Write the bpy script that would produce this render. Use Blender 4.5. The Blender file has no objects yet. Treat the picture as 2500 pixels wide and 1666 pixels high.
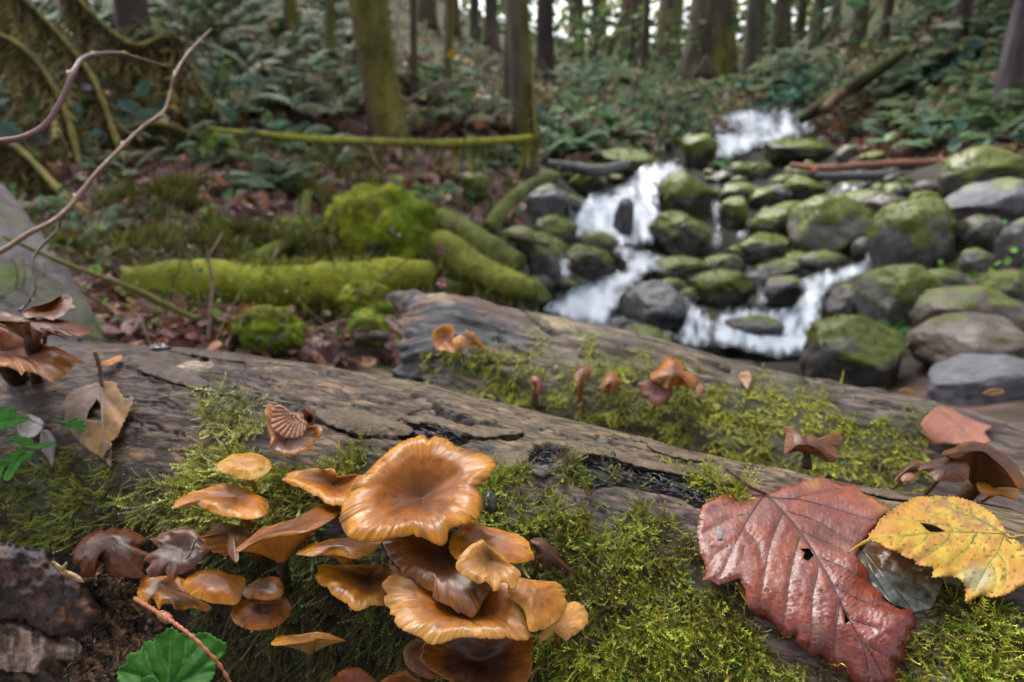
import bpy, math, random
import numpy as np
from mathutils import Vector
from mathutils.bvhtree import BVHTree
from mathutils.geometry import delaunay_2d_cdt

rng = np.random.default_rng(7)
random.seed(7)
SC = bpy.context.scene
COL = SC.collection
R_ = math.radians

# ---------------------------------------------------------------- camera
PITCH = R_(13.0)
CAM = np.array([0.0, 0.0, 1.0])
F_PX, CX, CY = 2500 * 24.0 / 36.0, 1250.0, 833.0
FWD = np.array([0.0, math.cos(PITCH), -math.sin(PITCH)])
UPV = np.array([0.0, math.sin(PITCH), math.cos(PITCH)])
RGT = np.array([1.0, 0.0, 0.0])
cd = bpy.data.cameras.new("camera")
cam = bpy.data.objects.new("camera", cd)
COL.objects.link(cam)
cam.location = CAM
cam.rotation_euler = (math.pi / 2 - PITCH, 0, 0)
cd.sensor_fit = 'HORIZONTAL'
cd.sensor_width = 36.0
cd.lens = 24.0
cd.clip_start = 0.01
cd.clip_end = 600
cd.dof.use_dof = True
cd.dof.focus_distance = 0.285
cd.dof.aperture_fstop = 11.0
SC.camera = cam

# ---------------------------------------------------------------- sky, sun, exposure
SUN_EL, SUN_AZ = 58.0, -35.0          # azimuth measured from +Y towards +X
wd = bpy.data.worlds.new("World")
SC.world = wd
wd.use_nodes = True
wt = wd.node_tree
wt.nodes.clear()
sk = wt.nodes.new('ShaderNodeTexSky')
sk.sky_type = 'NISHITA'
sk.sun_disc = False
sk.sun_elevation = R_(SUN_EL)
sk.sun_rotation = R_(SUN_AZ)
sk.air_density = 1.0
sk.dust_density = 6.0
sk.ozone_density = 1.0
hs = wt.nodes.new('ShaderNodeHueSaturation')
hs.inputs['Saturation'].default_value = 0.3
bg = wt.nodes.new('ShaderNodeBackground')
bg.inputs['Strength'].default_value = 0.15
wo = wt.nodes.new('ShaderNodeOutputWorld')
wt.links.new(sk.outputs[0], hs.inputs['Color'])
wt.links.new(hs.outputs[0], bg.inputs[0])
wt.links.new(bg.outputs[0], wo.inputs[0])
sd = bpy.data.lights.new("sun", 'SUN')
sd.energy = 1.05
sd.angle = R_(25)
sd.color = (1.0, 0.96, 0.9)
sun = bpy.data.objects.new("sun", sd)
COL.objects.link(sun)
sdir = Vector((math.sin(R_(SUN_AZ)) * math.cos(R_(SUN_EL)), math.cos(R_(SUN_AZ)) * math.cos(R_(SUN_EL)), math.sin(R_(SUN_EL))))
sun.rotation_euler = sdir.to_track_quat('Z', 'Y').to_euler()
SC.view_settings.view_transform = 'Standard'
SC.view_settings.look = 'None'
SC.view_settings.gamma = 1.0
SC.view_settings.use_curve_mapping = False
SC.view_settings.exposure = 1.68
SC.cycles.use_denoising = True
SC.cycles.max_bounces = 5
SC.cycles.diffuse_bounces = 3
SC.cycles.glossy_bounces = 2
SC.cycles.transmission_bounces = 2
SC.cycles.transparent_max_bounces = 12
SC.cycles.caustics_reflective = False
SC.cycles.caustics_refractive = False


# ---------------------------------------------------------------- maths helpers
def ray(px, py):
    px = np.asarray(px, float)
    py = np.asarray(py, float)
    return FWD + ((px - CX) / F_PX)[..., None] * RGT + ((CY - py) / F_PX)[..., None] * UPV


def P(px, py, d):
    return CAM + ray(px, py) * np.asarray(d, float)[..., None]


def proj(v):
    q = np.asarray(v) - CAM
    d = q @ FWD
    dd = np.where(np.abs(d) < 1e-6, 1e-6, d)
    return CX + F_PX * (q @ RGT) / dd, CY - F_PX * (q @ UPV) / dd, d


def nrm(v):
    v = np.asarray(v, float)
    return v / np.maximum(np.linalg.norm(v, axis=-1, keepdims=True), 1e-12)


def sst(a, b, x):
    t = np.clip((x - a) / (b - a), 0, 1)
    return t * t * (3 - 2 * t)


def _hash(i, j, k):
    h = (i * 374761393 + j * 668265263 + k * 2147483647 + 12345) & 0xFFFFFFFF
    h = ((h ^ (h >> 13)) * 1274126177) & 0xFFFFFFFF
    h = (h ^ (h >> 16)) & 0xFFFFFFFF
    return h / 4294967295.0


def vn(p):
    """value noise 0..1 for (N,3) points"""
    p = np.asarray(p, float)
    f = np.floor(p)
    i = f.astype(np.int64)
    t = p - f
    t = t * t * (3 - 2 * t)
    out = 0
    for a in (0, 1):
        wa = t[..., 0] if a else 1 - t[..., 0]
        for b in (0, 1):
            wb = t[..., 1] if b else 1 - t[..., 1]
            for c in (0, 1):
                wc = t[..., 2] if c else 1 - t[..., 2]
                out = out + wa * wb * wc * _hash(i[..., 0] + a, i[..., 1] + b, i[..., 2] + c)
    return out


def fbm(p, o=4, g=0.5):
    p = np.asarray(p, float)
    s, a, t = 0, 1.0, 0
    for k in range(o):
        s = s + a * vn(p * (2.03 ** k) + 17.3 * k)
        t += a
        a *= g
    return s / t


def v3(x, y, z=0.0):
    x, y, z = np.broadcast_arrays(np.asarray(x, float), np.asarray(y, float), np.asarray(z, float))
    return np.stack([x, y, z], -1)


def lerp(a, b, t):
    t = np.asarray(t)[..., None]
    return np.asarray(a) * (1 - t) + np.asarray(b) * t


def ramp(stops, x):
    xs = [s[0] for s in stops]
    cs = np.array([s[1] for s in stops])
    return np.stack([np.interp(x, xs, cs[:, k]) for k in range(3)], -1)


def inpoly(px, py, poly):
    poly = np.asarray(poly, float)
    ins = np.zeros(np.shape(px), bool)
    x0, y0 = poly[-1]
    for x1, y1 in poly:
        c = ((y1 > py) != (y0 > py))
        with np.errstate(divide='ignore', invalid='ignore'):
            c &= px < (x0 - x1) * (py - y1) / (y0 - y1 + 1e-12) + x1
        ins ^= c
        x0, y0 = x1, y1
    return ins


def dline(px, py, line, closed=False):
    L = np.asarray(line, float)
    if closed:
        L = np.vstack([L, L[:1]])
    best = np.full(np.shape(px), 1e9)
    for (x0, y0), (x1, y1) in zip(L[:-1], L[1:]):
        dx, dy = x1 - x0, y1 - y0
        t = np.clip(((px - x0) * dx + (py - y0) * dy) / (dx * dx + dy * dy + 1e-9), 0, 1)
        best = np.minimum(best, np.hypot(px - x0 - t * dx, py - y0 - t * dy))
    return best


def sdpoly(px, py, poly):
    d = dline(px, py, poly, True)
    return np.where(inpoly(px, py, poly), d, -d)


def catmull(pts, n, closed=False):
    p = np.asarray(pts, float)
    if closed:
        q = np.vstack([p[-1:], p, p[:2]])
        m = len(p)
    else:
        q = np.vstack([2 * p[:1] - p[1:2], p, 2 * p[-1:] - p[-2:-1]])
        m = len(p) - 1
    # arc-length sampling
    seg = np.linalg.norm(np.diff(np.vstack([p, p[:1]]) if closed else p, axis=0), axis=1)
    cum = np.concatenate([[0], np.cumsum(seg)])
    s = np.linspace(0, cum[-1], n, endpoint=not closed)
    i = np.clip(np.searchsorted(cum, s, side='right') - 1, 0, m - 1)
    t = ((s - cum[i]) / np.maximum(seg[i], 1e-9))[:, None]
    a, b, c, d = q[i], q[i + 1], q[i + 2], q[i + 3]
    return 0.5 * (2 * b + (c - a) * t + (2 * a - 5 * b + 4 * c - d) * t ** 2 + (3 * b - a - 3 * c + d) * t ** 3)


# ---------------------------------------------------------------- object helpers
def tag(o, label=None, cat=None, group=None, kind=None):
    if label: o["label"] = label
    if cat: o["category"] = cat
    if group: o["group"] = group
    if kind: o["kind"] = kind
    return o


def empty(name, loc, label=None, cat=None, group=None):
    o = bpy.data.objects.new(name, None)
    o.empty_display_size = 0.02
    COL.objects.link(o)
    o.location = [float(x) for x in loc]
    tag(o, label, cat, group)
    return o


def mk(name, v, faces, mat, col=None, parent=None, smooth=True, vec=None, link=True):
    """one mesh object from numpy arrays; world-space verts are kept when it gets a parent"""
    v = np.asarray(v, float)
    if parent is not None:
        v = v - np.array(parent_origin(parent))
    if not isinstance(faces, list):
        faces = [faces]
    faces = [np.asarray(f, np.int64) for f in faces if len(f)]
    me = bpy.data.meshes.new(name)
    me.vertices.add(len(v))
    me.vertices.foreach_set('co', v.ravel())
    nl = sum(f.size for f in faces)
    npoly = sum(len(f) for f in faces)
    me.loops.add(nl)
    me.loops.foreach_set('vertex_index', np.concatenate([f.ravel() for f in faces]).astype(np.int32))
    me.polygons.add(npoly)
    st = np.concatenate([np.full(len(f), f.shape[1]) for f in faces])
    me.polygons.foreach_set('loop_start', np.concatenate([[0], np.cumsum(st)[:-1]]).astype(np.int32))
    me.update(calc_edges=True)
    me.validate()
    me.polygons.foreach_set('use_smooth', np.full(len(me.polygons), bool(smooth)))
    if col is not None:
        col = np.asarray(col, float)
        if col.ndim == 1:
            col = np.tile(col, (len(v), 1))
        a = me.attributes.new('col', 'FLOAT_COLOR', 'POINT')
        a.data.foreach_set('color', np.concatenate([np.clip(col, 0, 1), np.ones((len(v), 1))], 1).ravel().astype(np.float32))
    if vec is not None:
        a = me.attributes.new('lc', 'FLOAT_VECTOR', 'POINT')
        a.data.foreach_set('vector', np.asarray(vec, float).ravel().astype(np.float32))
    me.materials.append(mat)
    o = bpy.data.objects.new(name, me)
    if link:
        COL.objects.link(o)
    if parent is not None:
        o.parent = parent
    return o


def parent_origin(p):
    x = np.array(p.location)
    while p.parent is not None:
        p = p.parent
        x = x + np.array(p.location)
    return x


def copy_tree(o, parent=None):
    c = o.copy()
    COL.objects.link(c)
    if parent is not None:
        c.parent = parent
    for ch in list(o.children):
        copy_tree(ch, c)
    return c


def gridfaces(nu, nv, wrap=False):
    i = np.arange(nu - 1)[:, None] * nv
    j = np.arange(nv if wrap else nv - 1)[None, :]
    j2 = (j + 1) % nv
    return np.stack([i + j, i + j2, i + nv + j2, i + nv + j], -1).reshape(-1, 4)


def tube(pts, rad, seg=10, lump=0.0, freq=1.0, squash=None):
    """swept tube: verts, faces, (s, ang)"""
    p = np.asarray(pts, float)
    n = len(p)
    rad = np.broadcast_to(np.asarray(rad, float), (n,))
    t = nrm(np.gradient(p, axis=0))
    a = np.array([0, 0, 1.0]) if abs(t[0][2]) < 0.9 else np.array([1.0, 0, 0])
    u = nrm(np.cross(t[0], a))
    U = []
    for k in range(n):
        u = u - t[k] * (u @ t[k])
        u = u / np.linalg.norm(u)
        U.append(u)
    U = np.array(U)
    W = np.cross(t, U)
    th = np.linspace(0, 2 * math.pi, seg, endpoint=False)
    dirs = U[:, None, :] * np.cos(th)[None, :, None] + W[:, None, :] * np.sin(th)[None, :, None]
    rr = np.tile(rad[:, None], (1, seg))
    if lump:
        q = p[:, None, :] + dirs * rad[:, None, None]
        rr = rr * (1 + lump * (fbm(q * freq, 3) - 0.5) * 2)
    v = (p[:, None, :] + dirs * rr[..., None]).reshape(-1, 3)
    f = gridfaces(n, seg, True)
    v = np.vstack([v, p[0] , p[-1]])
    c0, c1 = n * seg, n * seg + 1
    j = np.arange(seg)
    tri = np.vstack([np.stack([np.full(seg, c0), (j + 1) % seg, j], 1),
                     np.stack([np.full(seg, c1), (n - 1) * seg + j, (n - 1) * seg + (j + 1) % seg], 1)])
    s = np.concatenate([np.repeat(np.linspace(0, 1, n), seg), [0, 1]])
    return v, [f, tri], s


def merge(parts):
    """[(v, faces(list), col)] -> one"""
    V, F3, F4, C, o = [], [], [], [], 0
    for v, f, c in parts:
        f = f if isinstance(f, list) else [f]
        for g in f:
            g = np.asarray(g)
            if len(g):
                (F3 if g.shape[1] == 3 else F4).append(g + o)
        V.append(v)
        c = np.asarray(c, float)
        C.append(np.tile(c, (len(v), 1)) if c.ndim == 1 else c)
        o += len(v)
    fs = []
    if F4: fs.append(np.vstack(F4))
    if F3: fs.append(np.vstack(F3))
    return np.vstack(V), fs, np.vstack(C)


def frames(t, n):
    """orthonormal frames: columns x=t, y=side, z=n' """
    t = nrm(t)
    s = nrm(np.cross(n, t))
    z = np.cross(t, s)
    return np.stack([t, s, z], -1)


def scatter(protos, pos, frm, scl, col, tipgain=None):
    """instances of small protos baked in one mesh; protos: list of (v, tri, shade[V])"""
    n = len(pos)
    which = rng.integers(0, len(protos), n)
    V, T, C, o = [], [], [], 0
    for k, (pv, pt, ps) in enumerate(protos):
        m = np.where(which == k)[0]
        if not len(m): continue
        w = np.einsum('nij,vj->nvi', frm[m], pv) * np.asarray(scl)[m][:, None, None] + pos[m][:, None, :]
        V.append(w.reshape(-1, 3))
        T.append((pt[None] + (np.arange(len(m)) * len(pv))[:, None, None] + o).reshape(-1, 3))
        C.append((col[m][:, None, :] * ps[None, :, None]).reshape(-1, 3))
        o += len(m) * len(pv)
    return np.vstack(V), np.vstack(T), np.vstack(C)


def tri2d(poly, sp, holes=(), jit=0.25):
    """triangulated filled polygon in pixel space"""
    poly = np.asarray(poly, float)
    x0, y0 = poly.min(0)
    x1, y1 = poly.max(0)
    gx, gy = np.meshgrid(np.arange(x0, x1, sp), np.arange(y0, y1, sp))
    g = np.stack([gx.ravel(), gy.ravel()], 1) + rng.uniform(-jit, jit, (gx.size, 2)) * sp
    ok = inpoly(g[:, 0], g[:, 1], poly) & (dline(g[:, 0], g[:, 1], poly, True) > sp * 0.5)
    for h in holes:
        ok &= ~inpoly(g[:, 0], g[:, 1], h) & (dline(g[:, 0], g[:, 1], h, True) > sp * 0.4)
    g = g[ok]
    pts = [poly] + [np.asarray(h, float) for h in holes] + [g]
    E, o = [], 0
    for lp in pts[:-1]:
        m = len(lp)
        E += [(o + i, o + (i + 1) % m) for i in range(m)]
        o += m
    allp = np.vstack(pts)
    r = delaunay_2d_cdt([Vector((a, b)) for a, b in allp], E, [], 0, 1e-4)
    v = np.array([(a.x, a.y) for a in r[0]])
    f = np.array([t for t in r[2] if len(t) == 3])
    c = v[f].mean(1)
    ok = inpoly(c[:, 0], c[:, 1], poly)
    for h in holes:
        ok &= ~inpoly(c[:, 0], c[:, 1], h)
    return v, f[ok][:, ::-1]


def resample(poly, step, closed=True):
    p = np.asarray(poly, float)
    q = np.vstack([p, p[:1]]) if closed else p
    L = np.linalg.norm(np.diff(q, axis=0), axis=1).sum()
    return catmull(p, max(8, int(L / step)), closed)


def serrate(poly, step, amp, dbl=0.0):
    q = resample(poly, step)
    t = nrm(np.roll(q, -1, 0) - np.roll(q, 1, 0))
    n = np.stack([t[:, 1], -t[:, 0]], 1)
    k = np.arange(len(q))
    a = np.where(k % 2 == 0, 1.0, -1.0) * amp * rng.uniform(0.4, 1.3, len(q))
    a = a + dbl * np.sin(k * 2 * math.pi / 9.0)
    return q + n * a[:, None]


# ---------------------------------------------------------------- materials
def vmat(name, rough=0.5, var=0.25, nscale=60.0, bump=0.3, bdist=0.001, bscale=None, spec=0.5, coat=0.0, coat_r=0.2,
         trans=0.0, sss=0.0, vec='obj', stretch=(1, 1, 1), vor=0.0, vscale=300.0, rvar=0.15, vcol=0.0, detail=6.0, sheen=0.0):
    m = bpy.data.materials.new(name)
    m.use_nodes = True
    nt = m.node_tree
    N, L = nt.nodes, nt.links
    N.clear()
    out = N.new('ShaderNodeOutputMaterial')
    bs = N.new('ShaderNodeBsdfPrincipled')
    at = N.new('ShaderNodeAttribute')
    at.attribute_name = 'col'
    if vec == 'lc':
        tc = N.new('ShaderNodeAttribute')
        tc.attribute_name = 'lc'
        vo = tc.outputs['Vector']
    else:
        tc = N.new('ShaderNodeTexCoord')
        vo = tc.outputs['Object']
    mp = N.new('ShaderNodeMapping')
    mp.inputs['Scale'].default_value = stretch
    L.new(vo, mp.inputs[0])
    nz = N.new('ShaderNodeTexNoise')
    nz.inputs['Scale'].default_value = nscale
    nz.inputs['Detail'].default_value = detail
    nz.inputs['Roughness'].default_value = 0.65
    L.new(mp.outputs[0], nz.inputs['Vector'])
    mr = N.new('ShaderNodeMapRange')
    mr.inputs['From Min'].default_value = 0.3
    mr.inputs['From Max'].default_value = 0.7
    mr.inputs['To Min'].default_value = 1 - var
    mr.inputs['To Max'].default_value = 1 + var
    L.new(nz.outputs[0], mr.inputs[0])
    mx = N.new('ShaderNodeVectorMath')
    mx.operation = 'SCALE'
    L.new(at.outputs['Color'], mx.inputs[0])
    L.new(mr.outputs[0], mx.inputs['Scale'])
    L.new(mx.outputs[0], bs.inputs['Base Color'])
    rr = N.new('ShaderNodeMapRange')
    rr.inputs['From Min'].default_value = 0.3
    rr.inputs['From Max'].default_value = 0.7
    rr.inputs['To Min'].default_value = max(0.02, rough - rvar)
    rr.inputs['To Max'].default_value = min(1, rough + rvar)
    nz2 = N.new('ShaderNodeTexNoise')
    nz2.inputs['Scale'].default_value = nscale * 0.37
    nz2.inputs['Detail'].default_value = 3
    L.new(mp.outputs[0], nz2.inputs['Vector'])
    L.new(nz2.outputs[0], rr.inputs[0])
    L.new(rr.outputs[0], bs.inputs['Roughness'])
    bs.inputs['Specular IOR Level'].default_value = spec
    bs.inputs['Coat Weight'].default_value = coat
    bs.inputs['Coat Roughness'].default_value = coat_r
    if sss:
        bs.inputs['Subsurface Weight'].default_value = sss
        bs.inputs['Subsurface Radius'].default_value = (1.0, 0.45, 0.15)
        bs.inputs['Subsurface Scale'].default_value = 0.004
    if bump:
        bn = N.new('ShaderNodeTexNoise')
        bn.inputs['Scale'].default_value = bscale or nscale * 1.7
        bn.inputs['Detail'].default_value = detail
        bn.inputs['Roughness'].default_value = 0.6
        L.new(mp.outputs[0], bn.inputs['Vector'])
        b = N.new('ShaderNodeBump')
        b.inputs['Strength'].default_value = bump
        b.inputs['Distance'].default_value = bdist
        h = bn.outputs[0]
        if vor:
            vv = N.new('ShaderNodeTexVoronoi')
            vv.feature = 'DISTANCE_TO_EDGE'
            vv.inputs['Scale'].default_value = vscale
            dn = N.new('ShaderNodeVectorMath')
            dn.operation = 'MULTIPLY_ADD'
            dn.inputs[1].default_value = (0.6 / vscale,) * 3
            L.new(bn.outputs['Color'], dn.inputs[0])
            L.new(mp.outputs[0], dn.inputs[2])
            L.new(dn.outputs[0], vv.inputs['Vector'])
            mn = N.new('ShaderNodeMath')
            mn.operation = 'MINIMUM'
            mn.inputs[1].default_value = 0.25
            L.new(vv.outputs['Distance'], mn.inputs[0])
            ml = N.new('ShaderNodeMath')
            ml.operation = 'MULTIPLY_ADD'
            ml.inputs[1].default_value = vor * 4
            L.new(mn.outputs[0], ml.inputs[0])
            if vcol:
                vm = N.new('ShaderNodeMapRange')
                vm.inputs['From Min'].default_value = 0.0
                vm.inputs['From Max'].default_value = 0.12
                vm.inputs['To Min'].default_value = 1 - vcol
                vm.inputs['To Max'].default_value = 1.0
                L.new(mn.outputs[0], vm.inputs[0])
                mz = N.new('ShaderNodeVectorMath')
                mz.operation = 'SCALE'
                L.new(mx.outputs[0], mz.inputs[0])
                L.new(vm.outputs[0], mz.inputs['Scale'])
                L.new(mz.outputs[0], bs.inputs['Base Color'])
            L.new(bn.outputs[0], ml.inputs[2])
            h = ml.outputs[0]
        L.new(h, b.inputs['Height'])
        L.new(b.outputs[0], bs.inputs['Normal'])
        if coat:
            L.new(b.outputs[0], bs.inputs['Coat Normal'])
    if trans:
        tr = N.new('ShaderNodeBsdfTranslucent')
        L.new(mx.outputs[0], tr.inputs[0])
        ms = N.new('ShaderNodeMixShader')
        ms.inputs[0].default_value = trans
        L.new(bs.outputs[0], ms.inputs[1])
        L.new(tr.outputs[0], ms.inputs[2])
        L.new(ms.outputs[0], out.inputs[0])
    else:
        L.new(bs.outputs[0], out.inputs[0])
    return m


M = {}
M['bark'] = vmat('wet_bark', 0.58, 0.5, 300, 1.0, 0.0016, 420, spec=0.32, vec='lc', stretch=(0.32, 1, 1), rvar=0.2, detail=9, vor=0.3, vscale=170, vcol=0.6)
M['bark2'] = vmat('old_bark', 0.58, 0.5, 140, 1.0, 0.003, 200, spec=0.3, vec='lc', stretch=(0.3, 1, 1), vor=0.25, vscale=90, vcol=0.5, rvar=0.2, detail=8)
M['fibre'] = vmat('dark_fibre', 0.32, 0.3, 900, 0.3, 0.0003, spec=0.6)
M['cap'] = vmat('wet_mushroom_skin', 0.38, 0.2, 1.5, 0.25, 0.0006, 2.2, spec=0.22, coat=0.22, coat_r=0.07, sss=0.22, rvar=0.16, vec='lc', detail=7)
M['gill'] = vmat('mushroom_gill', 0.5, 0.15, 300, 0.15, 0.0004, 500, spec=0.35, sss=0.1)
M['stem'] = vmat('mushroom_stem', 0.5, 0.25, 300, 0.4, 0.0006, 400, spec=0.35)
M['moss'] = vmat('moss', 0.55, 0.2, 400, 0, spec=0.35, trans=0.25)
M['redleaf'] = vmat('wet_red_leaf', 0.32, 0.25, 130, 0.4, 0.0005, 800, spec=0.5, coat=0.3, coat_r=0.13, vor=0.10, vscale=620, rvar=0.1, vcol=0.2)
M['yelleaf'] = vmat('yellow_leaf', 0.42, 0.16, 160, 0.45, 0.0006, 800, spec=0.45, vor=0.35, vscale=520, trans=0.1)
M['dryleaf'] = vmat('brown_leaf', 0.5, 0.2, 140, 0.4, 0.0008, 400, spec=0.4, trans=0.1)
M['slime'] = vmat('rotten_wet_leaf', 0.3, 0.25, 150, 0.5, 0.0010, 220, spec=0.6, coat=0.3, coat_r=0.15)
M['green'] = vmat('green_leaf', 0.5, 0.2, 200, 0.5, 0.001, 320, spec=0.2, trans=0.15)
M['rot'] = vmat('rotten_wood', 0.6, 0.45, 200, 1.0, 0.002, 320, spec=0.35, detail=10)
M['twig'] = vmat('twig_bark', 0.45, 0.25, 300, 0.3, 0.0006, spec=0.45)
M['soil'] = vmat('forest_soil', 0.85, 0.45, 9, 0.8, 0.03, 14, spec=0.25, detail=10)
M['rock'] = vmat('wet_boulder', 0.48, 0.35, 7, 0.7, 0.025, 14, spec=0.45, detail=9, rvar=0.2)
M['mossclump'] = vmat('moss_cover', 0.9, 0.4, 24, 1.0, 0.02, 40, spec=0.15, detail=9)
M['water'] = vmat('white_water', 0.35, 0.1, 6, 0.5, 0.03, 12, spec=0.5, stretch=(1, 0.4, 0.4))


def foam_material():
    m = M['water'].copy()
    m.name = 'foaming_water'
    nt = m.node_tree
    N, L = nt.nodes, nt.links
    out = [n for n in N if n.type == 'OUTPUT_MATERIAL'][0]
    bs = [n for n in N if n.type == 'BSDF_PRINCIPLED'][0]
    at = N.new('ShaderNodeAttribute')
    at.attribute_name = 'lc'
    sx = N.new('ShaderNodeSeparateXYZ')
    L.new(at.outputs['Vector'], sx.inputs[0])
    tr = N.new('ShaderNodeBsdfTransparent')
    tr.inputs[0].default_value = (0.80, 0.86, 0.88, 1)
    gl = N.new('ShaderNodeBsdfGlossy')
    gl.inputs['Roughness'].default_value = 0.15
    fr = N.new('ShaderNodeFresnel')
    fr.inputs['IOR'].default_value = 1.33
    m1 = N.new('ShaderNodeMixShader')
    L.new(fr.outputs[0], m1.inputs[0])
    L.new(tr.outputs[0], m1.inputs[1])
    L.new(gl.outputs[0], m1.inputs[2])
    m2 = N.new('ShaderNodeMixShader')
    L.new(sx.outputs[0], m2.inputs[0])
    L.new(m1.outputs[0], m2.inputs[1])
    L.new(bs.outputs[0], m2.inputs[2])
    L.new(m2.outputs[0], out.inputs[0])
    return m


M['foam'] = foam_material()
M['foliage'] = vmat('foliage', 0.6, 0.25, 3, 0, spec=0.2, trans=0.3)
M['litter'] = vmat('fallen_leaf', 0.5, 0.3, 20, 0, spec=0.4, trans=0.1)
M['trunk'] = vmat('tree_bark', 0.8, 0.55, 4.0, 1.0, 0.05, 6, spec=0.25, stretch=(1, 1, 0.25), detail=9)
M['branch'] = vmat('mossy_branch_bark', 0.85, 0.35, 30, 0.8, 0.01, 50, spec=0.2, detail=8)
# ---------------------------------------------------------------- terrain
GP = [  # px, py, depth of ground seen there
    (400, 830, 1.30), (100, 830, 1.25), (-300, 850, 1.2), (700, 830, 1.45), (850, 860, 1.6),
    (300, 700, 1.8), (-200, 650, 1.8), (650, 760, 1.9), (950, 760, 2.3),
    (300, 600, 2.5), (-200, 520, 2.5), (700, 620, 2.8), (1050, 650, 3.0),
    (300, 450, 3.5), (-300, 380, 3.5), (800, 480, 3.7), (1100, 520, 4.2),
    (300, 330, 4.5), (700, 370, 4.8), (1000, 360, 5.4), (-400, 200, 5.0),
    (300, 180, 6.2), (700, 230, 6.8), (1000, 290, 7.0), (1250, 330, 8.0),
    (300, 30, 8.3), (-500, 0, 8.0), (700, 90, 9.5), (950, 170, 11.0), (1150, 220, 12.5),
    (300, -160, 12), (700, -60, 14), (-700, -300, 13), (950, 60, 16), (1150, 150, 19),
    (1350, 190, 21), (1500, 205, 23), (1700, 205, 24), (1900, 200, 22), (1300, 130, 32), (1600, 140, 38), (1900, 130, 36),
    (700, -250, 26), (300, -500, 26),
    (1700, 860, 3.7), (1500, 760, 4.2), (1900, 870, 3.5), (1350, 760, 4.2), (1500, 690, 5.0), (1800, 740, 4.6), (2050, 700, 5.0),
    (1300, 690, 4.6), (1250, 600, 4.9), (1450, 610, 6.0), (1800, 620, 6.0), (2100, 640, 5.6), (1250, 500, 6.2),
    (1550, 500, 7.2), (1800, 510, 7.2), (2050, 500, 7.3), (1600, 410, 9.0), (1850, 430, 8.8), (2100, 440, 8.6), (1300, 420, 8.2),
    (1700, 370, 11.5), (1950, 380, 10.5), (1850, 290, 14.5), (1700, 300, 14.0), (1500, 350, 10.5), (1850, 255, 17),
    (2000, 260, 15), (2150, 330, 11), (2300, 420, 7.5), (2250, 480, 6.4), (2450, 480, 5.8), (2300, 620, 4.8), (2450, 640, 4.3),
    (2300, 760, 3.7), (2450, 780, 3.3), (2200, 880, 3.2), (2450, 880, 2.7), (2400, 960, 2.3), (2800, 880, 2.4), (2100, 930, 2.8),
    (2300, 300, 9.0), (2480, 330, 7.6), (2250, 170, 11.5), (2450, 150, 9.8), (2100, 150, 15), (2300, -30, 14), (2550, -80, 11.5),
    (2200, -250, 20), (2700, -350, 15), (3000, 300, 6.5), (3000, 0, 9), (2050, 40, 22),
]
gp = np.array(GP)
gxyz = P(gp[:, 0], gp[:, 1], gp[:, 2])
extra = np.array([(0, -1.5, 0.55), (-2, -1, 0.6), (2, -1, 0.45), (0, 0.3, 0.58), (-1, 0.4, 0.62), (1, 0.4, 0.45), (0.3, 0.8, 0.52), (1.2, 1.2, 0.4),
                  (-60, 60, 25), (60, 60, 22), (0, 110, 12), (-60, 0, 8), (60, 0, 10), (-30, -10, 4), (30, -10, 4), (-8, 0, 1.6), (8, 0, 1.7),
                  (-90, 120, 30), (90, 120, 28), (30, 110, 16), (-30, 110, 20), (0, -12, 1.0)])
gxyz = np.vstack([gxyz, extra])


def ker(a, b):
    return np.sqrt(((a[:, None] - b[None]) ** 2).sum(-1) + 0.02)


_A = ker(gxyz[:, :2], gxyz[:, :2]) + np.eye(len(gxyz)) * 0.05
_W = np.linalg.solve(_A, gxyz[:, 2])


def ground_z(xy):
    xy = np.asarray(xy, float)
    out = np.zeros(len(xy))
    for i in range(0, len(xy), 20000):
        out[i:i + 20000] = ker(xy[i:i + 20000], gxyz[:, :2]) @ _W
    return out


STREAM = [(1290, 760), (1250, 690), (1290, 590), (1330, 500), (1420, 440), (1530, 385), (1660, 330), (1720, 265), (1980, 255), (2010, 330),
          (1900, 390), (2150, 420), (2260, 480), (2150, 560), (2200, 700), (2150, 880), (1700, 900)]
ny, nx = 280, 240
ys = np.concatenate([np.linspace(-6, 0.2, 20), np.geomspace(0.25, 130, ny - 20)])
us = np.linspace(-1.7, 1.7, nx)
gx = us[None, :] * (np.maximum(ys, 0) + 3.0)[:, None]
gy = np.tile(ys[:, None], (1, nx))
gv = np.stack([gx.ravel(), gy.ravel(), np.zeros(gx.size)], 1)
gv[:, 2] = ground_z(gv[:, :2])
tpx, tpy, td = proj(gv)
instream = np.where(td > 0.5, sst(-25, 45, sdpoly(tpx, tpy, STREAM)), 0) * (gv[:, 1] < 20)
amp = 0.05 + 0.02 * np.clip(gv[:, 1], 0, 12)
gv[:, 2] += (fbm(gv * v3(1.3, 1.3, 0), 4) - 0.5) * amp * 1.6 * sst(0.9, 2.0, gv[:, 1]) + (fbm(gv * v3(6, 6, 0), 3) - 0.5) * 0.06 * sst(0.9, 2, gv[:, 1])
gv[:, 2] -= 0.16 * instream
n1 = fbm(gv * v3(1.1, 1.1, 1.1) + 5, 4)
n2 = fbm(gv * v3(5, 5, 5) + 9, 3)
tc = lerp((0.07, 0.047, 0.04), (0.15, 0.095, 0.08), sst(0.35, 0.65, n2))
tc = lerp(tc, (0.085, 0.095, 0.022), sst(0.48, 0.6, n1) * 0.9)
tc = lerp(tc, (0.06, 0.068, 0.03), sst(7, 16, gv[:, 1]) * 0.7)
tc = lerp(tc, (0.03, 0.026, 0.02), np.where(td > 0.5, sst(-160, -20, sdpoly(tpx, tpy, STREAM)), 0) * (gv[:, 1] < 20))
tc = lerp(tc, lerp((0.014, 0.013, 0.012), (0.03, 0.035, 0.012), sst(.5, .6, n2)), instream)
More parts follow.
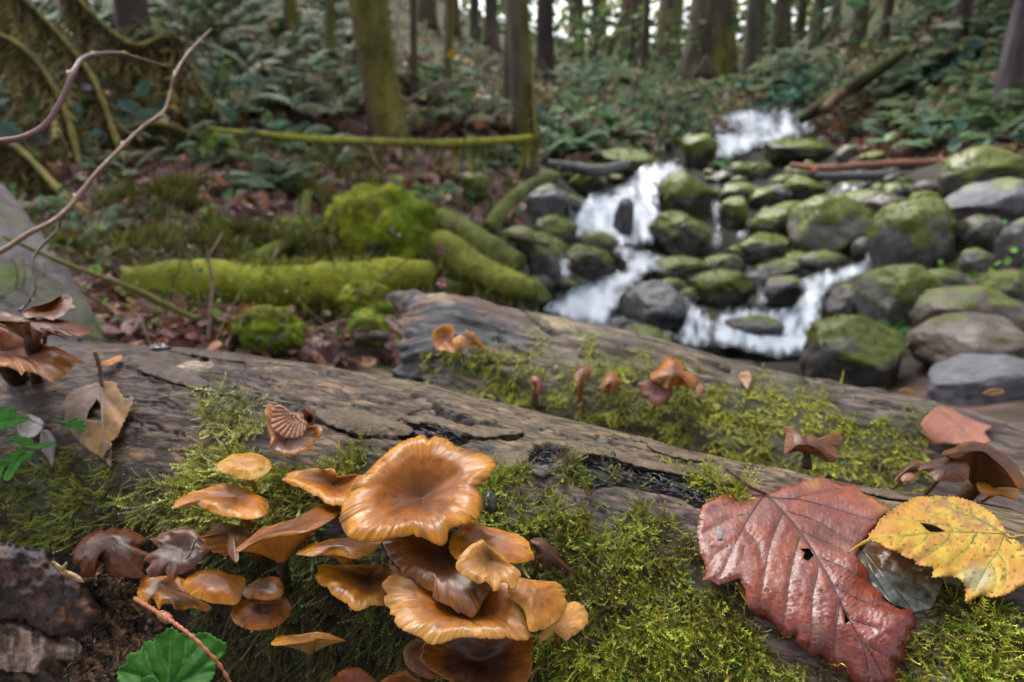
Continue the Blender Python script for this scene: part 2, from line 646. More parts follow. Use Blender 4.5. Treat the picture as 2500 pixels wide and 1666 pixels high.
ground = mk('ground', gv, gridfaces(ny, nx), M['soil'], tc)
tag(ground, 'dark forest floor of soil, litter and moss rising from the stream', 'ground', kind='structure')
GBVH = BVHTree.FromPolygons([tuple(a) for a in gv], gridfaces(ny, nx).tolist())


def ghit(px, py):
    r = Vector(ray(px, py)).normalized()
    h = GBVH.ray_cast(Vector(CAM), r, 400)
    if h[0] is None:
        return None
    return np.array(h[0]), np.array(h[1])


def gdepth(px, py, default=8.0):
    h = ghit(px, py)
    return default if h is None else float((h[0] - CAM) @ FWD)


def on_ground(x, y):
    h = GBVH.ray_cast(Vector((x, y, 80)), Vector((0, 0, -1)), 200)
    return None if h[0] is None else (np.array(h[0]), np.array(h[1]))


# ---------------------------------------------------------------- the two big logs
def log_surface(sil, dfun, rfun, n_in, n_out, phi_vis, n_vis, n_back, pxa, pxb, curv=0.0):
    """tube whose upper outline follows the traced line; returns grid verts + (s, phi, radius)"""
    sil = np.array(sil, float)
    px = np.concatenate([np.linspace(pxa, 0, n_out, endpoint=False) if pxa < 0 else np.linspace(pxa, pxa + 1, 2)[:1],
                         np.linspace(max(pxa, 0) + (0 if pxa < 0 else 1), 2500, n_in), np.linspace(2500, pxb, n_out + 1)[1:]])
    cs = catmull(sil, 900)
    py = np.interp(px, cs[:, 0], cs[:, 1])
    k = np.ones(41) / 41
    pyp = np.concatenate([np.full(20, py[0]), py, np.full(20, py[-1])])
    py = 0.5 * py + 0.5 * np.convolve(pyp, k, 'valid')
    d = dfun(px)
    T = P(px, py, d)
    c = np.poly1d
    # smooth tangent
    tg = nrm(np.gradient(T, axis=0))
    kk = np.ones(61) / 61
    for j in range(3):
        a = np.concatenate([np.full(30, tg[0, j]), tg[:, j], np.full(30, tg[-1, j])])
        tg[:, j] = np.convolve(a, kk, 'valid')
    tg = nrm(tg)
    vw = nrm(T - CAM)
    n = nrm(np.cross(tg, vw))
    n = n * np.sign(n[:, 2:3])
    r = rfun(px)
    C = T - n * r[:, None]
    b = np.cross(tg, n)
    b = b * np.sign(np.einsum('ij,ij->i', b, CAM - C))[:, None]   # towards the camera
    ph = np.concatenate([np.linspace(-0.35, phi_vis, n_vis, endpoint=False), np.linspace(phi_vis, 2 * math.pi - 0.35, n_back, endpoint=False)])
    dirs = n[:, None, :] * np.cos(ph)[None, :, None] + b[:, None, :] * np.sin(ph)[None, :, None]
    v = C[:, None, :] + dirs * r[:, None, None]
    s = np.concatenate([[0], np.cumsum(np.linalg.norm(np.diff(C, axis=0), axis=1))])
    return v, dirs, s, ph, r, C


def soft(px, py, polys, w=25, nz=0.0, q=None):
    m = np.zeros(np.shape(px))
    for pl in polys:
        d = sdpoly(px, py, pl)
        if q is not None:
            d = d + nz * (q - 0.5) * 2
        m = np.maximum(m, sst(-w, w, d))
    return m


# ---- front log
SIL1 = [(-500, 890), (-200, 862), (0, 848), (200, 838), (380, 846), (470, 848), (640, 868), (900, 915), (1100, 955), (1300, 1005),
        (1500, 1050), (1700, 1105), (1900, 1145), (2100, 1185), (2300, 1212), (2500, 1250), (2900, 1340)]
d1 = lambda px: 1 / (1.62 + 0.00044 * px)
r1 = lambda px: 0.118 + 0.004 * np.sin(px / 300.0)
v1, dir1, s1, ph1, rr1, C1 = log_surface(SIL1, d1, r1, 720, 16, 1.95, 220, 24, -450, 2880)
nu1, nv1 = v1.shape[:2]
V1 = v1.reshape(-1, 3)
D1 = dir1.reshape(-1, 3)
lc1 = np.stack([np.tile(s1[:, None], (1, nv1)), np.tile((ph1 * 0.118)[None], (nu1, 1)), np.zeros((nu1, nv1))], -1).reshape(-1, 3)
qx, qy, qd = proj(V1)
face = (np.einsum('ij,ij->i', D1, nrm(CAM - V1)) > -0.05)
big = fbm(lc1 * v3(9, 22, 1), 3)
fine = fbm(lc1 * v3(45, 170, 1) + 3, 4)
ragg = fbm(lc1 * v3(60, 60, 1) + 8, 4)

PITS1 = [
    [(950, 1050), (985, 1036), (1020, 1030), (1050, 1031), (1090, 1046), (1145, 1062), (1150, 1078), (1135, 1086), (1100, 1086), (1060, 1072), (1000, 1064)],
    [(1285, 1112), (1305, 1088), (1345, 1080), (1384, 1094), (1378, 1112), (1352, 1130), (1325, 1140), (1296, 1134)],
    [(1406, 1120), (1435, 1106), (1500, 1117), (1560, 1136), (1625, 1148), (1700, 1164), (1775, 1180), (1765, 1200), (1745, 1232), (1705, 1234),
     (1620, 1206), (1560, 1192), (1490, 1186), (1440, 1192), (1385, 1172), (1400, 1160), (1450, 1150)],
    [(1630, 1068), (1700, 1092), (1800, 1115), (1900, 1132), (1985, 1142), (2075, 1152), (2060, 1164), (1960, 1153), (1850, 1135), (1740, 1110), (1650, 1082)],
    [(1060, 978), (1075, 990), (1100, 1012), (1160, 1020), (1140, 1026), (1085, 1016), (1070, 998)],
]
CRACKS1 = [
    ([(395, 846), (445, 860), (505, 871)], 5, 0.004), ([(340, 915), (390, 925), (440, 940), (500, 952)], 3.5, 0.003),
    ([(340, 928), (400, 936), (480, 960)], 2.5, 0.002), ([(315, 982), (360, 980), (410, 986)], 2.5, 0.002), ([(300, 1040), (325, 1030), (350, 1042)], 3, 0.002),
    ([(765, 1025), (800, 1035), (830, 1050), (880, 1066), (940, 1066), (1000, 1068)], 5, 0.004),
    ([(840, 1010), (870, 1016), (900, 1018)], 2.5, 0.002), ([(950, 1046), (980, 1020), (1010, 1003), (1045, 995), (1075, 1010)], 3, 0.003),
    ([(1000, 962), (1050, 968), (1065, 980), (1100, 1000), (1150, 1020), (1215, 1028)], 4, 0.003),
    ([(1145, 1062), (1200, 1070), (1245, 1066), (1275, 1054)], 6, 0.004),
    ([(1200, 1140), (1225, 1150), (1245, 1155)], 3, 0.002), ([(1320, 1040), (1370, 1052), (1400, 1060)], 3, 0.002),
    ([(1600, 1095), (1650, 1108), (1700, 1118)], 3, 0.002), ([(1180, 990), (1260, 1010), (1310, 1020)], 1.8, 0.0015),
    ([(1400, 1020), (1480, 1040), (1560, 1064)], 2, 0.0015), ([(1450, 1060), (1540, 1088), (1600, 1100)], 2, 0.0015),
    ([(1840, 1180), (1900, 1186), (1960, 1196)], 2, 0.0015), ([(2090, 1190), (2150, 1200), (2230, 1216), (2280, 1222)], 3, 0.002),
    ([(2160, 1180), (2240, 1195), (2330, 1214)], 2, 0.0015), ([(560, 880), (640, 895), (700, 905)], 2.5, 0.002),
    ([(700, 930), (770, 945), (820, 960)], 2.5, 0.002), ([(640, 975), (690, 985), (740, 990)], 2.5, 0.002),
    ([(870, 960), (950, 980), (1010, 985)], 2, 0.0015), ([(1520, 1250), (1560, 1262), (1600, 1268)], 2.5, 0.0015),
]
_rc = np.random.default_rng(3)
for _ in range(75):
    x_ = _rc.uniform(280, 2350)
    y_ = np.interp(x_, [p[0] for p in SIL1], [p[1] for p in SIL1]) + _rc.uniform(10, 210)
    L_ = _rc.uniform(35, 150)
    sl_ = .19 + _rc.normal(0, .05)
    xs_ = x_ + np.linspace(0, 1, 6) * L_
    CRACKS1.append((list(zip(xs_, y_ + (xs_ - x_) * sl_ + np.cumsum(_rc.normal(0, 2.5, 6)))), _rc.uniform(1.6, 3.0), _rc.uniform(.0015, .0035)))
MOSS1 = [
    [(1180, 1290), (1215, 1200), (1240, 1235), (1300, 1262), (1400, 1240), (1480, 1290), (1500, 1265), (1555, 1235), (1640, 1290), (1700, 1350),
     (1712, 1420), (1800, 1470), (1860, 1560), (1930, 1720), (1280, 1720), (1300, 1560), (1330, 1480), (1300, 1400), (1230, 1330)],
    [(490, 925), (545, 925), (575, 950), (640, 990), (652, 1050), (560, 1080), (500, 1100), (450, 1150), (380, 1200), (345, 1245), (400, 1275), (480, 1290),
     (560, 1310), (760, 1290), (860, 1180), (880, 1110), (820, 1120), (790, 1140), (700, 1165), (560, 1090), (500, 1030), (480, 960)],
    [(560, 1100), (720, 1150), (860, 1160), (930, 1100), (905, 1090), (830, 1105), (760, 1150), (640, 1270), (480, 1290), (400, 1250), (420, 1190), (500, 1130)],
    [(-400, 1180), (0, 1130), (120, 1115), (200, 1105), (265, 1110), (300, 1140), (235, 1190), (215, 1290), (180, 1340), (60, 1330), (-400, 1340)],
    [(2280, 1480), (2330, 1440), (2420, 1455), (2560, 1500), (2700, 1700), (2350, 1720), (2300, 1590)],
    [(1690, 1180), (1730, 1164), (1790, 1172), (1822, 1190), (1800, 1214), (1750, 1215), (1700, 1204)],
    [(1360, 1140), (1385, 1105), (1412, 1140), (1420, 1165), (1380, 1190), (1350, 1160)], [(1440, 1130), (1480, 1134), (1530, 1160), (1560, 1190), (1490, 1180)],
    [(1160, 1185), (1200, 1165), (1255, 1140), (1300, 1130), (1290, 1160), (1240, 1190), (1200, 1210), (1250, 1230), (1190, 1260), (1165, 1220)],
]
DARKMOSS1 = [[(380, 1480), (560, 1450), (700, 1400), (900, 1480), (1050, 1560), (1320, 1540), (1330, 1720), (330, 1720), (520, 1560)],
             [(690, 1320), (960, 1330), (1010, 1490), (800, 1500), (680, 1440)], [(330, 1160), (620, 1280), (720, 1300), (700, 1420), (560, 1420), (420, 1310), (330, 1290)]]
THIN1 = [[(1190, 1200), (1420, 1110), (1480, 1250), (1560, 1230), (1640, 1290), (1300, 1280)], [(260, 1150), (380, 1180), (330, 1320), (200, 1330)],
         [(1900, 1640), (2300, 1540), (2320, 1720), (1900, 1720)], [(860, 1075), (960, 1090), (900, 1110)]]


def near(px, py, polys):
    d = np.full(np.shape(px), -1e9)
    for pl in polys:
        d = np.maximum(d, sdpoly(px, py, pl))
    return d


pit1 = sst(-6, 5, near(qx, qy, PITS1) + (ragg - 0.5) * 34) * face
moss1 = sst(-22, 22, near(qx, qy, MOSS1) + (ragg - 0.5) * 70) * face
dm1 = sst(-35, 35, near(qx, qy, DARKMOSS1) + (ragg - 0.5) * 70) * face
crk = np.zeros(len(V1))
cdep = np.zeros(len(V1))
wob = (fbm(lc1 * v3(140, 140, 1), 3) - 0.5) * 22
for ln, w, dp in CRACKS1:
    x0, y0 = np.min(ln, 0) - 30
    x1, y1 = np.max(ln, 0) + 30
    m = (qx > x0) & (qx < x1) & (qy > y0) & (qy < y1) & face
    if not m.any(): continue
    dd = dline(qx[m], qy[m] + wob[m], ln)
    c = 1 - sst(w * 0.25, w, dd)
    crk[m] = np.maximum(crk[m], c)
    cdep[m] = np.maximum(cdep[m], c * dp)
# long grain fissures
gr = 1 - np.abs(fbm(lc1 * v3(16, 150, 1) + 31, 3) * 2 - 1)
fis = sst(0.955, 0.99, gr) * sst(0.5, 0.62, fbm(lc1 * v3(14, 30, 1) + 77, 2))
gr3 = 1 - np.abs(fbm(lc1 * v3(24, 260, 1) + 41, 3) * 2 - 1)
fis = np.maximum(fis, sst(0.95, 0.99, gr3) * sst(0.48, 0.6, fbm(lc1 * v3(20, 40, 1) + 47, 2)) * 0.8)
disp = (big - 0.5) * 0.006 + (fine - 0.5) * 0.0026 - cdep - fis * 0.0012 - pit1 * 0.0045 + moss1 * 0.0015
# rotten hollow at the lower left, behind the broken wood
V1d = V1 + D1 * disp[:, None]
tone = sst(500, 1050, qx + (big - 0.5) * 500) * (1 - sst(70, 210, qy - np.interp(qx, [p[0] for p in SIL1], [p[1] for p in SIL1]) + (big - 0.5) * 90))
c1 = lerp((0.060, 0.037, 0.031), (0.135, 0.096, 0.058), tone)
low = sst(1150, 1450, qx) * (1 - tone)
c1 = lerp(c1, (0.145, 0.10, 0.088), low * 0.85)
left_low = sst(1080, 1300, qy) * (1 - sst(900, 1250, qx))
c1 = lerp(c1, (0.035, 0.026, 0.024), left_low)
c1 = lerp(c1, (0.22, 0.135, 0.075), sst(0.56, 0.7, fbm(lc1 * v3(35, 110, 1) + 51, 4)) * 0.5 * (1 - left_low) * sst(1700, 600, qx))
c1 = lerp(c1, (0.34, 0.27, 0.18), soft(qx, qy, [[(425, 900), (440, 888), (475, 884), (512, 878), (505, 890), (470, 905), (445, 912)]], 10, 18, ragg) * face)
fine3 = fbm(lc1 * v3(110, 300, 1) + 23, 4)
c1 = c1 * (0.62 + 0.76 * fine)[:, None] * (0.45 + 1.1 * sst(0.25, 0.7, fine3))[:, None]
spots = sst(0.68, 0.76, fbm(lc1 * v3(75, 95, 1) + 91, 2)) * sst(900, 1200, qx)
c1 = lerp(c1, (0.05, 0.05, 0.052), spots * 0.7)
c1 = lerp(c1, (0.018, 0.015, 0.014), np.maximum(crk, fis * 0.8))
c1 = lerp(c1, (0.022, 0.016, 0.017), pit1)
c1 = lerp(c1, (0.045, 0.05, 0.014), moss1 * 0.8)
c1 = lerp(c1, (0.022, 0.022, 0.012), dm1 * 0.9)
f1 = gridfaces(nu1, nv1, True)
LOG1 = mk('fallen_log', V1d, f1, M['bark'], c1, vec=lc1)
tag(LOG1, 'large wet fallen log in front with orange mushrooms and cracked grey bark', 'log')
BVH1 = BVHTree.FromPolygons([tuple(a) for a in V1d], f1.tolist())

# ---- second log behind it
SIL2 = [(930, 742), (945, 728), (975, 722), (1020, 716), (1090, 714), (1150, 722), (1200, 736), (1300, 766), (1450, 800), (1600, 830), (1800, 880), (2000, 930),
        (2200, 970), (2400, 1015), (2500, 1037), (2900, 1130)]
d2 = lambda px: 1 / (0.71 + 0.00036 * px)
r2 = lambda px: 0.128 - 0.03 * (1 - sst(935, 1010, px)) + 0.003 * np.sin(px / 170.0)
v2, dir2, s2, ph2, rr2, C2 = log_surface(SIL2, d2, r2, 420, 24, 1.9, 130, 30, 968, 2880)
nu2, nv2 = v2.shape[:2]
V2 = v2.reshape(-1, 3)
D2 = dir2.reshape(-1, 3)
lc2 = np.stack([np.tile(s2[:, None], (1, nv2)), np.tile((ph2 * 0.128)[None], (nu2, 1)), np.ones((nu2, nv2))], -1).reshape(-1, 3)
qx2, qy2, qd2 = proj(V2)
face2 = (np.einsum('ij,ij->i', D2, nrm(CAM - V2)) > -0.05)
big2 = fbm(lc2 * v3(7, 18, 1) + 2, 3)
fine2 = fbm(lc2 * v3(26, 110, 1) + 6, 4)
rag2 = fbm(lc2 * v3(40, 40, 1) + 8, 4)
MOSS2 = [[(1010, 862), (1100, 850), (1200, 842), (1300, 862), (1380, 868), (1440, 850), (1500, 838), (1560, 870), (1620, 900), (1700, 935), (1780, 930), (1850, 905),
          (1930, 925), (2000, 960), (2080, 1000), (2150, 1040), (2200, 1100), (2240, 1180), (2100, 1190), (1900, 1130), (1700, 1080), (1500, 1040), (1300, 1000), (1100, 950), (1000, 905)],
         [(2180, 990), (2300, 1000), (2290, 1010), (2240, 1080), (2262, 1110), (2220, 1120), (2170, 1040)], [(1220, 810), (1260, 800), (1280, 812), (1240, 828)],
         [(1270, 760), (1300, 764), (1300, 790), (1285, 800)], [(1760, 865), (1830, 880), (1850, 888), (1780, 878)], [(1960, 912), (2030, 930), (2010, 945), (1960, 930)],
         [(2120, 975), (2200, 985), (2280, 1010), (2200, 1010)]]
moss2 = sst(-25, 25, near(qx2, qy2, MOSS2) + (rag2 - 0.5) * 170 - 14) * face2
gr2 = 1 - np.abs(fbm(lc2 * v3(8, 80, 1) + 31, 3) * 2 - 1)
fis2 = sst(0.95, 0.99, gr2) * sst(0.45, 0.6, fbm(lc2 * v3(9, 20, 1) + 71, 2))
crk2 = np.zeros(len(V2))
for ln, w in [([(1280, 765), (1300, 790), (1340, 808)], 9), ([(2290, 985), (2360, 998), (2440, 1018), (2500, 1028)], 9), ([(2090, 975), (2150, 990), (2230, 1000)], 5),
              ([(1380, 858), (1420, 866), (1440, 872)], 9), ([(1700, 880), (1740, 890), (1780, 905)], 4), ([(1120, 850), (1180, 862), (1240, 860)], 4)]:
    crk2 = np.maximum(crk2, (1 - sst(w * 0.3, w, dline(qx2, qy2 + (rag2 - 0.5) * 24, ln))) * face2)
endd = s2.repeat(nv2)
blue_pre = (1 - sst(1180, 1340, qx2))
rough_end = np.exp(-endd / 0.03)
disp2 = (big2 - 0.5) * 0.014 + (fine2 - 0.5) * 0.007 - fis2 * 0.003 - crk2 * 0.006 + moss2 * 0.002
disp2 = disp2 - blue_pre * sst(.5, .62, fbm(lc2 * v3(10, 60, 1) + 67, 3)) * 0.006
V2d = V2 + D2 * disp2[:, None]
ax2 = nrm(C2[30] - C2[0])
_px0, _py0, _pd0 = proj(V2d[:nv2])
_pxa, _, _ = proj(V2d[:nv2] + ax2 * 0.01)
_sh = np.clip((958 - _px0) / np.maximum((_pxa - _px0) / 0.01, 50), -0.03, 0.25)
V2d = V2d + ax2 * (np.tile(_sh, nu2) * np.clip(1 - endd / 0.45, 0, 1))[:, None]
V2d += ax2 * (rough_end * (rag2 - 0.42) * 0.14)[:, None]
V2d -= D2 * (np.exp(-endd / 0.05) * sst(.45, .65, fbm(lc2 * v3(14, 30, 1) + 61, 3)) * 0.022)[:, None]
blue = (1 - sst(1180, 1340, qx2 + (qy2 - 760) * 0.7 + (rag2 - 0.5) * 120))
c2 = lerp((0.135, 0.104, 0.072), (0.11, 0.08, 0.07), sst(1500, 2100, qx2))
c2 = lerp(c2, (0.060, 0.060, 0.072), blue)
c2 = lerp(c2, (0.13, 0.075, 0.06), blue * sst(0.44, 0.56, fbm(lc2 * v3(12, 45, 1) + 13, 3)))
c2 = c2 * (0.6 + 0.8 * fine2)[:, None] * (0.45 + 1.1 * sst(0.28, 0.7, fbm(lc2 * v3(26, 200, 1) + 29, 4)))[:, None]
c2 = lerp(c2, (0.02, 0.018, 0.018), np.maximum(crk2, fis2 * 0.8))
c2 = lerp(c2, (0.06, 0.065, 0.022), moss2 * 0.75)
c2 = lerp(c2, (0.30, 0.21, 0.12), np.exp(-endd / 0.012) * sst(.42, .58, rag2) * 0.9)
c2 = lerp(c2, (0.36, 0.27, 0.17), soft(qx2, qy2, [[(1040, 708), (1095, 708), (1092, 728), (1046, 724)], [(1310, 770), (1380, 788), (1400, 800), (1330, 800)]], 8, 10, rag2) * face2)
f2 = gridfaces(nu2, nv2, True)
# broken end face
ec = V2d[:nv2].mean(0) + ax2 * 0.035
er = [V2d[:nv2] * (1 - k) + ec * k for k in np.linspace(0, 1, 7)[1:]]
ev = np.vstack(er)
ev = ev + ax2 * ((fbm(ev * 60, 3) - 0.5) * 0.05)[:, None]
nb = len(V2d)
ringidx = np.concatenate([np.arange(nv2)[None], nb + np.arange(6 * nv2).reshape(6, nv2)])
ef = []
for k in range(6):
    a, b = ringidx[k], ringidx[k + 1]
    ef.append(np.stack([a, b, np.roll(b, -1), np.roll(a, -1)], 1))
V2a = np.vstack([V2d, ev])
c2a = np.vstack([c2, np.array((0.2, 0.13, 0.08)) * (0.3 + 1.2 * fbm(ev * 90, 3))[:, None]])
lc2a = np.vstack([lc2, ev])
LOG2 = mk('fallen_log', V2a, [f2, np.vstack(ef)], M['bark2'], c2a, vec=lc2a)
tag(LOG2, 'second fallen log behind, broken at its left end, with a mossy side facing the camera', 'log')
BVH2 = BVHTree.FromPolygons([tuple(a) for a in V2d], f2.tolist())


def hit(bvh, px, py):
    h = bvh.ray_cast(Vector(CAM), Vector(ray(px, py)).normalized(), 10)
    if h[0] is None:
        return None
    p, n = np.array(h[0]), np.array(h[1])
    if n @ (CAM - p) < 0:
        n = -n
    return p, n


def hdepth(bvh, px, py, default=0.33):
    h = hit(bvh, px, py)
    return default if h is None else float((h[0] - CAM) @ FWD)
# ---------------------------------------------------------------- mushrooms
OR = dict(c=(0.10, 0.033, 0.008), m=(0.28, 0.084, 0.003), r=(0.52, 0.205, 0.006), g=(0.46, 0.18, 0.006))      # orange
TAN = dict(c=(0.13, 0.055, 0.018), m=(0.30, 0.125, 0.02), r=(0.44, 0.20, 0.035), g=(0.46, 0.22, 0.04))     # tan
PALE = dict(c=(0.34, 0.13, 0.01), m=(0.45, 0.20, 0.014), r=(0.56, 0.33, 0.08), g=(0.55, 0.30, 0.05))
BRN = dict(c=(0.050, 0.019, 0.007), m=(0.10, 0.031, 0.006), r=(0.21, 0.066, 0.006), g=(0.28, 0.095, 0.015))    # brown
PUR = dict(c=(0.048, 0.019, 0.013), m=(0.072, 0.024, 0.012), r=(0.13, 0.036, 0.010), g=(0.22, 0.08, 0.015))     # purple brown
RUST = dict(c=(0.085, 0.027, 0.007), m=(0.18, 0.051, 0.005), r=(0.32, 0.105, 0.007), g=(0.42, 0.15, 0.014))
DARK = dict(c=(0.06, 0.022, 0.015), m=(0.10, 0.032, 0.018), r=(0.16, 0.055, 0.022), g=(0.10, 0.035, 0.015))
PROF = {
    'funnel': [(0, -.30), (.12, -.25), (.35, -.13), (.6, .0), (.8, .05), (.92, .035), (1, 0)],
    'shallow': [(0, -.05), (.15, -.02), (.4, .05), (.65, .08), (.85, .06), (1, 0)],
    'dome': [(0, .22), (.3, .205), (.55, .16), (.8, .085), (.93, .03), (1, 0)],
    'cush': [(0, .20), (.12, .22), (.35, .24), (.6, .19), (.82, .10), (.95, .03), (1, 0)],
    'flat': [(0, .0), (.4, .03), (.8, .04), (1, 0)],
    'cup': [(0, -.42), (.15, -.38), (.4, -.24), (.7, -.07), (.9, .0), (1, 0)],
    'drape': [(0, .42), (.3, .40), (.6, .30), (.85, .12), (1, 0)],
    'plate': [(0, -.02), (.5, 0), (1, 0)],
}
MUSH = 'orange mushrooms on the fallen logs'
NTH, NR = 168, 17


def cap(label, out, cen, pal, prof='shallow', tilt=10, roll=0, off=0.02, depth=None, bvh=None, ruff=0.03, lob=5, gd=0.3, stem=0.1, stemcol=None,
        base=None, stri=1.0, thick=0.014, seed=0, apex=None, nofoot=False, group=MUSH, cat='mushroom', name='mushroom', rimdark=0.0, matk='cap', nst=58, fold=None, nth=NTH, nr=NR):
    bvh = bvh or BVH1
    out = np.array(out, float)
    cx, cy = cen
    if depth is None:
        depth = hdepth(bvh, cx, cy) - off
    n = nrm(np.array([math.tan(R_(roll)), -math.tan(R_(tilt)), 1.0]))
    O = P(cx, cy, depth)
    o2 = catmull(out, nth, True)
    ang = np.linspace(0, 2 * math.pi, nth, endpoint=False)
    r3 = ray(o2[:, 0], o2[:, 1])
    den = r3 @ n
    den = np.minimum(den, -0.14)
    t = ((O - CAM) @ n) / den
    t = np.clip(t, depth * 0.72, depth * 1.35)
    rim = CAM + r3 * t[:, None]
    Rm = np.mean(np.linalg.norm(rim - O, axis=1))
    # true azimuth of rim points in the cap plane
    e1 = nrm(np.cross(n, [0, 1, 0.001]))
    e2 = np.cross(n, e1)
    w = rim - O
    pr = np.array(PROF[prof])
    rr = np.concatenate([np.linspace(0, 0.7, nr - 9, endpoint=False), np.linspace(0.7, 1, 9)])
    h = np.interp(rr, pr[:, 0], pr[:, 1])
    k = np.ones(3) / 3
    h[1:-1] = np.convolve(h, k, 'valid')
    # centre such that the displaced middle stays where it was traced
    Oc = CAM + ray(cx, cy) * (((O - CAM) @ n + h[0] * Rm * -1 * 0 ) / (ray(cx, cy) @ n))
    den_c = ray(cx, cy) @ n
    tcen = np.clip(((O + n * h[0] * Rm - CAM) @ n) / min(den_c, -0.14), depth * 0.8, depth * 1.25)
    Oc = CAM + ray(cx, cy) * tcen - n * h[0] * Rm
    ph = seed * 1.7
    sa = ang + 0.25 * np.sin(2 * ang + ph)
    ru = np.sin(lob * sa + ph) * 0.6 + np.sin((lob * 2 + 1) * sa + 2.1 * ph) * 0.3 + (fbm(v3(np.cos(ang) * 2 + seed, np.sin(ang) * 2, seed * 3.1), 3) - 0.5)
    st_ph = fbm(v3(np.cos(ang) * 6 + seed, np.sin(ang) * 6, 2.0), 3) * 9
    stn = fbm(v3(np.cos(ang) * nst * .36, np.sin(ang) * nst * .36, seed + .5), 3)
    stw = np.clip((stn - .5) * 5.2, -1, 1)
    stri = stri * 1.15
    stw2 = np.sin(nst * 1.9 * ang - st_ph * 1.3 + 1.0)
    edge = 1 + 0.018 * (fbm(v3(np.cos(ang) * 22, np.sin(ang) * 22, seed), 3) - 0.5) * 2 + 0.006 * stw + 0.012 * (fbm(v3(np.cos(ang) * 55, np.sin(ang) * 55, seed + 3.), 2) - 0.5) - 0.03 * sst(.66, .74, fbm(v3(np.cos(ang) * 9, np.sin(ang) * 9, seed + 40.), 2))
    rim = Oc + (rim - Oc) * edge[:, None]
    v = np.zeros((nr, nth, 3))
    RR, AA = np.meshgrid(rr, ang, indexing='ij')
    hh = h[:, None] + ruff * ru[None] * sst(0.5, 1.0, RR) * RR
    lumps = (fbm(v3(RR * np.cos(AA) * 3 + seed * 5, RR * np.sin(AA) * 3, seed), 3) - 0.5) * 0.07 * (1 - 0.6 * sst(.8, 1, RR))
    hh = hh + lumps
    hh = hh + stri * (stw * 0.7 + stw2 * 0.3)[None] * 0.0062 * sst(0.62, 0.92, RR)
    win = max(5, int(nth * .22)) | 1
    kw = np.hanning(win + 2)[1:-1]
    kw /= kw.sum()
    dv = rim - Oc
    dpad = np.concatenate([dv[-(win // 2):], dv, dv[:win // 2]])
    dsm = np.stack([np.convolve(dpad[:, j], kw, 'valid') for j in range(3)], 1)
    bl = (sst(0.4, 1.0, RR))[..., None]
    v = Oc + (dsm[None] * (1 - bl) + dv[None] * bl) * RR[..., None] + n * (hh * Rm)[..., None]
    nz = fbm(v3(RR * np.cos(AA) * 2.2 + seed * 3, RR * np.sin(AA) * 2.2, seed * 2 + 1), 4)
    nzf = fbm(v3(RR * np.cos(AA) * 9 + seed * 3, RR * np.sin(AA) * 9, seed * 2 + 1), 3)
    rc = np.clip(RR + (nz - 0.5) * 0.55, 0, 1)
    col = ramp([(0, pal['c']), (.28, lerp(pal['c'], pal['m'], .35)), (.62, pal['m']), (.84, lerp(pal['m'], pal['r'], .6)), (1, pal['r'])], rc)
    sm = (0.5 + 0.5 * stw)[None] * sst(0.66, 0.95, RR) * stri
    col = col * (1 - 0.30 * sm * (0.5 + nzf))[..., None]
    col = col * (0.66 + 0.68 * nzf)[..., None]
    # bruised patches and a thin dark line at the edge
    sp_k = sst(.74, .80, fbm(v3(RR * np.cos(AA) * 14 + seed, RR * np.sin(AA) * 14 + 9, 3.0), 2))
    col = lerp(col, np.array((.03, .018, .012)), sp_k * .6)
    br = sst(0.60, 0.72, fbm(v3(RR * np.cos(AA) * 3 + seed, RR * np.sin(AA) * 3 + 4, 5.0), 3)) * 0.6
    col = lerp(col, np.array(pal['c']) * 0.8, br)
    if rimdark:
        col = lerp(col, np.array(pal['c']) * 0.6, rimdark * sst(0.93, 1.0, RR) * (0.4 + nzf))
    # lower side
    er = [(-thick * 0.5, 1.004), (-thick, 0.99)]
    vt = v[-1]
    ex = np.stack([Oc + (vt - Oc) * s_ + n * a_ * Rm for a_, s_ in er])
    vtop = np.vstack([v.reshape(-1, 3), ex.reshape(-1, 3)])
    ctop = np.vstack([col.reshape(-1, 3), np.tile(col[-1], (2, 1))])
    root = empty(name, Oc, label, cat, group)
    lcv = np.concatenate([np.stack([np.cos(AA) * 11 + seed * 3, np.sin(AA) * 11, RR * 1.5 + seed], -1).reshape(-1, 3), np.tile(np.stack([np.cos(ang) * 11 + seed * 3, np.sin(ang) * 11, np.full(nth, 1.5 + seed)], -1), (2, 1))])
    mk('cap', vtop, gridfaces(nr + 2, nth, True)[:, ::-1], M[matk], ctop, root, vec=lcv)
    A = Oc - n * (gd + max(0, -h[0]) * 0.6) * Rm if apex is None else P(apex[0], apex[1], apex[2] or depth)
    ng = 9
    q = np.linspace(0, 1, ng)
    srad = stem * Rm
    adir = nrm(w - np.outer(w @ n, n))
    Aring = A + adir * srad
    hu = np.interp(1 - q, rr, h)
    gv_ = []
    rid = np.abs(((nst * 0.9 * ang / (2 * math.pi)) % 1) * 2 - 1)
    for i_, qq in enumerate(q):
        e_ = 1 - (1 - qq) ** 1.0
        p_ = ex[-1] * (1 - e_) + Aring * e_
        sag = (math.sin(math.pi * qq) * 0.10) * Rm
        p_ = p_ + n * (hh[-1] * 0 + sag)[..., None] if False else p_ + n * sag
        # stay below the skin
        rim_r = 1 - qq
        bq = sst(0.4, 1.0, np.array(rim_r))
        topz = Oc + (dsm * (1 - bq) + dv * bq) * rim_r + n * ((np.interp(rim_r, rr, h) + ruff * ru * rim_r * sst(.35, 1, rim_r)) * Rm)[:, None]
        over = np.einsum('ij,j->i', p_ - topz, n) + thick * Rm
        p_ = p_ - n * np.maximum(over, 0)[:, None]
        p_ = p_ + n * (rid * 0.022 * Rm * math.sin(math.pi * min(1, qq * 1.1 + 0.03)))[:, None]
        gv_.append(p_)
    gvv = np.stack(gv_)
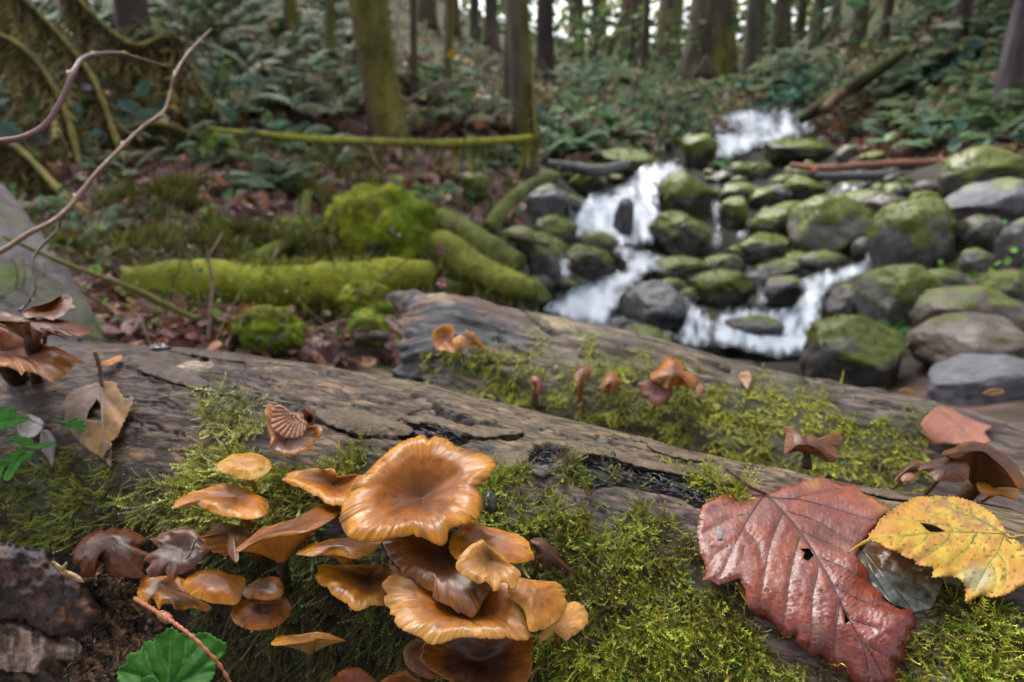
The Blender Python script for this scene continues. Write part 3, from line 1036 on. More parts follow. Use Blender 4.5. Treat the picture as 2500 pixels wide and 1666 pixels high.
    gc = np.array(pal['g'])[None, None] * (0.55 + 0.6 * (1 - rid))[None, :, None] * (1.05 - 0.35 * q)[:, None, None]
    mk('gills', gvv.reshape(-1, 3), gridfaces(ng, nth, True), M['gill'], gc.reshape(-1, 3), root)
    if not nofoot:
        if base is not None:
            bh = hit(bvh, *base)
            B = bh[0] if bh is not None else A - n * Rm
        else:
            f = bvh.find_nearest(Vector(A + np.array([0, 0.012, -0.02])))
            B = np.array(f[0]) if f[0] is not None else A - n * Rm
        B = B + nrm(B - A) * 0.006
        tt = np.linspace(0, 1, 9)[:, None]
        mid = (A + B) / 2 - n * 0.1 * Rm
        pth = (1 - tt) ** 2 * (A + n * 0.05 * Rm) + 2 * tt * (1 - tt) * mid + tt ** 2 * B
        sv, sf, ss = tube(pth, srad * (1.05 - 0.25 * np.linspace(0, 1, 9)), 14, 0.12, 200)
        sc = lerp(np.array(pal['g']) * 0.75, (0.05, 0.03, 0.02), ss) if stemcol is None else np.tile(stemcol, (len(sv), 1))
        mk('stem', sv, sf, M['stem'], sc, root)
    return root, Oc, n, Rm


def sheet(name, poly, dfun, mat, col, parent=None, sp=5, hfun=None, holes=(), solid=0.0, label=None, cat=None, group=None, colf=None, kind=None):
    """thin curved sheet filled from a traced outline; dfun(px,py)->depth, hfun(px,py)->lift towards the camera (m)"""
    v2_, f_ = tri2d(poly, sp, holes)
    d = dfun(v2_[:, 0], v2_[:, 1])
    if hfun is not None:
        d = d - hfun(v2_[:, 0], v2_[:, 1])
    w = P(v2_[:, 0], v2_[:, 1], d)
    c = colf(v2_[:, 0], v2_[:, 1]) if colf is not None else col
    if parent is None and label:
        root = empty(name, w.mean(0), label, cat, group)
        o = mk('blade' if 'leaf' in name else 'sheet', w, f_, mat, c, root)
        o2 = root
    else:
        o = mk(name, w, f_, mat, c, parent)
        o2 = o
    if solid:
        md = o.modifiers.new('thickness', 'SOLIDIFY')
        md.thickness = solid
        md.offset = 0
    if kind: o["kind"] = kind
    return o2, o


def planed(cx, cy, d0, gx=0.0, gy=0.0):
    return lambda px, py: d0 + (px - cx) * gx + (py - cy) * gy


# ---- the big cluster on the front log (outlines traced from the photograph)
BIG = [(1030, 1061), (1046, 1073), (1064, 1065), (1091, 1070), (1114, 1086), (1137, 1093), (1164, 1103), (1194, 1115), (1209, 1132), (1209, 1151), (1194, 1166), (1176, 1183),
       (1165, 1194), (1173, 1208), (1179, 1226), (1175, 1247), (1162, 1268), (1144, 1277), (1118, 1285), (1096, 1294), (1092, 1313), (1081, 1328), (1067, 1327), (1047, 1319),
       (1030, 1311), (1008, 1309), (982, 1311), (953, 1317), (922, 1324), (896, 1325), (872, 1319), (852, 1308), (838, 1291), (829, 1271), (832, 1250), (833, 1229), (844, 1208),
       (861, 1191), (877, 1170), (896, 1151), (915, 1130), (938, 1105), (965, 1090), (991, 1076)]
cap('largest bright orange funnel-shaped mushroom at the top of the cluster', BIG, (1030, 1214), OR, 'funnel', 22, 2, 0.050, ruff=0.035, lob=5, gd=0.35, stem=0.14, seed=1, thick=0.022, rimdark=0.2, nth=340, nr=30)
cap('small pale yellow button-like mushroom at the upper left of the cluster', [(529, 1141), (534, 1130), (548, 1120), (568, 1110), (591, 1108), (609, 1105), (633, 1110), (651, 1120), (661, 1132), (663, 1143), (652, 1155),
    (632, 1167), (616, 1172), (592, 1170), (566, 1161), (541, 1153)], (600, 1130), PALE, 'cush', 12, 0, 0.030, ruff=0.012, lob=4, stri=0.25, seed=2, stem=0.12)
cap('orange-brown mushroom with a split left edge, below the pale yellow button', [(424, 1233), (428, 1240), (457, 1234), (475, 1230), (492, 1240), (515, 1248), (538, 1258), (553, 1262), (584, 1266), (607, 1269), (630, 1268), (649, 1258), (657, 1238),
    (651, 1220), (630, 1208), (605, 1198), (582, 1187), (562, 1180), (541, 1180), (515, 1189), (486, 1200), (457, 1205), (438, 1217)], (578, 1215), OR, 'shallow', 6, 0, 0.034, ruff=0.03, lob=4, seed=3, stem=0.1)
cap('wavy orange mushroom tucked behind the left of the largest one', [(688, 1173), (706, 1157), (733, 1147), (769, 1140), (786, 1149), (802, 1144), (820, 1151), (824, 1165), (850, 1166), (900, 1160), (930, 1180), (905, 1215), (862, 1232), (838, 1232), (817, 1234), (794, 1229),
    (781, 1217), (765, 1210), (741, 1194), (714, 1185), (696, 1178)], (812, 1184), OR, 'funnel', 12, 0, 0.032, ruff=0.05, lob=4, seed=4, stem=0.12)
cap('long tilted mushroom showing its orange gills on a dark stalk', [(574, 1342), (591, 1327), (612, 1310), (639, 1290), (668, 1281), (697, 1271), (725, 1265), (752, 1252), (773, 1237), (792, 1230), (817, 1235), (834, 1240), (828, 1253), (811, 1268), (792, 1280),
    (770, 1292), (740, 1302), (700, 1307), (664, 1313), (630, 1323), (600, 1340), (582, 1348)], (700, 1290), RUST, 'flat', 2, 0, 0.052, ruff=0.02, lob=6, gd=0.9, stem=0.17, seed=5, apex=(688, 1366, None),
    stemcol=(0.02, 0.02, 0.016), base=(705, 1450), stri=1.3)
cl, _o, _n, _r = cap('small curled rust mushroom with its gills opening to the left', [(491, 1314), (507, 1296), (522, 1283), (538, 1277), (563, 1279), (591, 1289), (616, 1302), (594, 1325), (576, 1342), (584, 1357), (576, 1373), (562, 1359), (552, 1336), (553, 1313), (535, 1303), (512, 1307)],
    (572, 1306), BRN, 'dome', 12, -10, 0.038, ruff=0.06, lob=5, gd=0.3, seed=6, stem=0.12)
sheet('gills', [(490, 1316), (512, 1307), (535, 1303), (554, 1314), (554, 1336), (560, 1359), (545, 1356), (534, 1348), (522, 1349), (513, 1342), (500, 1336), (494, 1332), (501, 1326)], planed(525, 1330, hdepth(BVH1, 525, 1330) - 0.034, 0.00006, -0.00004),
      M['gill'], (0.42, 0.17, 0.03), cl, 4, hfun=lambda x, y: 0.0012 * np.sin((y - 1300) * 0.35 + x * 0.1), solid=0.0008)
cap('broad brown mushroom seen edge-on under the largest one', [(722, 1351), (737, 1340), (760, 1327), (798, 1320), (830, 1316), (870, 1312), (905, 1312), (934, 1322), (930, 1332), (915, 1345), (903, 1354), (884, 1362), (865, 1365), (849, 1361), (827, 1354),
    (798, 1354), (769, 1360), (748, 1358)], (832, 1326), dict(OR, c=BRN['c'], m=(0.17, 0.052, 0.006)), 'dome', -2, 0, 0.040, ruff=0.03, lob=5, seed=7, stri=1.4, stem=0.15)
cap('wide orange-brown mushroom left of the middle of the cluster', [(774, 1385), (788, 1379), (827, 1381), (884, 1382), (922, 1382), (953, 1378), (975, 1392), (980, 1410), (965, 1442), (945, 1474), (926, 1480), (903, 1479), (884, 1490), (865, 1490), (850, 1479), (834, 1465), (813, 1454),
    (802, 1438), (785, 1429), (773, 1415), (770, 1406), (778, 1396)], (905, 1408), dict(OR, c=BRN['c'], m=(0.20, 0.062, 0.006)), 'funnel', 14, 0, 0.038, ruff=0.03, lob=5, seed=8, stri=1.2, stem=0.14)
cap('dark wet brown mushroom in the middle of the cluster, ribbed along its front', [(935, 1318), (941, 1343), (957, 1364), (976, 1389), (985, 1408), (1005, 1411), (1027, 1430), (1044, 1439), (1056, 1444), (1057, 1459), (1075, 1473), (1104, 1485), (1123, 1498), (1151, 1507), (1166, 1497),
    (1175, 1475), (1190, 1450), (1205, 1410), (1200, 1350), (1150, 1305), (1080, 1290), (1000, 1298), (955, 1305)], (1080, 1350), BRN, 'shallow', 18, 0, 0.040, ruff=0.035, lob=6, seed=9, stri=1.8, stem=0.14)
cap('orange mushroom rising behind the right of the cluster', [(1100, 1312), (1130, 1283), (1157, 1274), (1180, 1281), (1207, 1289), (1241, 1299), (1264, 1306), (1290, 1325), (1294, 1338), (1304, 1356), (1302, 1365), (1285, 1371), (1266, 1374), (1243, 1376), (1200, 1385), (1140, 1385), (1100, 1350)],
    (1180, 1322), dict(OR, c=(0.17, 0.05, 0.007)), 'shallow', 14, 6, 0.036, ruff=0.045, lob=4, seed=10, stri=0.7, stem=0.14)
cap('tan ragged-edged mushroom lying on top of the dark brown one', [(1176, 1317), (1191, 1333), (1212, 1346), (1232, 1360), (1241, 1375), (1260, 1388), (1273, 1402), (1266, 1413), (1261, 1432), (1249, 1438), (1241, 1426), (1227, 1423), (1220, 1438), (1205, 1443), (1199, 1431), (1186, 1421),
    (1172, 1427), (1157, 1419), (1142, 1411), (1123, 1398), (1113, 1381), (1119, 1364), (1136, 1343), (1155, 1327)], (1198, 1368), TAN, 'funnel', 26, 0, 0.052, ruff=0.05, lob=5, seed=11, stri=0.4, stem=0.14)
cl, _o, _n, _r = cap('shrivelled dark brown mushroom hanging at the right of the cluster', [(1294, 1324), (1304, 1314), (1316, 1311), (1333, 1318), (1348, 1335), (1364, 1356), (1383, 1377), (1379, 1384), (1372, 1385), (1404, 1393), (1400, 1399), (1375, 1395), (1348, 1386), (1320, 1392), (1323, 1379), (1312, 1366), (1308, 1347)],
    (1334, 1350), dict(PUR, r=(0.13, 0.05, 0.03)), 'drape', 40, 30, 0.014, ruff=0.09, lob=5, seed=12, stri=2, stem=0.1)
cap('smooth orange mushroom at the right edge of the cluster', [(1262, 1412), (1295, 1414), (1327, 1418), (1356, 1421), (1375, 1433), (1382, 1446), (1381, 1461), (1385, 1476), (1375, 1496), (1360, 1515), (1337, 1532), (1318, 1539), (1295, 1542), (1287, 1524), (1283, 1500), (1270, 1478), (1245, 1460), (1240, 1430)],
    (1305, 1452), dict(OR, c=(0.20, 0.065, 0.008), m=(0.32, 0.115, 0.010), r=(0.48, 0.22, 0.035)), 'dome', 20, 14, 0.040, ruff=0.03, lob=4, seed=13, stri=0.9, stem=0.14)
cap('small fan-shaped yellow-orange mushroom lowest at the right of the cluster', [(1387, 1471), (1404, 1468), (1421, 1477), (1431, 1488), (1436, 1507), (1431, 1526), (1413, 1544), (1398, 1553), (1383, 1565), (1364, 1551), (1348, 1542), (1345, 1555), (1326, 1565), (1314, 1568), (1315, 1551), (1322, 1538),
    (1340, 1515), (1365, 1488)], (1366, 1520), dict(OR, c=(0.38, 0.14, 0.02), m=(0.48, 0.22, 0.04), r=(0.56, 0.31, 0.09)), 'shallow', 22, 12, 0.026, ruff=0.05, lob=5, seed=14, stri=1.2, stem=0.14, rimdark=0.5)
cap('large folded orange mushroom with a pale rim across the lower cluster', [(933, 1430), (945, 1414), (964, 1409), (985, 1412), (1030, 1420), (1110, 1420), (1190, 1415), (1240, 1414), (1264, 1424), (1277, 1436), (1283, 1447), (1295, 1465), (1283, 1472), (1283, 1500), (1293, 1526), (1297, 1543), (1288, 1557), (1260, 1562),
    (1222, 1561), (1165, 1559), (1126, 1556), (1104, 1560), (1075, 1567), (1048, 1568), (1033, 1558), (1008, 1549), (980, 1537), (966, 1519), (954, 1500), (952, 1484), (942, 1473), (938, 1458), (946, 1448)], (1150, 1480), dict(OR, m=(0.27, 0.085, 0.008), r=(0.52, 0.25, 0.055)), 'funnel', 16, 0, 0.048, ruff=0.045,
    lob=5, seed=15, stri=1.0, stem=0.12, thick=0.025, nth=300, nr=28)
cap('dark wet red-brown cup-shaped mushroom at the bottom of the cluster', [(1034, 1575), (1050, 1560), (1120, 1545), (1200, 1545), (1280, 1550), (1297, 1558), (1302, 1575), (1301, 1600), (1298, 1632), (1291, 1655), (1275, 1685), (1220, 1715), (1150, 1722), (1110, 1690), (1098, 1664), (1072, 1647), (1050, 1634), (1036, 1621), (1028, 1608), (1030, 1592)],
    (1170, 1615), dict(BRN, c=(0.04, 0.014, 0.009), m=(0.075, 0.023, 0.008), r=(0.28, 0.09, 0.009)), 'cup', 26, 0, 0.046, ruff=0.025, lob=5, seed=16, stri=1.2, stem=0.14, thick=0.035, nth=260, nr=26)
cap('brown mushroom half hidden at the left of the dark cup', [(1007, 1562), (1022, 1556), (1050, 1556), (1075, 1580), (1085, 1620), (1080, 1650), (1064, 1657), (1045, 1657), (1026, 1650), (1007, 1640), (992, 1625), (985, 1604), (987, 1582)], (1030, 1602), dict(BRN, c=(0.17, 0.06, 0.02)), 'dome', 24, -8, 0.036, ruff=0.03, lob=4, seed=17, stri=0.6)
cap('red-brown mushroom cut off by the bottom edge beside the dark cup', [(920, 1675), (930, 1664), (943, 1653), (967, 1641), (990, 1633), (1005, 1645), (1025, 1660), (1060, 1680), (1060, 1720), (1000, 1740), (930, 1720)], (990, 1690), RUST, 'shallow', 14, 0, 0.04, lob=4, seed=18, stri=1.2)
cap('glossy dark red mushroom just showing at the bottom edge', [(800, 1672), (815, 1652), (842, 1633), (870, 1630), (900, 1646), (918, 1668), (905, 1700), (860, 1715), (815, 1700)], (858, 1672), dict(RUST, c=(0.17, 0.035, 0.015), m=(0.22, 0.05, 0.02), r=(0.28, 0.08, 0.02)), 'dome', 18, 0, 0.032, lob=4, seed=19, stri=0.4)
cap('purple-brown wilted mushroom draped over bark at the far left of the cluster', [(176, 1368), (181, 1344), (194, 1323), (213, 1306), (236, 1297), (258, 1298), (266, 1289), (288, 1289), (315, 1291), (333, 1300), (354, 1314), (350, 1328), (340, 1342), (365, 1350), (372, 1362), (350, 1378), (345, 1395), (352, 1403), (337, 1411), (304, 1412), (275, 1407), (258, 1394),
    (247, 1375), (231, 1367), (228, 1384), (229, 1406), (212, 1410), (200, 1402), (197, 1384), (184, 1381)], (275, 1325), PUR, 'drape', 30, -6, 0.022, ruff=0.06, lob=6, seed=20, stri=1.0, nst=26, gd=0.1)
cl21, O21, n21, R21 = cap('purple-brown flower-like mushroom with torn petals', [(366, 1315), (380, 1311), (395, 1300), (421, 1294), (446, 1285), (475, 1296), (491, 1310), (496, 1327), (511, 1340), (504, 1356), (487, 1375), (468, 1390), (449, 1400), (434, 1405), (422, 1419), (410, 1411), (402, 1395), (390, 1405), (372, 1411), (361, 1405), (356, 1391),
    (366, 1376), (352, 1368), (365, 1352), (386, 1342), (379, 1330)], (438, 1338), PUR, 'shallow', 28, 0, 0.032, ruff=0.05, lob=6, seed=21, stri=0.5)
cap('orange-brown mushroom with a notched edge below the flower-like one', [(341, 1420), (353, 1407), (379, 1405), (420, 1408), (450, 1415), (455, 1440), (470, 1458), (490, 1468), (517, 1481), (515, 1488), (490, 1490), (464, 1484), (428, 1489), (420, 1477), (399, 1477), (389, 1488), (379, 1474), (375, 1461), (361, 1464), (358, 1473), (343, 1467), (335, 1446)],
    (405, 1432), dict(OR, c=BRN['c'], m=(0.20, 0.062, 0.006)), 'shallow', 16, 0, 0.026, ruff=0.05, lob=6, seed=22, stri=0.8)
cap('smooth oval golden-brown mushroom at the lower left of the cluster', [(446, 1427), (454, 1411), (475, 1398), (504, 1388), (533, 1391), (561, 1401), (593, 1407), (601, 1422), (596, 1447), (577, 1474), (552, 1476), (514, 1472), (490, 1465), (464, 1453), (450, 1440)], (524, 1422), dict(OR, c=(0.17, 0.055, 0.010)), 'cush', 14, 0, 0.036, ruff=0.012, lob=4, seed=23, stri=0.9)
cap('small brown mushroom squeezed right of the golden oval one', [(592, 1447), (607, 1427), (634, 1414), (662, 1408), (681, 1412), (692, 1430), (691, 1447), (682, 1459), (660, 1466), (641, 1466), (622, 1462), (603, 1462)], (645, 1432), dict(BRN, r=(0.31, 0.105, 0.012)), 'cush', 16, -8, 0.034, ruff=0.02, lob=4, seed=24, stri=0.5)
cap('round dark orange-brown mushroom with a wet front edge, under the small brown one', [(564, 1503), (569, 1485), (584, 1470), (607, 1462), (640, 1464), (670, 1462), (697, 1460), (708, 1474), (710, 1489), (701, 1508), (682, 1528), (668, 1533), (645, 1538), (622, 1540), (599, 1535), (576, 1524)], (640, 1488), dict(BRN, m=(0.20, 0.058, 0.009), r=(0.36, 0.12, 0.010)), 'cush', 18, 0, 0.034, ruff=0.015, lob=4, seed=25, stri=0.7)
cap('small thin mushroom low on the log showing yellow-brown gills', [(662, 1572), (668, 1562), (678, 1553), (710, 1550), (745, 1547), (772, 1543), (802, 1547), (835, 1560), (845, 1567), (820, 1563), (787, 1558), (764, 1565), (739, 1570), (707, 1574), (675, 1577)], (750, 1559), dict(OR, c=(0.3, 0.12, 0.02), m=(0.42, 0.17, 0.03), g=(0.40, 0.22, 0.06)), 'flat', 0, 0, 0.036, ruff=0.01,
    lob=4, gd=0.5, seed=26, apex=(757, 1592, hdepth(BVH1, 757, 1592) - 0.03), stem=0.2, base=(760, 1625), stemcol=(0.09, 0.05, 0.05))

# ---- single curled mushroom up on the left of the front log
c27, O27, n27, R27 = cap('curled mushroom with a pleated pinkish flap, alone on the bark above the cluster', [(647, 998), (655, 986), (664, 989), (672, 1005), (690, 1015), (720, 1025), (745, 1036), (760, 1042), (781, 1040), (787, 1051), (784, 1065), (770, 1077), (763, 1093), (755, 1102), (741, 1101), (724, 1110), (698, 1114), (675, 1103), (661, 1096), (660, 1070), (652, 1042), (648, 1019)],
    (705, 1072), dict(PUR, r=(0.40, 0.15, 0.03)), 'cup', 42, 0, 0.026, ruff=0.05, lob=4, seed=27, stri=0.6)
d27 = hdepth(BVH1, 705, 1050) - 0.046
sheet('flap', serrate([(664, 998), (680, 990), (696, 996), (708, 1008), (729, 1013), (742, 1026), (749, 1038), (744, 1053), (737, 1065), (722, 1070), (703, 1069), (692, 1068), (683, 1060), (671, 1052), (661, 1037), (665, 1018)], 4, 1.2), planed(705, 1035, d27, 0, -0.00006), M['gill'], None, c27, 3.0,
      hfun=lambda x, y: 0.0008 * np.sin(np.arctan2(y - 1005, x - 735) * 34) + 0.004 * sst(1000, 1070, y), solid=0.0008,
      colf=lambda x, y: lerp((0.30, 0.13, 0.075), (0.46, 0.24, 0.15), 0.5 + 0.5 * np.sin(np.arctan2(y - 1005, x - 735) * 34)))
sheet('curl', [(736, 1000), (745, 995), (752, 1003), (766, 1013), (770, 1028), (762, 1038), (750, 1036), (744, 1024), (742, 1012)], planed(755, 1020, d27 + 0.012), M['gill'], (0.16, 0.075, 0.03), c27, 3.5, hfun=lambda x, y: -0.012 * np.exp(-((x - 755) ** 2 + (y - 1024) ** 2) / 90.0), solid=0.001)

# ---- left edge group
dl = hdepth(BVH1, 60, 980) - 0.035
cap('big frilly rust mushroom spreading at the left edge', [(-20, 800), (17, 806), (38, 826), (76, 836), (115, 855), (168, 862), (203, 876), (199, 889), (177, 899), (168, 912), (142, 926), (122, 928), (92, 913), (61, 907), (53, 917), (38, 904), (0, 901), (-60, 905), (-130, 890), (-150, 840), (-80, 800)], (10, 855), dict(RUST, c=(0.2, 0.085, 0.055), m=(0.26, 0.10, 0.05)), 'funnel', 14, 0, 0, depth=dl, ruff=0.07, lob=5,
    seed=31, stri=0.7, stem=0.2, stemcol=(0.03, 0.014, 0.008), base=(45, 925))  # near-black stem colour stands in for the shadow below this cap
cap('crinkled dark brown mushroom above the big frilly one at the left edge', [(-60, 775), (0, 768), (29, 764), (60, 768), (82, 774), (122, 784), (153, 786), (191, 792), (226, 800), (212, 818), (186, 824), (168, 826), (146, 814), (124, 818), (107, 811), (77, 800), (69, 789), (38, 788), (0, 784), (-60, 790)], (70, 790), dict(PUR, c=(0.13, 0.05, 0.03)), 'flat', 4, 0, 0, depth=dl - 0.012,
    ruff=0.08, lob=7, seed=32, gd=0.35, stri=0.8, stem=0.14, stemcol=(0.05, 0.022, 0.012), base=(90, 930))
cap('rolled rust-brown mushroom topmost at the left edge', [(54, 772), (65, 759), (96, 742), (124, 739), (145, 726), (160, 722), (173, 726), (175, 739), (183, 752), (157, 765), (131, 781), (104, 775), (75, 776)], (112, 757), dict(BRN, c=(0.2, 0.06, 0.015), r=(0.17, 0.06, 0.03)), 'cup', 24, -12, 0, depth=dl - 0.004, ruff=0.07, lob=4, seed=33, stri=0.6, base=(100, 900))

# ---- mushrooms on the second log
def c2cap(*a, **k):
    k.setdefault('bvh', BVH2)
    k.setdefault('nth', 120)
    k.setdefault('nr', 16)
    return cap(*a, **k)
c2cap('bowl-shaped orange mushroom at the left end of the second log', [(1055, 823), (1058, 810), (1071, 798), (1086, 792), (1102, 795), (1109, 806), (1107, 819), (1108, 830), (1112, 850), (1110, 864), (1101, 864), (1089, 858), (1069, 856), (1059, 842)], (1088, 832), dict(OR, c=(0.32, 0.15, 0.11)), 'cup', 46, 0, 0.03, ruff=0.05, lob=3, seed=41)
c2cap('tiny pale orange cap beside the bowl-shaped one on the second log', [(1106, 829), (1120, 818), (1134, 821), (1139, 834), (1133, 847), (1116, 852), (1107, 843)], (1121, 834), dict(TAN, c=(0.42, 0.17, 0.05)), 'dome', 36, 10, 0.045, ruff=0.03, seed=42)
c2cap('pointed orange mushroom leaning right beside the bowl-shaped one', [(1136, 805), (1145, 806), (1158, 813), (1165, 823), (1175, 837), (1188, 851), (1176, 853), (1162, 843), (1151, 846), (1141, 856), (1143, 846), (1149, 838), (1139, 824)], (1152, 828), OR, 'dome', 44, 24, 0.03, ruff=0.06, lob=4, seed=43)
c2cap('small bud-shaped orange mushroom on a thin stalk on the second log', [(1405, 937), (1404, 915), (1415, 901), (1430, 894), (1441, 895), (1446, 906), (1440, 919), (1424, 931), (1414, 942)], (1424, 914), RUST, 'dome', 34, 18, 0.03, seed=44, stem=0.3, base=(1415, 990), stemcol=(0.25, 0.1, 0.05))
c2cap('small helmet-shaped rust mushroom right of the bud-shaped one', [(1466, 942), (1474, 921), (1486, 910), (1499, 911), (1511, 922), (1520, 934), (1511, 946), (1495, 960), (1489, 946), (1474, 950), (1471, 960)], (1492, 928), dict(RUST, c=(0.26, 0.09, 0.04)), 'drape', 34, 0, 0.025, seed=45, lob=4, ruff=0.05)
c2cap('largest crumpled orange mushroom on the second log', [(1587, 913), (1607, 897), (1622, 877), (1643, 872), (1660, 880), (1678, 899), (1675, 912), (1707, 925), (1702, 941), (1684, 950), (1672, 940), (1638, 939), (1630, 951), (1618, 941), (1605, 936), (1590, 928)], (1645, 910), dict(RUST, m=(0.4, 0.14, 0.03)), 'drape', 24, 4, 0.04, seed=46, lob=6, ruff=0.09)
c2cap('purplish lobed mushroom under the crumpled orange one on the second log', [(1558, 936), (1578, 929), (1597, 930), (1617, 944), (1641, 957), (1634, 976), (1619, 989), (1599, 993), (1585, 981), (1578, 970), (1568, 971), (1561, 954)], (1605, 958), dict(PUR, c=(0.2, 0.1, 0.085), m=(0.24, 0.11, 0.08)), 'shallow', 46, 0, 0.035, seed=47, lob=5, ruff=0.04)
c2cap('shrivelled brown mushroom with thin twisted stalks on the second log', [(1294, 922), (1302, 917), (1314, 917), (1322, 929), (1324, 948), (1319, 964), (1309, 962), (1311, 945), (1303, 938), (1296, 935)], (1311, 932), dict(PUR, c=(0.2, 0.08, 0.06), m=(0.24, 0.09, 0.05)), 'drape', 40, 0, 0.025, seed=48, ruff=0.1, stem=0.35, base=(1302, 990), stemcol=(0.22, 0.1, 0.06))

# ---- along the top edge of the front log at the right
dj = hdepth(BVH1, 1970, 1150) - 0.002
j_, Oj, nj, Rj = cap('shrivelled black-brown mushroom standing on a stalk like a small animal', [(1912, 1043), (1926, 1040), (1948, 1056), (1964, 1069), (1985, 1063), (2005, 1069), (2016, 1065), (2046, 1061), (2054, 1085), (2042, 1093), (2047, 1112), (2040, 1128), (2022, 1128), (2007, 1114), (1985, 1107), (1960, 1101), (1943, 1099), (1927, 1096), (1919, 1105), (1915, 1083), (1919, 1064)],
    (1975, 1086), dict(DARK, m=(0.15, 0.05, 0.02), r=(0.2, 0.07, 0.02)), 'drape', 30, 0, 0, depth=dj, seed=51, ruff=0.14, lob=7, stri=0.5, nofoot=True, gd=0.1)
p0, p1 = P(1970, 1098, dj), P(1970, 1142, dj + 0.002)
tv, tf, ts = tube(np.linspace(p0, p1, 7), np.array([.0019, .0018, .0018, .0019, .002, .0022, .0024]), 12, 0.2, 300)
mk('stem', tv, tf, M['stem'], (0.035, 0.02, 0.016), j_)
dk = hdepth(BVH1, 2330, 1225) + 0.022
cap('large purple-brown mushroom curling over at the right edge', [(2299, 1108), (2328, 1092), (2367, 1079), (2407, 1085), (2447, 1104), (2478, 1130), (2498, 1160), (2520, 1195), (2489, 1190), (2470, 1170), (2445, 1148), (2420, 1127), (2390, 1107), (2365, 1112), (2340, 1118), (2318, 1115)], (2400, 1102), dict(PUR, r=(0.22, 0.075, 0.012), g=(0.11, 0.04, 0.008)), 'dome', 20, 14, 0, depth=dk, seed=52, lob=6, ruff=0.03,
    gd=0.8, apex=(2385, 1180, dk + 0.006), stem=0.25, base=(2380, 1215))
cap('dark wrinkled mushroom left of the large purple-brown one at the right edge', [(2241, 1149), (2250, 1133), (2288, 1121), (2333, 1116), (2364, 1135), (2367, 1159), (2354, 1175), (2315, 1176), (2286, 1175), (2270, 1156), (2256, 1150)], (2312, 1140), PUR, 'dome', 22, 0, 0, depth=dk - 0.012, seed=53, lob=4, ruff=0.03, stri=0.8)
cap('small blackened mushroom folded down beside the dark wrinkled one', [(2183, 1170), (2207, 1141), (2228, 1125), (2248, 1128), (2247, 1148), (2226, 1152), (2203, 1162), (2190, 1174)], (2222, 1142), DARK, 'drape', 24, -10, 0, depth=dk - 0.01, seed=54, ruff=0.06)
cap('small round brown button under the blackened mushroom', [(2199, 1166), (2206, 1156), (2222, 1153), (2234, 1160), (2236, 1172), (2222, 1178), (2204, 1176)], (2218, 1165), dict(BRN, c=(0.25, 0.12, 0.08), m=(0.25, 0.12, 0.08)), 'cush', 20, 0, 0, depth=dk - 0.016, seed=55, ruff=0.01)
cap('bright orange mushroom below the large purple-brown one at the right edge', [(2384, 1180), (2400, 1178), (2433, 1186), (2478, 1187), (2487, 1206), (2479, 1223), (2447, 1212), (2415, 1210), (2393, 1202)], (2435, 1198), dict(OR, c=(0.42, 0.17, 0.03), m=(0.46, 0.19, 0.03), r=(0.45, 0.19, 0.03)), 'dome', 30, 0, 0, depth=dk - 0.004, seed=56, ruff=0.02, stri=0.2)
# ---------------------------------------------------------------- leaves on the logs
def fitdepth(bvh, poly, lift, default=0.33):
    """smooth quadratic sheet just in front of the log surface under a traced outline"""
    pl = np.array(poly)
    x0, y0 = pl.min(0); x1, y1 = pl.max(0)
    s = []
    for a in np.linspace(x0, x1, 14):
        for b in np.linspace(y0, y1, 14):
            h = hit(bvh, a, b)
            if h is not None: s.append((a, b, float((h[0] - CAM) @ FWD)))
    if len(s) < 8:
        for b in np.arange(y0, y1 + 200, 4):
            h = hit(bvh, (x0 + x1) / 2, b)
            if h is not None:
                dd_ = float((h[0] - CAM) @ FWD) - lift
                break
        return lambda px, py: np.full(np.shape(px), dd_)
    s = np.array(s)
    mx, my = (x0 + x1) / 2, (y0 + y1) / 2
    k = 200.0
    A = lambda x, y: np.stack([np.ones_like(x), (x - mx) / k, (y - my) / k, ((x - mx) / k) ** 2, ((x - mx) / k) * ((y - my) / k), ((y - my) / k) ** 2], -1)
    w = np.linalg.lstsq(A(s[:, 0], s[:, 1]), s[:, 2], rcond=None)[0]
    res = s[:, 2] - A(s[:, 0], s[:, 1]) @ w
    w[0] += np.percentile(res, 12) - lift
    return lambda px, py: A(np.asarray(px, float), np.asarray(py, float)) @ w


def vein_tubes(lines, dfun, hfun, parent, col, mat, r0=0.00035, name='vein'):
    for i, (ln, rs) in enumerate(lines):
        q = resample(np.array(ln), 8, False)
        d = dfun(q[:, 0], q[:, 1]) - hfun(q[:, 0], q[:, 1]) - 0.00015
        w = P(q[:, 0], q[:, 1], d)
        v, f, s = tube(w, r0 * rs * (1 - 0.7 * np.linspace(0, 1, len(w))), 6)
        mk(name, v, f, mat, col, parent)


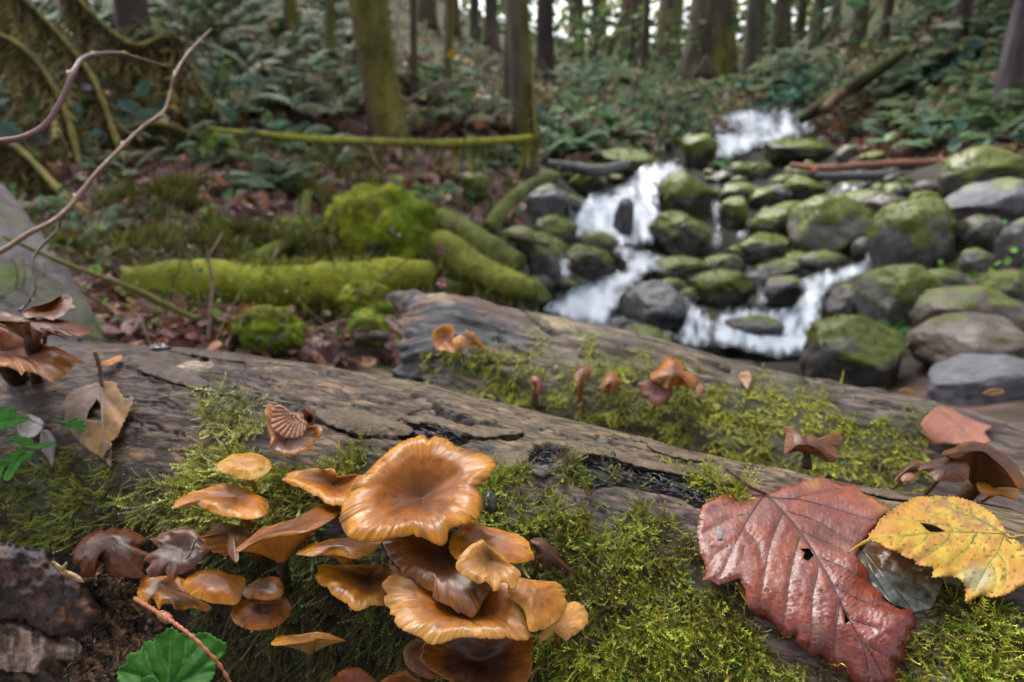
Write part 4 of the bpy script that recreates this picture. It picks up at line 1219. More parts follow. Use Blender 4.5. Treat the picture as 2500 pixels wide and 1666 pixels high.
RED = [(1835, 1193), (1864, 1200), (1886, 1198), (1931, 1184), (1969, 1175), (1997, 1165), (2028, 1174), (2063, 1184), (2094, 1188), (2108, 1204), (2133, 1218), (2160, 1235), (2174, 1245), (2157, 1259), (2140, 1280), (2126, 1298), (2115, 1318), (2098, 1339),
       (2094, 1360), (2119, 1395), (2126, 1426), (2150, 1447), (2160, 1468), (2195, 1486), (2223, 1489), (2234, 1510), (2237, 1534), (2223, 1538), (2227, 1569), (2213, 1583), (2213, 1618), (2195, 1625), (2202, 1656), (2192, 1680), (2167, 1700), (2115, 1700), (2087, 1668),
       (2060, 1642), (2032, 1635), (2014, 1611), (2004, 1601), (1980, 1606), (1962, 1587), (1945, 1569), (1941, 1552), (1920, 1559), (1903, 1541), (1886, 1524), (1868, 1506), (1837, 1496), (1823, 1472), (1819, 1447), (1811, 1426), (1807, 1412), (1785, 1420), (1757, 1427),
       (1732, 1420), (1713, 1418), (1725, 1402), (1718, 1374), (1708, 1346), (1703, 1315), (1704, 1273), (1711, 1245), (1725, 1228), (1750, 1214), (1778, 1205), (1802, 1205), (1819, 1196)]
RV = [([(1868, 1205), (1913, 1252), (1952, 1298), (1993, 1360), (2032, 1426), (2056, 1479), (2091, 1545), (2133, 1607), (2174, 1690)], 1.7), ([(1868, 1205), (1833, 1256), (1795, 1325), (1760, 1409)], 1.3), ([(1868, 1205), (1889, 1216), (1955, 1221), (2028, 1240), (2091, 1259), (2143, 1273)], 1.2),
      ([(1924, 1221), (1976, 1207), (2046, 1195)], .8), ([(1910, 1254), (1889, 1301), (1870, 1371), (1861, 1430), (1854, 1486)], 1), ([(1952, 1311), (1938, 1357), (1927, 1416), (1920, 1468), (1910, 1540)], 1), ([(1997, 1391), (1983, 1461), (1981, 1538), (1972, 1590)], .9),
      ([(2049, 1475), (2039, 1538), (2035, 1615)], .9), ([(2098, 1555), (2115, 1607), (2122, 1680)], .9), ([(1924, 1249), (1993, 1273), (2063, 1315), (2098, 1335)], .9), ([(1958, 1298), (2028, 1329), (2080, 1355)], .8), ([(2000, 1360), (2063, 1388), (2122, 1420)], .8),
      ([(2042, 1433), (2098, 1465), (2167, 1485)], .8), ([(2077, 1513), (2150, 1538), (2200, 1565)], .8), ([(2108, 1569), (2167, 1604), (2195, 1622)], .7), ([(1868, 1206), (1800, 1224), (1730, 1248)], .8), ([(1833, 1256), (1790, 1262), (1722, 1300)], .6), ([(1815, 1290), (1850, 1330), (1862, 1380)], .5),
      ([(1795, 1325), (1750, 1350), (1725, 1390)], .5)]
RH = [[(1953, 1341), (1976, 1339), (1988, 1357), (1972, 1371), (1960, 1364), (1965, 1350)], [(2054, 1479), (2070, 1499), (2075, 1517), (2061, 1525), (2063, 1506)]]
dred = fitdepth(BVH1, RED, 0.004)


def vdist(lines, x, y, which=None):
    d = np.full(np.shape(x), 1e9)
    for ln, r in lines:
        if which is not None and r < which: continue
        d = np.minimum(d, dline(x, y, ln))
    return d


def varc(lines, x, y):
    """distance along the nearest vein, slightly skewed with the distance from it"""
    best = np.full(np.shape(x), 1e9)
    arc = np.zeros(np.shape(x))
    for ln, r in lines:
        L = np.asarray(ln, float)
        s0 = 0.0
        for (x0, y0), (x1, y1) in zip(L[:-1], L[1:]):
            dx, dy = x1 - x0, y1 - y0
            ll = math.hypot(dx, dy)
            t = np.clip(((x - x0) * dx + (y - y0) * dy) / (ll * ll + 1e-9), 0, 1)
            dd = np.hypot(x - x0 - t * dx, y - y0 - t * dy)
            m = dd < best
            best = np.where(m, dd, best)
            arc = np.where(m, s0 + t * ll, arc)
            s0 += ll
    return arc + best * 0.35 + 6 * fbm(v3(x / 25, y / 25, 9), 2)


def hred(x, y):
    d = vdist(RV, x, y)
    puff = 0.0007 * (1 - np.exp(-d / 14.0))
    ed = dline(x, y, RED, True)
    wav = 0.0016 * np.sin(x / 34.0 + y / 60.0) * np.exp(-ed / 40) + 0.0007 * (fbm(v3(x / 45, y / 45, 3), 3) - 0.5) * 2
    # fine quilting across the side veins
    t = fbm(v3(x / 9.0, y / 9.0, 6), 2)
    return puff + wav + 0.0003 * t + 0.00048 * np.abs(np.sin(math.pi * varc(RV, x, y) / 12.0)) * np.exp(-((d - 16) / 16.0) ** 2) - 0.0045 * np.exp(-ed / 26) * sst(1400, 1600, y) - 0.002 * np.exp(-ed / 12)


def cred(x, y):
    d = vdist(RV, x, y)
    n = fbm(v3(x / 50, y / 50, 1), 4)
    n2_ = fbm(v3(x / 12, y / 12, 2), 3)
    c = lerp((0.175, 0.031, 0.016), (0.245, 0.055, 0.02), sst(0.35, 0.65, n))
    c = lerp(c, (0.185, 0.038, 0.036), sst(1350, 1600, y) * 0.7)  # pinkish sky sheen of the lower half mixed into the leaf colour
    c = lerp(c, (0.42, 0.17, 0.035), np.maximum(sst(2090, 2165, x) * sst(1290, 1200, y), sst(30, 5, np.hypot(x - 1985, y - 1178)) * 0.6))
    c = c * (0.75 + 0.5 * n2_)[:, None]
    c = c * (1 - 0.45 * np.exp(-(np.sin(math.pi * varc(RV, x, y) / 12.0) / .2) ** 2) * np.exp(-d / 40))[:, None]
    c = lerp(c, (0.04, 0.015, 0.014), np.exp(-(d / 2.2) ** 2) * 0.7)
    c = lerp(c, (0.14, 0.11, 0.10), sst(.60, .7, fbm(v3(x / 26, y / 26, 12), 3)) * sst(1500, 1540, y) * (x < 2010) * 0.6)
    return c


red_root, red_blade = sheet('leaf', serrate(RED, 6.5, 1.7, 1.2), dred, M['redleaf'], None, None, 5.0, hred, RH, 0.0003, 'large wet red-brown leaf with dark veins and two holes, lying on the front log', 'leaf', 'fallen leaves on the logs', cred)
vein_tubes(RV, dred, hred, red_root, (0.045, 0.022, 0.02), M['twig'], 0.00038)
pt = np.array([(1868, 1205, 0), (1850, 1198, .002), (1830, 1188, .005), (1800, 1165, .010), (1774, 1143, .013)])
w = P(pt[:, 0], pt[:, 1], dred(pt[:, 0], pt[:, 1]) - pt[:, 2] * 0.6 - 0.001)
w = catmull(w, 20)
v, f, s = tube(w, 0.0009 + 0.0003 * np.linspace(0, 1, 20), 8)
mk('petiole', v, f, M['twig'], (0.09, 0.03, 0.022), red_root)
fl, _ = sheet('flake', [(1750, 1288), (1756, 1284), (1762, 1295), (1766, 1302), (1764, 1318), (1752, 1318), (1750, 1303)], lambda x, y: dred(x, y) - hred(x, y) - 0.0006, M['rot'], (0.22, 0.22, 0.22), None, 3, None, (), 0.0004)
tag(fl, 'small grey bark flake stuck on the left lobe of the red-brown leaf', 'bark flake')

YEL = [(2120, 1315), (2123, 1305), (2136, 1290), (2145, 1273), (2162, 1258), (2164, 1250), (2180, 1244), (2202, 1231), (2225, 1220), (2244, 1213), (2275, 1213), (2292, 1212), (2324, 1213), (2351, 1218), (2376, 1226), (2408, 1244), (2435, 1267), (2458, 1300), (2469, 1309), (2500, 1338),
       (2535, 1370), (2545, 1410), (2500, 1429), (2488, 1433), (2463, 1450), (2425, 1460), (2395, 1454), (2378, 1463), (2357, 1471), (2357, 1435), (2345, 1416), (2328, 1410), (2303, 1408), (2277, 1411), (2279, 1395), (2277, 1386), (2260, 1384), (2237, 1378), (2231, 1366), (2216, 1364),
       (2195, 1349), (2168, 1340), (2145, 1326), (2124, 1322)]
YV = [([(2458, 1305), (2384, 1301), (2311, 1300), (2269, 1303), (2206, 1309), (2119, 1318)], 1.4), ([(2450, 1303), (2397, 1273), (2324, 1244), (2273, 1216)], 1.2), ([(2420, 1286), (2366, 1254), (2303, 1220)], .9), ([(2384, 1302), (2374, 1322), (2355, 1345), (2324, 1370)], 1),
      ([(2320, 1302), (2303, 1330), (2263, 1357)], .9), ([(2267, 1305), (2254, 1322), (2229, 1340)], .8), ([(2452, 1304), (2435, 1349), (2416, 1374), (2395, 1410), (2378, 1445)], 1.2), ([(2208, 1310), (2203, 1318), (2198, 1326)], .6), ([(2435, 1349), (2455, 1380), (2455, 1430)], .6),
      ([(2397, 1273), (2330, 1262), (2240, 1245)], .5), ([(2360, 1300), (2280, 1275), (2190, 1268)], .5), ([(2416, 1374), (2430, 1395), (2432, 1420)], .6)]
YH = [[(2246, 1277), (2264, 1279), (2282, 1284), (2311, 1298), (2290, 1300), (2271, 1300), (2262, 1294)], [(2452, 1308), (2462, 1318), (2474, 1330), (2466, 1328), (2456, 1320)]]
dyel0 = fitdepth(BVH1, [(2150, 1260), (2480, 1270), (2480, 1440), (2200, 1420)], 0.007)
dyel = lambda x, y: dyel0(x, y) - 0.004 - 0.016 * sst(2420, 2150, np.asarray(x, float)) * sst(1230, 1330, np.asarray(y, float))


def hyel(x, y):
    d = vdist(YV, x, y)
    ed = dline(x, y, YEL, True)
    return 0.0009 * (1 - np.exp(-d / 12.0)) + 0.0016 * (fbm(v3(x / 40, y / 40, 13), 3) - 0.5) * 2 + 0.0012 * np.exp(-ed / 14) * np.sin(x / 11 + y / 8)


def cyel(x, y):
    d = vdist(YV, x, y)
    n = fbm(v3(x / 42, y / 26, 21), 4)
    n2_ = fbm(v3(x / 10, y / 10, 22), 3)
    c = lerp((0.50, 0.26, 0.03), (0.56, 0.36, 0.05), sst(0.35, 0.65, n))
    c = lerp(c, (0.46, 0.20, 0.05), sst(0.52, 0.66, fbm(v3(x / 30, y / 30, 25), 3)) * 0.8)
    c = lerp(c, (0.45, 0.40, 0.04), np.exp(-(d / 5.0) ** 2) * 0.6)
    c = lerp(c, (0.30, 0.14, 0.08), sst(.42, .6, fbm(v3(x / 30, y / 22, 27), 3)) * sst(60, 20, dline(x, y, [(2300, 1220), (2400, 1270), (2440, 1300)])) * 0.75 * (y < 1290))
    c = lerp(c, (0.40, 0.40, 0.24), sst(45, 12, np.hypot((x - 2385) * .8, y - 1410)) * 0.8)
    c = c * (0.82 + 0.36 * n2_)[:, None]
    c = lerp(c, (0.16, 0.08, 0.02), sst(.70, .76, fbm(v3(x / 7, y / 7, 28), 2)) * 0.85)
    c = lerp(c, (0.16, 0.13, 0.02), np.exp(-(d / 1.4) ** 2) * 0.75)
    return c


yel_root, _ = sheet('leaf', serrate(YEL, 5.5, 2.0, 0.8), dyel, M['yelleaf'], None, None, 4.5, hyel, YH, 0.0003, 'bright yellow leaf with a slit hole and toothed edge, right of the red-brown leaf', 'leaf', 'fallen leaves on the logs', cyel)
vein_tubes(YV, dyel, hyel, yel_root, (0.14, 0.12, 0.03), M['twig'], 0.00026)
for pts_, rr_, in (([(2458, 1305), (2469, 1313), (2490, 1309), (2530, 1308), (2600, 1312)], 0.0006),):
    q = np.array(pts_, float)
    w = catmull(P(q[:, 0], q[:, 1], dyel(q[:, 0], q[:, 1]) - 0.001), 20)
    v, f, s = tube(w, rr_, 7)
    mk('petiole', v, f, M['twig'], (0.35, 0.25, 0.06), yel_root)
q = np.array([(2126, 1318), (2110, 1325), (2092, 1335), (2070, 1350)], float)
w = catmull(P(q[:, 0], q[:, 1], dyel(q[:, 0], q[:, 1]) - 0.0003), 14)
v, f, s = tube(w, np.linspace(0.0010, 0.0002, 14), 6)
mk('leaf_tip', v, f, M['yelleaf'], (0.40, 0.26, 0.03), yel_root)

SLIME = [(2080, 1335), (2120, 1320), (2176, 1340), (2235, 1376), (2273, 1391), (2283, 1405), (2300, 1425), (2290, 1450), (2277, 1482), (2248, 1492), (2225, 1494), (2206, 1484), (2176, 1473), (2149, 1448), (2115, 1422), (2085, 1380)]
dsl = fitdepth(BVH1, SLIME, 0.001)
hsl = lambda x, y: 0.0011 * np.sin((x * 0.55 - y * 0.8) / 9.0 + 3 * fbm(v3(x / 40, y / 40, 41), 2)) + 0.0018 * fbm(v3(x / 16, y / 16, 42), 3)
csl = lambda x, y: lerp(lerp((0.085, 0.072, 0.035), (0.18, 0.185, 0.175), sst(.4, .6, fbm(v3(x / 22, y / 22, 44), 3)) * sst(1370, 1430, y + (2200 - x) * .25)), (0.13, 0.055, 0.015), sst(1400, 1350, y - (x - 2150) * 0.35))
sl_root, _ = sheet('leaf', resample(SLIME, 8), dsl, M['slime'], None, None, 5, hsl, (), 0.0003, 'slimy grey decayed leaf lying between the red-brown and yellow leaves', 'leaf', 'fallen leaves on the logs', csl)
vein_tubes([([(2110, 1350), (2160, 1410), (2220, 1480)], 1.6), ([(2150, 1385), (2210, 1415), (2270, 1450)], 1.2), ([(2120, 1375), (2140, 1415), (2170, 1460)], 1.1)], dsl, hsl, sl_root, (0.10, 0.085, 0.06), M['slime'], 0.0006)

# brown leaf on the left of the front log
BR = [(217, 939), (184, 952), (161, 972), (144, 998), (158, 1005), (158, 1028), (173, 1056), (189, 1074), (214, 1097), (235, 1110), (252, 1122), (258, 1106), (273, 1092), (271, 1078), (284, 1071), (296, 1044), (311, 1013), (327, 970), (306, 975), (288, 950), (281, 934), (256, 931), (245, 934)]
BHL = [[(237, 975), (244, 985), (247, 1000), (248, 1026), (230, 1027), (211, 1024), (216, 1003)]]
dbr = fitdepth(BVH1, BR, 0.006)
BRV = [([(247, 935), (249, 985), (250, 1040), (252, 1118)], 1.6), ([(249, 950), (215, 985), (170, 1030)], .9), ([(249, 960), (285, 1000), (300, 1020)], .8), ([(250, 1030), (225, 1060), (205, 1085)], .8), ([(247, 940), (200, 960), (150, 995)], .8), ([(250, 1040), (275, 1062), (282, 1068)], .7)]
hbr = lambda x, y: 0.004 * (1 - np.exp(-vdist(BRV, x, y) / 22.0)) + 0.002 * (fbm(v3(x / 40, y / 40, 51), 3) - 0.5)
cbr = lambda x, y: lerp(lerp((0.17, 0.115, 0.09), (0.28, 0.15, 0.055), sst(195, 265, x + (y - 1000) * 0.4 + 60 * (fbm(v3(x / 30, y / 30, 54), 3) - .5))), (0.10, 0.06, 0.04), sst(.55, .68, fbm(v3(x / 28, y / 28, 55), 3)) * 0.6)
br_root, _ = sheet('leaf', serrate(BR, 7, 1.6), dbr, M['dryleaf'], None, None, 6, hbr, BHL, 0.0004, 'dull brown leaf with a torn hole on the left end of the front log', 'leaf', 'fallen leaves on the logs', cbr)
vein_tubes(BRV, dbr, hbr, br_root, (0.16, 0.11, 0.09), M['twig'], 0.0007)
q = np.array([(248, 940), (246, 915), (243, 895), (236, 872), (231, 858)], float)
w = catmull(P(q[:, 0], q[:, 1], dbr(q[:, 0], np.maximum(q[:, 1], 935)) - np.array([.002, .006, .010, .014, .016])), 16)
v, f, s = tube(w, 0.0013, 8)
mk('petiole', v, f, M['twig'], (0.2, 0.12, 0.075), br_root)


def small_leaf(poly, bvh, lift, col, label, mat='dryleaf', mid=None, sp=5, depth=None, cup=0.0, serr=True, group='fallen leaves on the logs', depthfun=None, name='leaf', cat='leaf'):
    df = depthfun or ((lambda x, y: np.full(np.shape(x), depth)) if depth else fitdepth(bvh, poly, lift))
    pl = np.array(poly, float)
    cx_, cy_ = pl.mean(0)
    rr_ = np.ptp(pl, 0).max() / 2
    mid = mid or [tuple(pl[0]), tuple(pl[len(pl) // 2])]
    hf = lambda x, y: cup * (np.hypot(x - cx_, y - cy_) / rr_) ** 2 + 0.0006 * (1 - np.exp(-dline(x, y, mid) / 6.0))
    cf = lambda x, y: lerp(np.array(col) * (0.7 + 0.6 * fbm(v3(x / 14, y / 14, cx_), 3))[:, None], np.array(col) * 0.55, np.exp(-(dline(x, y, mid) / 2.0) ** 2))
    r_, b_ = sheet(name, serrate(poly, 5, 1.0) if serr else resample(poly, 5), df, M[mat], None, None, sp, hf, (), 0.0004, label, cat, group, cf)
    q = resample(np.array(mid, float), 6, False)
    w_ = P(q[:, 0], q[:, 1], df(q[:, 0], q[:, 1]) - hf(q[:, 0], q[:, 1]) - 0.0002)
    v_, f_, s_ = tube(w_, np.linspace(0.0006, 0.0002, len(w_)) * (hdepth(BVH1, cx_, cy_, 0.5) / 0.33), 6)
    mk('midrib', v_, f_, M['twig'], np.array(col) * 0.6, r_)
    return r_


small_leaf([(235, 889), (250, 884), (268, 878), (284, 871), (297, 868), (293, 882), (280, 887), (270, 892), (252, 893), (240, 893)], BVH1, 0.016, (0.50, 0.19, 0.05), 'small bright orange leaf scrap beside the stem of the brown leaf', cup=-0.003)
small_leaf([(102, 1052), (117, 1050), (130, 1064), (137, 1078), (134, 1098), (128, 1137), (114, 1116), (101, 1100), (98, 1074)], BVH1, 0.006, (0.2, 0.165, 0.16), 'small pale grey leaf pointing down beside the green leaflets', cup=0.003)
small_leaf([(40, 1010), (75, 1012), (100, 1022), (110, 1042), (90, 1066), (60, 1078), (45, 1055)], BVH1, 0.002, (0.10, 0.065, 0.05), 'dull brown leaf behind the green leaflets at the left edge', 'slime', cup=0.003)
small_leaf([(256, 1112), (262, 1100), (273, 1098), (272, 1120), (270, 1142), (260, 1128)], BVH1, 0.003, (0.26, 0.15, 0.12), 'tiny pink-brown leaf tip under the point of the brown leaf')
small_leaf([(2249, 1035), (2256, 1022), (2267, 1011), (2288, 993), (2305, 994), (2323, 999), (2354, 1014), (2388, 1030), (2421, 1043), (2404, 1056), (2418, 1078), (2394, 1086), (2365, 1082), (2333, 1086), (2301, 1083), (2278, 1086), (2259, 1059)], BVH2, 0.004, (0.33, 0.13, 0.09),
           'pinkish red leaf lying on the second log at the right', mid=[(2290, 996), (2320, 1022), (2356, 1056)], cup=0.004)
small_leaf([(1803, 918), (1812, 909), (1828, 908), (1836, 920), (1830, 938), (1824, 952), (1816, 938)], BVH2, 0.006, (0.38, 0.21, 0.12), 'tiny beige leaf standing in moss on the second log', cup=0.003)
small_leaf([(1702, 938), (1710, 936), (1718, 948), (1712, 962), (1706, 978), (1700, 960)], BVH2, 0.012, (0.36, 0.14, 0.08), 'tiny rust leaf scrap beside the crumpled orange mushroom')
small_leaf([(1350, 895), (1358, 892), (1364, 898), (1356, 902)], BVH2, 0.004, (0.42, 0.28, 0.2), 'speck of pale leaf on the grey bark of the second log')
small_leaf([(2195, 955), (2210, 948), (2226, 952), (2234, 962), (2215, 964)], BVH2, 0.004, (0.5, 0.24, 0.06), 'small orange leaf on the far edge of the second log')
small_leaf([(2400, 962), (2420, 950), (2445, 950), (2452, 962), (2425, 968)], BVH2, 0.004, (0.42, 0.22, 0.12), 'small beige leaf lying near the blue-grey boulder')
small_leaf([(1800, 1420), (1815, 1432), (1830, 1462), (1822, 1470), (1806, 1448)], BVH1, 0.004, (0.40, 0.22, 0.02), 'scrap of yellow leaf peeping from under the red-brown leaf', 'yelleaf')

# green leaf at the bottom left
GL = [(292, 1672), (287, 1632), (309, 1619), (314, 1596), (342, 1588), (352, 1568), (375, 1565), (377, 1553), (398, 1545), (418, 1531), (441, 1545), (462, 1550), (485, 1545), (507, 1545), (523, 1557), (553, 1570), (548, 1593), (530, 1619), (525, 1642), (512, 1668), (484, 1690), (430, 1710), (357, 1700), (310, 1692)]
dgl = planed(420, 1630, 0.262, 0.00003, -0.00008)
GV = [([(405, 1690), (412, 1640), (418, 1540)], 1.4), ([(405, 1690), (440, 1640), (500, 1560)], 1.1), ([(405, 1690), (470, 1650), (540, 1590)], 1), ([(405, 1690), (370, 1640), (352, 1575)], 1.1), ([(405, 1690), (340, 1650), (292, 1640)], 1), ([(412, 1640), (395, 1600), (385, 1560)], .7), ([(440, 1640), (452, 1600), (455, 1555)], .7), ([(470, 1650), (510, 1640), (525, 1640)], .6)]
hgl = lambda x, y: 0.002 * (1 - np.exp(-vdist(GV, x, y) / 14.0)) + 0.003 * (fbm(v3(x / 60, y / 60, 61), 3) - .5)
cgl = lambda x, y: lerp(np.array((0.03, 0.125, 0.012)) * (0.7 + .6 * fbm(v3(x / 30, y / 30, 62), 3))[:, None], (0.10, 0.24, 0.06), np.exp(-(vdist(GV, x, y) / 1.6) ** 2) * .6)
gl_root, _ = sheet('leaf', serrate(GL, 7, 2.2, 1.0), dgl, M['green'], None, None, 5.5, hgl, (), 0.0004, 'large dark green round leaf with scalloped edge at the bottom', 'leaf', None, cgl)
vein_tubes(GV, dgl, hgl, gl_root, (0.07, 0.20, 0.05), M['green'], 0.0004)
w = catmull(P(np.array([405, 400, 380]), np.array([1690, 1740, 1850]), np.array([.262, .265, .28])), 10)
v, f, s = tube(w, 0.0012, 8)
mk('petiole', v, f, M['green'], (0.06, 0.14, 0.03), gl_root)
small_leaf([(330, 1680), (345, 1660), (362, 1651), (378, 1653), (380, 1668), (368, 1690), (340, 1700)], BVH1, 0, (0.06, 0.22, 0.035), 'small light green leaf overlapping the large green one', 'green', depth=0.252, group=None)

# fresh green fern-like leaflets at the left edge
dgf = hdepth(BVH1, 60, 1060) - 0.03
for i_, (pl, lb, m_) in enumerate([
    ([(-30, 1000), (-10, 990), (8, 996), (16, 998), (24, 994), (35, 996), (38, 1012), (52, 1014), (71, 1016), (64, 1027), (50, 1033), (38, 1039), (16, 1046), (0, 1050), (-30, 1052)], 'uppermost lobed green leaflet at the left edge', [(-30, 1030), (20, 1025), (68, 1018)]),
    ([(23, 1070), (36, 1066), (51, 1065), (64, 1067), (77, 1073), (88, 1087), (110, 1082), (135, 1078), (130, 1086), (117, 1091), (95, 1097), (78, 1096), (64, 1094), (45, 1084)], 'middle lobed green leaflet reaching over the pale grey leaf', [(25, 1072), (70, 1085), (132, 1080)]),
    ([(5, 1113), (20, 1105), (38, 1108), (36, 1090), (48, 1094), (62, 1102), (84, 1104), (78, 1114), (70, 1120), (58, 1126), (45, 1142), (34, 1158), (24, 1172), (8, 1172), (12, 1156), (22, 1140), (18, 1128), (24, 1118)], 'lowest lobed green leaflet at the left edge', [(60, 1100), (40, 1125), (16, 1168)]),
    ([(-25, 1120), (0, 1121), (15, 1124), (22, 1132), (10, 1145), (2, 1168), (-20, 1180)], 'green leaflet cut off by the left edge', [(-20, 1125), (0, 1135), (15, 1128)]),
    ([(140, 1030), (150, 1028), (162, 1033), (172, 1024), (184, 1019), (190, 1023), (180, 1031), (196, 1026), (208, 1025), (205, 1032), (192, 1035), (212, 1037), (206, 1042), (196, 1043), (216, 1055), (218, 1064), (206, 1060), (190, 1052), (178, 1046), (164, 1041), (150, 1036)], 'comb-like green leaflet lying over the brown leaf', [(142, 1031), (175, 1037), (214, 1060)])]):
    pf = dgf if i_ < 4 else hdepth(BVH1, 180, 1040) - 0.014
    small_leaf(pl, BVH1, 0, (0.09, 0.30, 0.05), lb, 'green', m_, 4, depth=pf, cup=0.004, serr=True, group='fresh green leaflets at the left edge')

# ---------------------------------------------------------------- twigs in front
def twig(px, py, d, r, label, col, budpos=(), budr=2.0, n=60, parent=None, name='twig'):
    w_ = catmull(P(np.array(px, float), np.array(py, float), np.array(d, float)), n)
    r_ = np.interp(np.linspace(0, 1, n), np.linspace(0, 1, len(r)), r)
    kn = np.zeros(n)
    for b in budpos:
        kn += np.exp(-((np.linspace(0, 1, n) - b) / 0.012) ** 2)
    v_, f_, s_ = tube(w_, r_ * (1 + 0.45 * kn), 9, 0.12, 300)
    root = empty(name, w_[0], label, 'twig')
    cc = lerp(np.array(col), np.array(col) * 0.65, fbm(v_ * 220, 3))
    mk('stem', v_, f_, M['twig'], cc, root)
    for b in budpos:
        k_ = int(b * (n - 1))
        tg_ = nrm(w_[min(k_ + 1, n - 1)] - w_[max(k_ - 1, 0)])
        sd_ = nrm(np.cross(tg_, FWD)) * (1 if random.random() < .5 else -1)
        bl = r_[k_] * budr * 2.2
        bp = np.linspace(0, 1, 7)[:, None]
        path = w_[k_] + (sd_ * 0.7 + tg_ * 0.7) * bp * bl
        bv, bf, bs_ = tube(path, r_[k_] * budr * np.array([.55, .8, .85, .75, .55, .3, .05]) * .75, 8)
        mk('bud', bv, bf, M['twig'], (0.30, 0.27, 0.09), root)
    return root


twig([-120, 0, 60, 110, 150, 178, 200, 240, 292, 330, 365, 402], [352, 345, 334, 305, 245, 180, 145, 132, 130, 140, 150, 161], [.50, .52, .53, .54, .55, .56, .58, .60, .63, .66, .69, .72], [.0024, .0023, .0022, .0019, .0016, .0012, .0009], 'smooth purple-red bare twig arching at the upper left', (0.20, 0.10, 0.11), (.40, .56, .70, .80, .985))
twig([-150, 0, 70, 130, 180, 232, 300, 350, 397, 412, 420, 424, 445, 475, 515], [690, 615, 570, 540, 495, 427, 358, 310, 277, 245, 210, 190, 150, 112, 72], [.50, .53, .55, .57, .59, .61, .64, .66, .68, .69, .70, .70, .73, .76, .80], [.0022, .0021, .002, .0018, .0017, .0016, .0012, .0009], 'long thin brown twig with small buds rising across the left side', (0.22, 0.115, 0.07), (.30, .46, .58, .735, .845))
twig([148, 142, 112, 85, 80, 82, 86, 78, 60, 48], [533, 560, 590, 622, 640, 672, 700, 725, 748, 760], [.58, .58, .57, .56, .555, .55, .545, .54, .535, .53], [.0010, .0012, .0012, .0012], 'thin dark side twig hanging down behind the left mushrooms', (0.10, 0.07, 0.055), (.12, .85), 1.6)
twig([140, 150, 160, 168, 174], [310, 330, 352, 372, 385], [.9, .9, .91, .92, .92], [.0012, .0014, .0008], 'short pale dead stem tip left of the long brown twig', (0.3, 0.2, 0.13))

# reddish cedar twig over the green leaf
q = np.array([(330, 1462), (344, 1471), (382, 1494), (418, 1517), (444, 1535), (479, 1563), (508, 1593), (530, 1616), (548, 1642), (562, 1668), (585, 1710)], float)
w = catmull(P(q[:, 0], q[:, 1], np.array([.290, .284, .268, .256, .250, .245, .243, .243, .243, .243, .243])), 120)
tt = np.linspace(0, 1, 120)
rad = 0.0008 * (1 + 0.22 * np.sin(tt * 150)) * (1.1 - 0.35 * tt)
rad = rad * (1 + 1.25 * np.exp(-((tt - 0.43) / 0.055) ** 4))
v, f, s = tube(w, rad, 10, 0.25, 700)
tw_root = empty('twig', w[0], 'rust-red scaly cedar twig lying across the large green leaf', 'twig')
cc = lerp((0.30, 0.085, 0.045), (0.36, 0.13, 0.05), (0.5 + 0.5 * np.sin(s * 150)))
mk('stem', v, f, M['twig'], cc * (0.6 + 0.8 * fbm(v * 500, 3))[:, None], tw_root)
# small needles on the mushrooms
def needle(a, b, depth_a, depth_b, r, col, label):
    w_ = np.linspace(P(*a, depth_a), P(*b, depth_b), 8)
    v_, f_, s_ = tube(w_, r * np.array([.4, .9, 1, 1, 1, 1, .8, .2]), 6)
    o_ = mk('needle', v_, f_, M['green'], col)
    tag(o_, label, 'needle')


for a, b, la in (((476, 1316), (466, 1344), 'pale green conifer needle lying on the purple-brown flower-like mushroom, upper half'), ((466, 1346), (452, 1366), 'pale green conifer needle lying on the purple-brown flower-like mushroom, lower half')):
    ta = CAM + ray(*a) * (((O21 + n21 * 0.10 * R21 - CAM) @ n21) / (ray(*a) @ n21))
    tb = CAM + ray(*b) * (((O21 + n21 * 0.10 * R21 - CAM) @ n21) / (ray(*b) @ n21))
    needle(a, b, (ta - CAM) @ FWD, (tb - CAM) @ FWD, 0.00042, (0.22, 0.36, 0.16), la)

# ---------------------------------------------------------------- rotten wood at the lower left
BK = [(-160, 1330), (0, 1326), (51, 1333), (120, 1348), (138, 1374), (176, 1415), (204, 1420), (230, 1466), (246, 1486), (245, 1512), (219, 1530), (178, 1541), (122, 1551), (102, 1538), (71, 1518), (51, 1507), (0, 1510), (-160, 1520)]
db = hdepth(BVH1, 250, 1450)
rw = empty('bark_slab', P(90, 1440, db - 0.03), 'dark rotten slab of bark with splintered pale wood under it at the lower left corner', 'bark slab')


def slab(name, poly, df, thick, mat, colf, parent, lump, sp=6, edge=0.006):
    v2_, f_ = tri2d(resample(poly, 7) + rng.normal(0, 1.2, (len(resample(poly, 7)), 2)), sp)
    x, y = v2_[:, 0], v2_[:, 1]
    e = dline(x, y, poly, True)
    d = df(x, y) - lump * (fbm(v3(x / 30, y / 22, 71), 4) - 0.3) - edge * sst(0, 18, e)
    w1 = P(x, y, d)
    w2 = P(x, y, d + thick)
    n_ = len(w1)
    eset = {}
    for t in f_:
        for a_, b_ in ((t[0], t[1]), (t[1], t[2]), (t[2], t[0])):
            k_ = (min(a_, b_), max(a_, b_))
            eset[k_] = None if k_ in eset else (a_, b_)
    side = np.array([(b_, a_, a_ + n_, b_ + n_) for ab in eset.values() if ab for a_, b_ in (ab,)])
    c_ = colf(x, y)
    return mk(name, np.vstack([w1, w2]), [f_, f_[:, ::-1] + n_, side], mat, np.vstack([c_, c_ * 0.6]), parent, smooth=True)


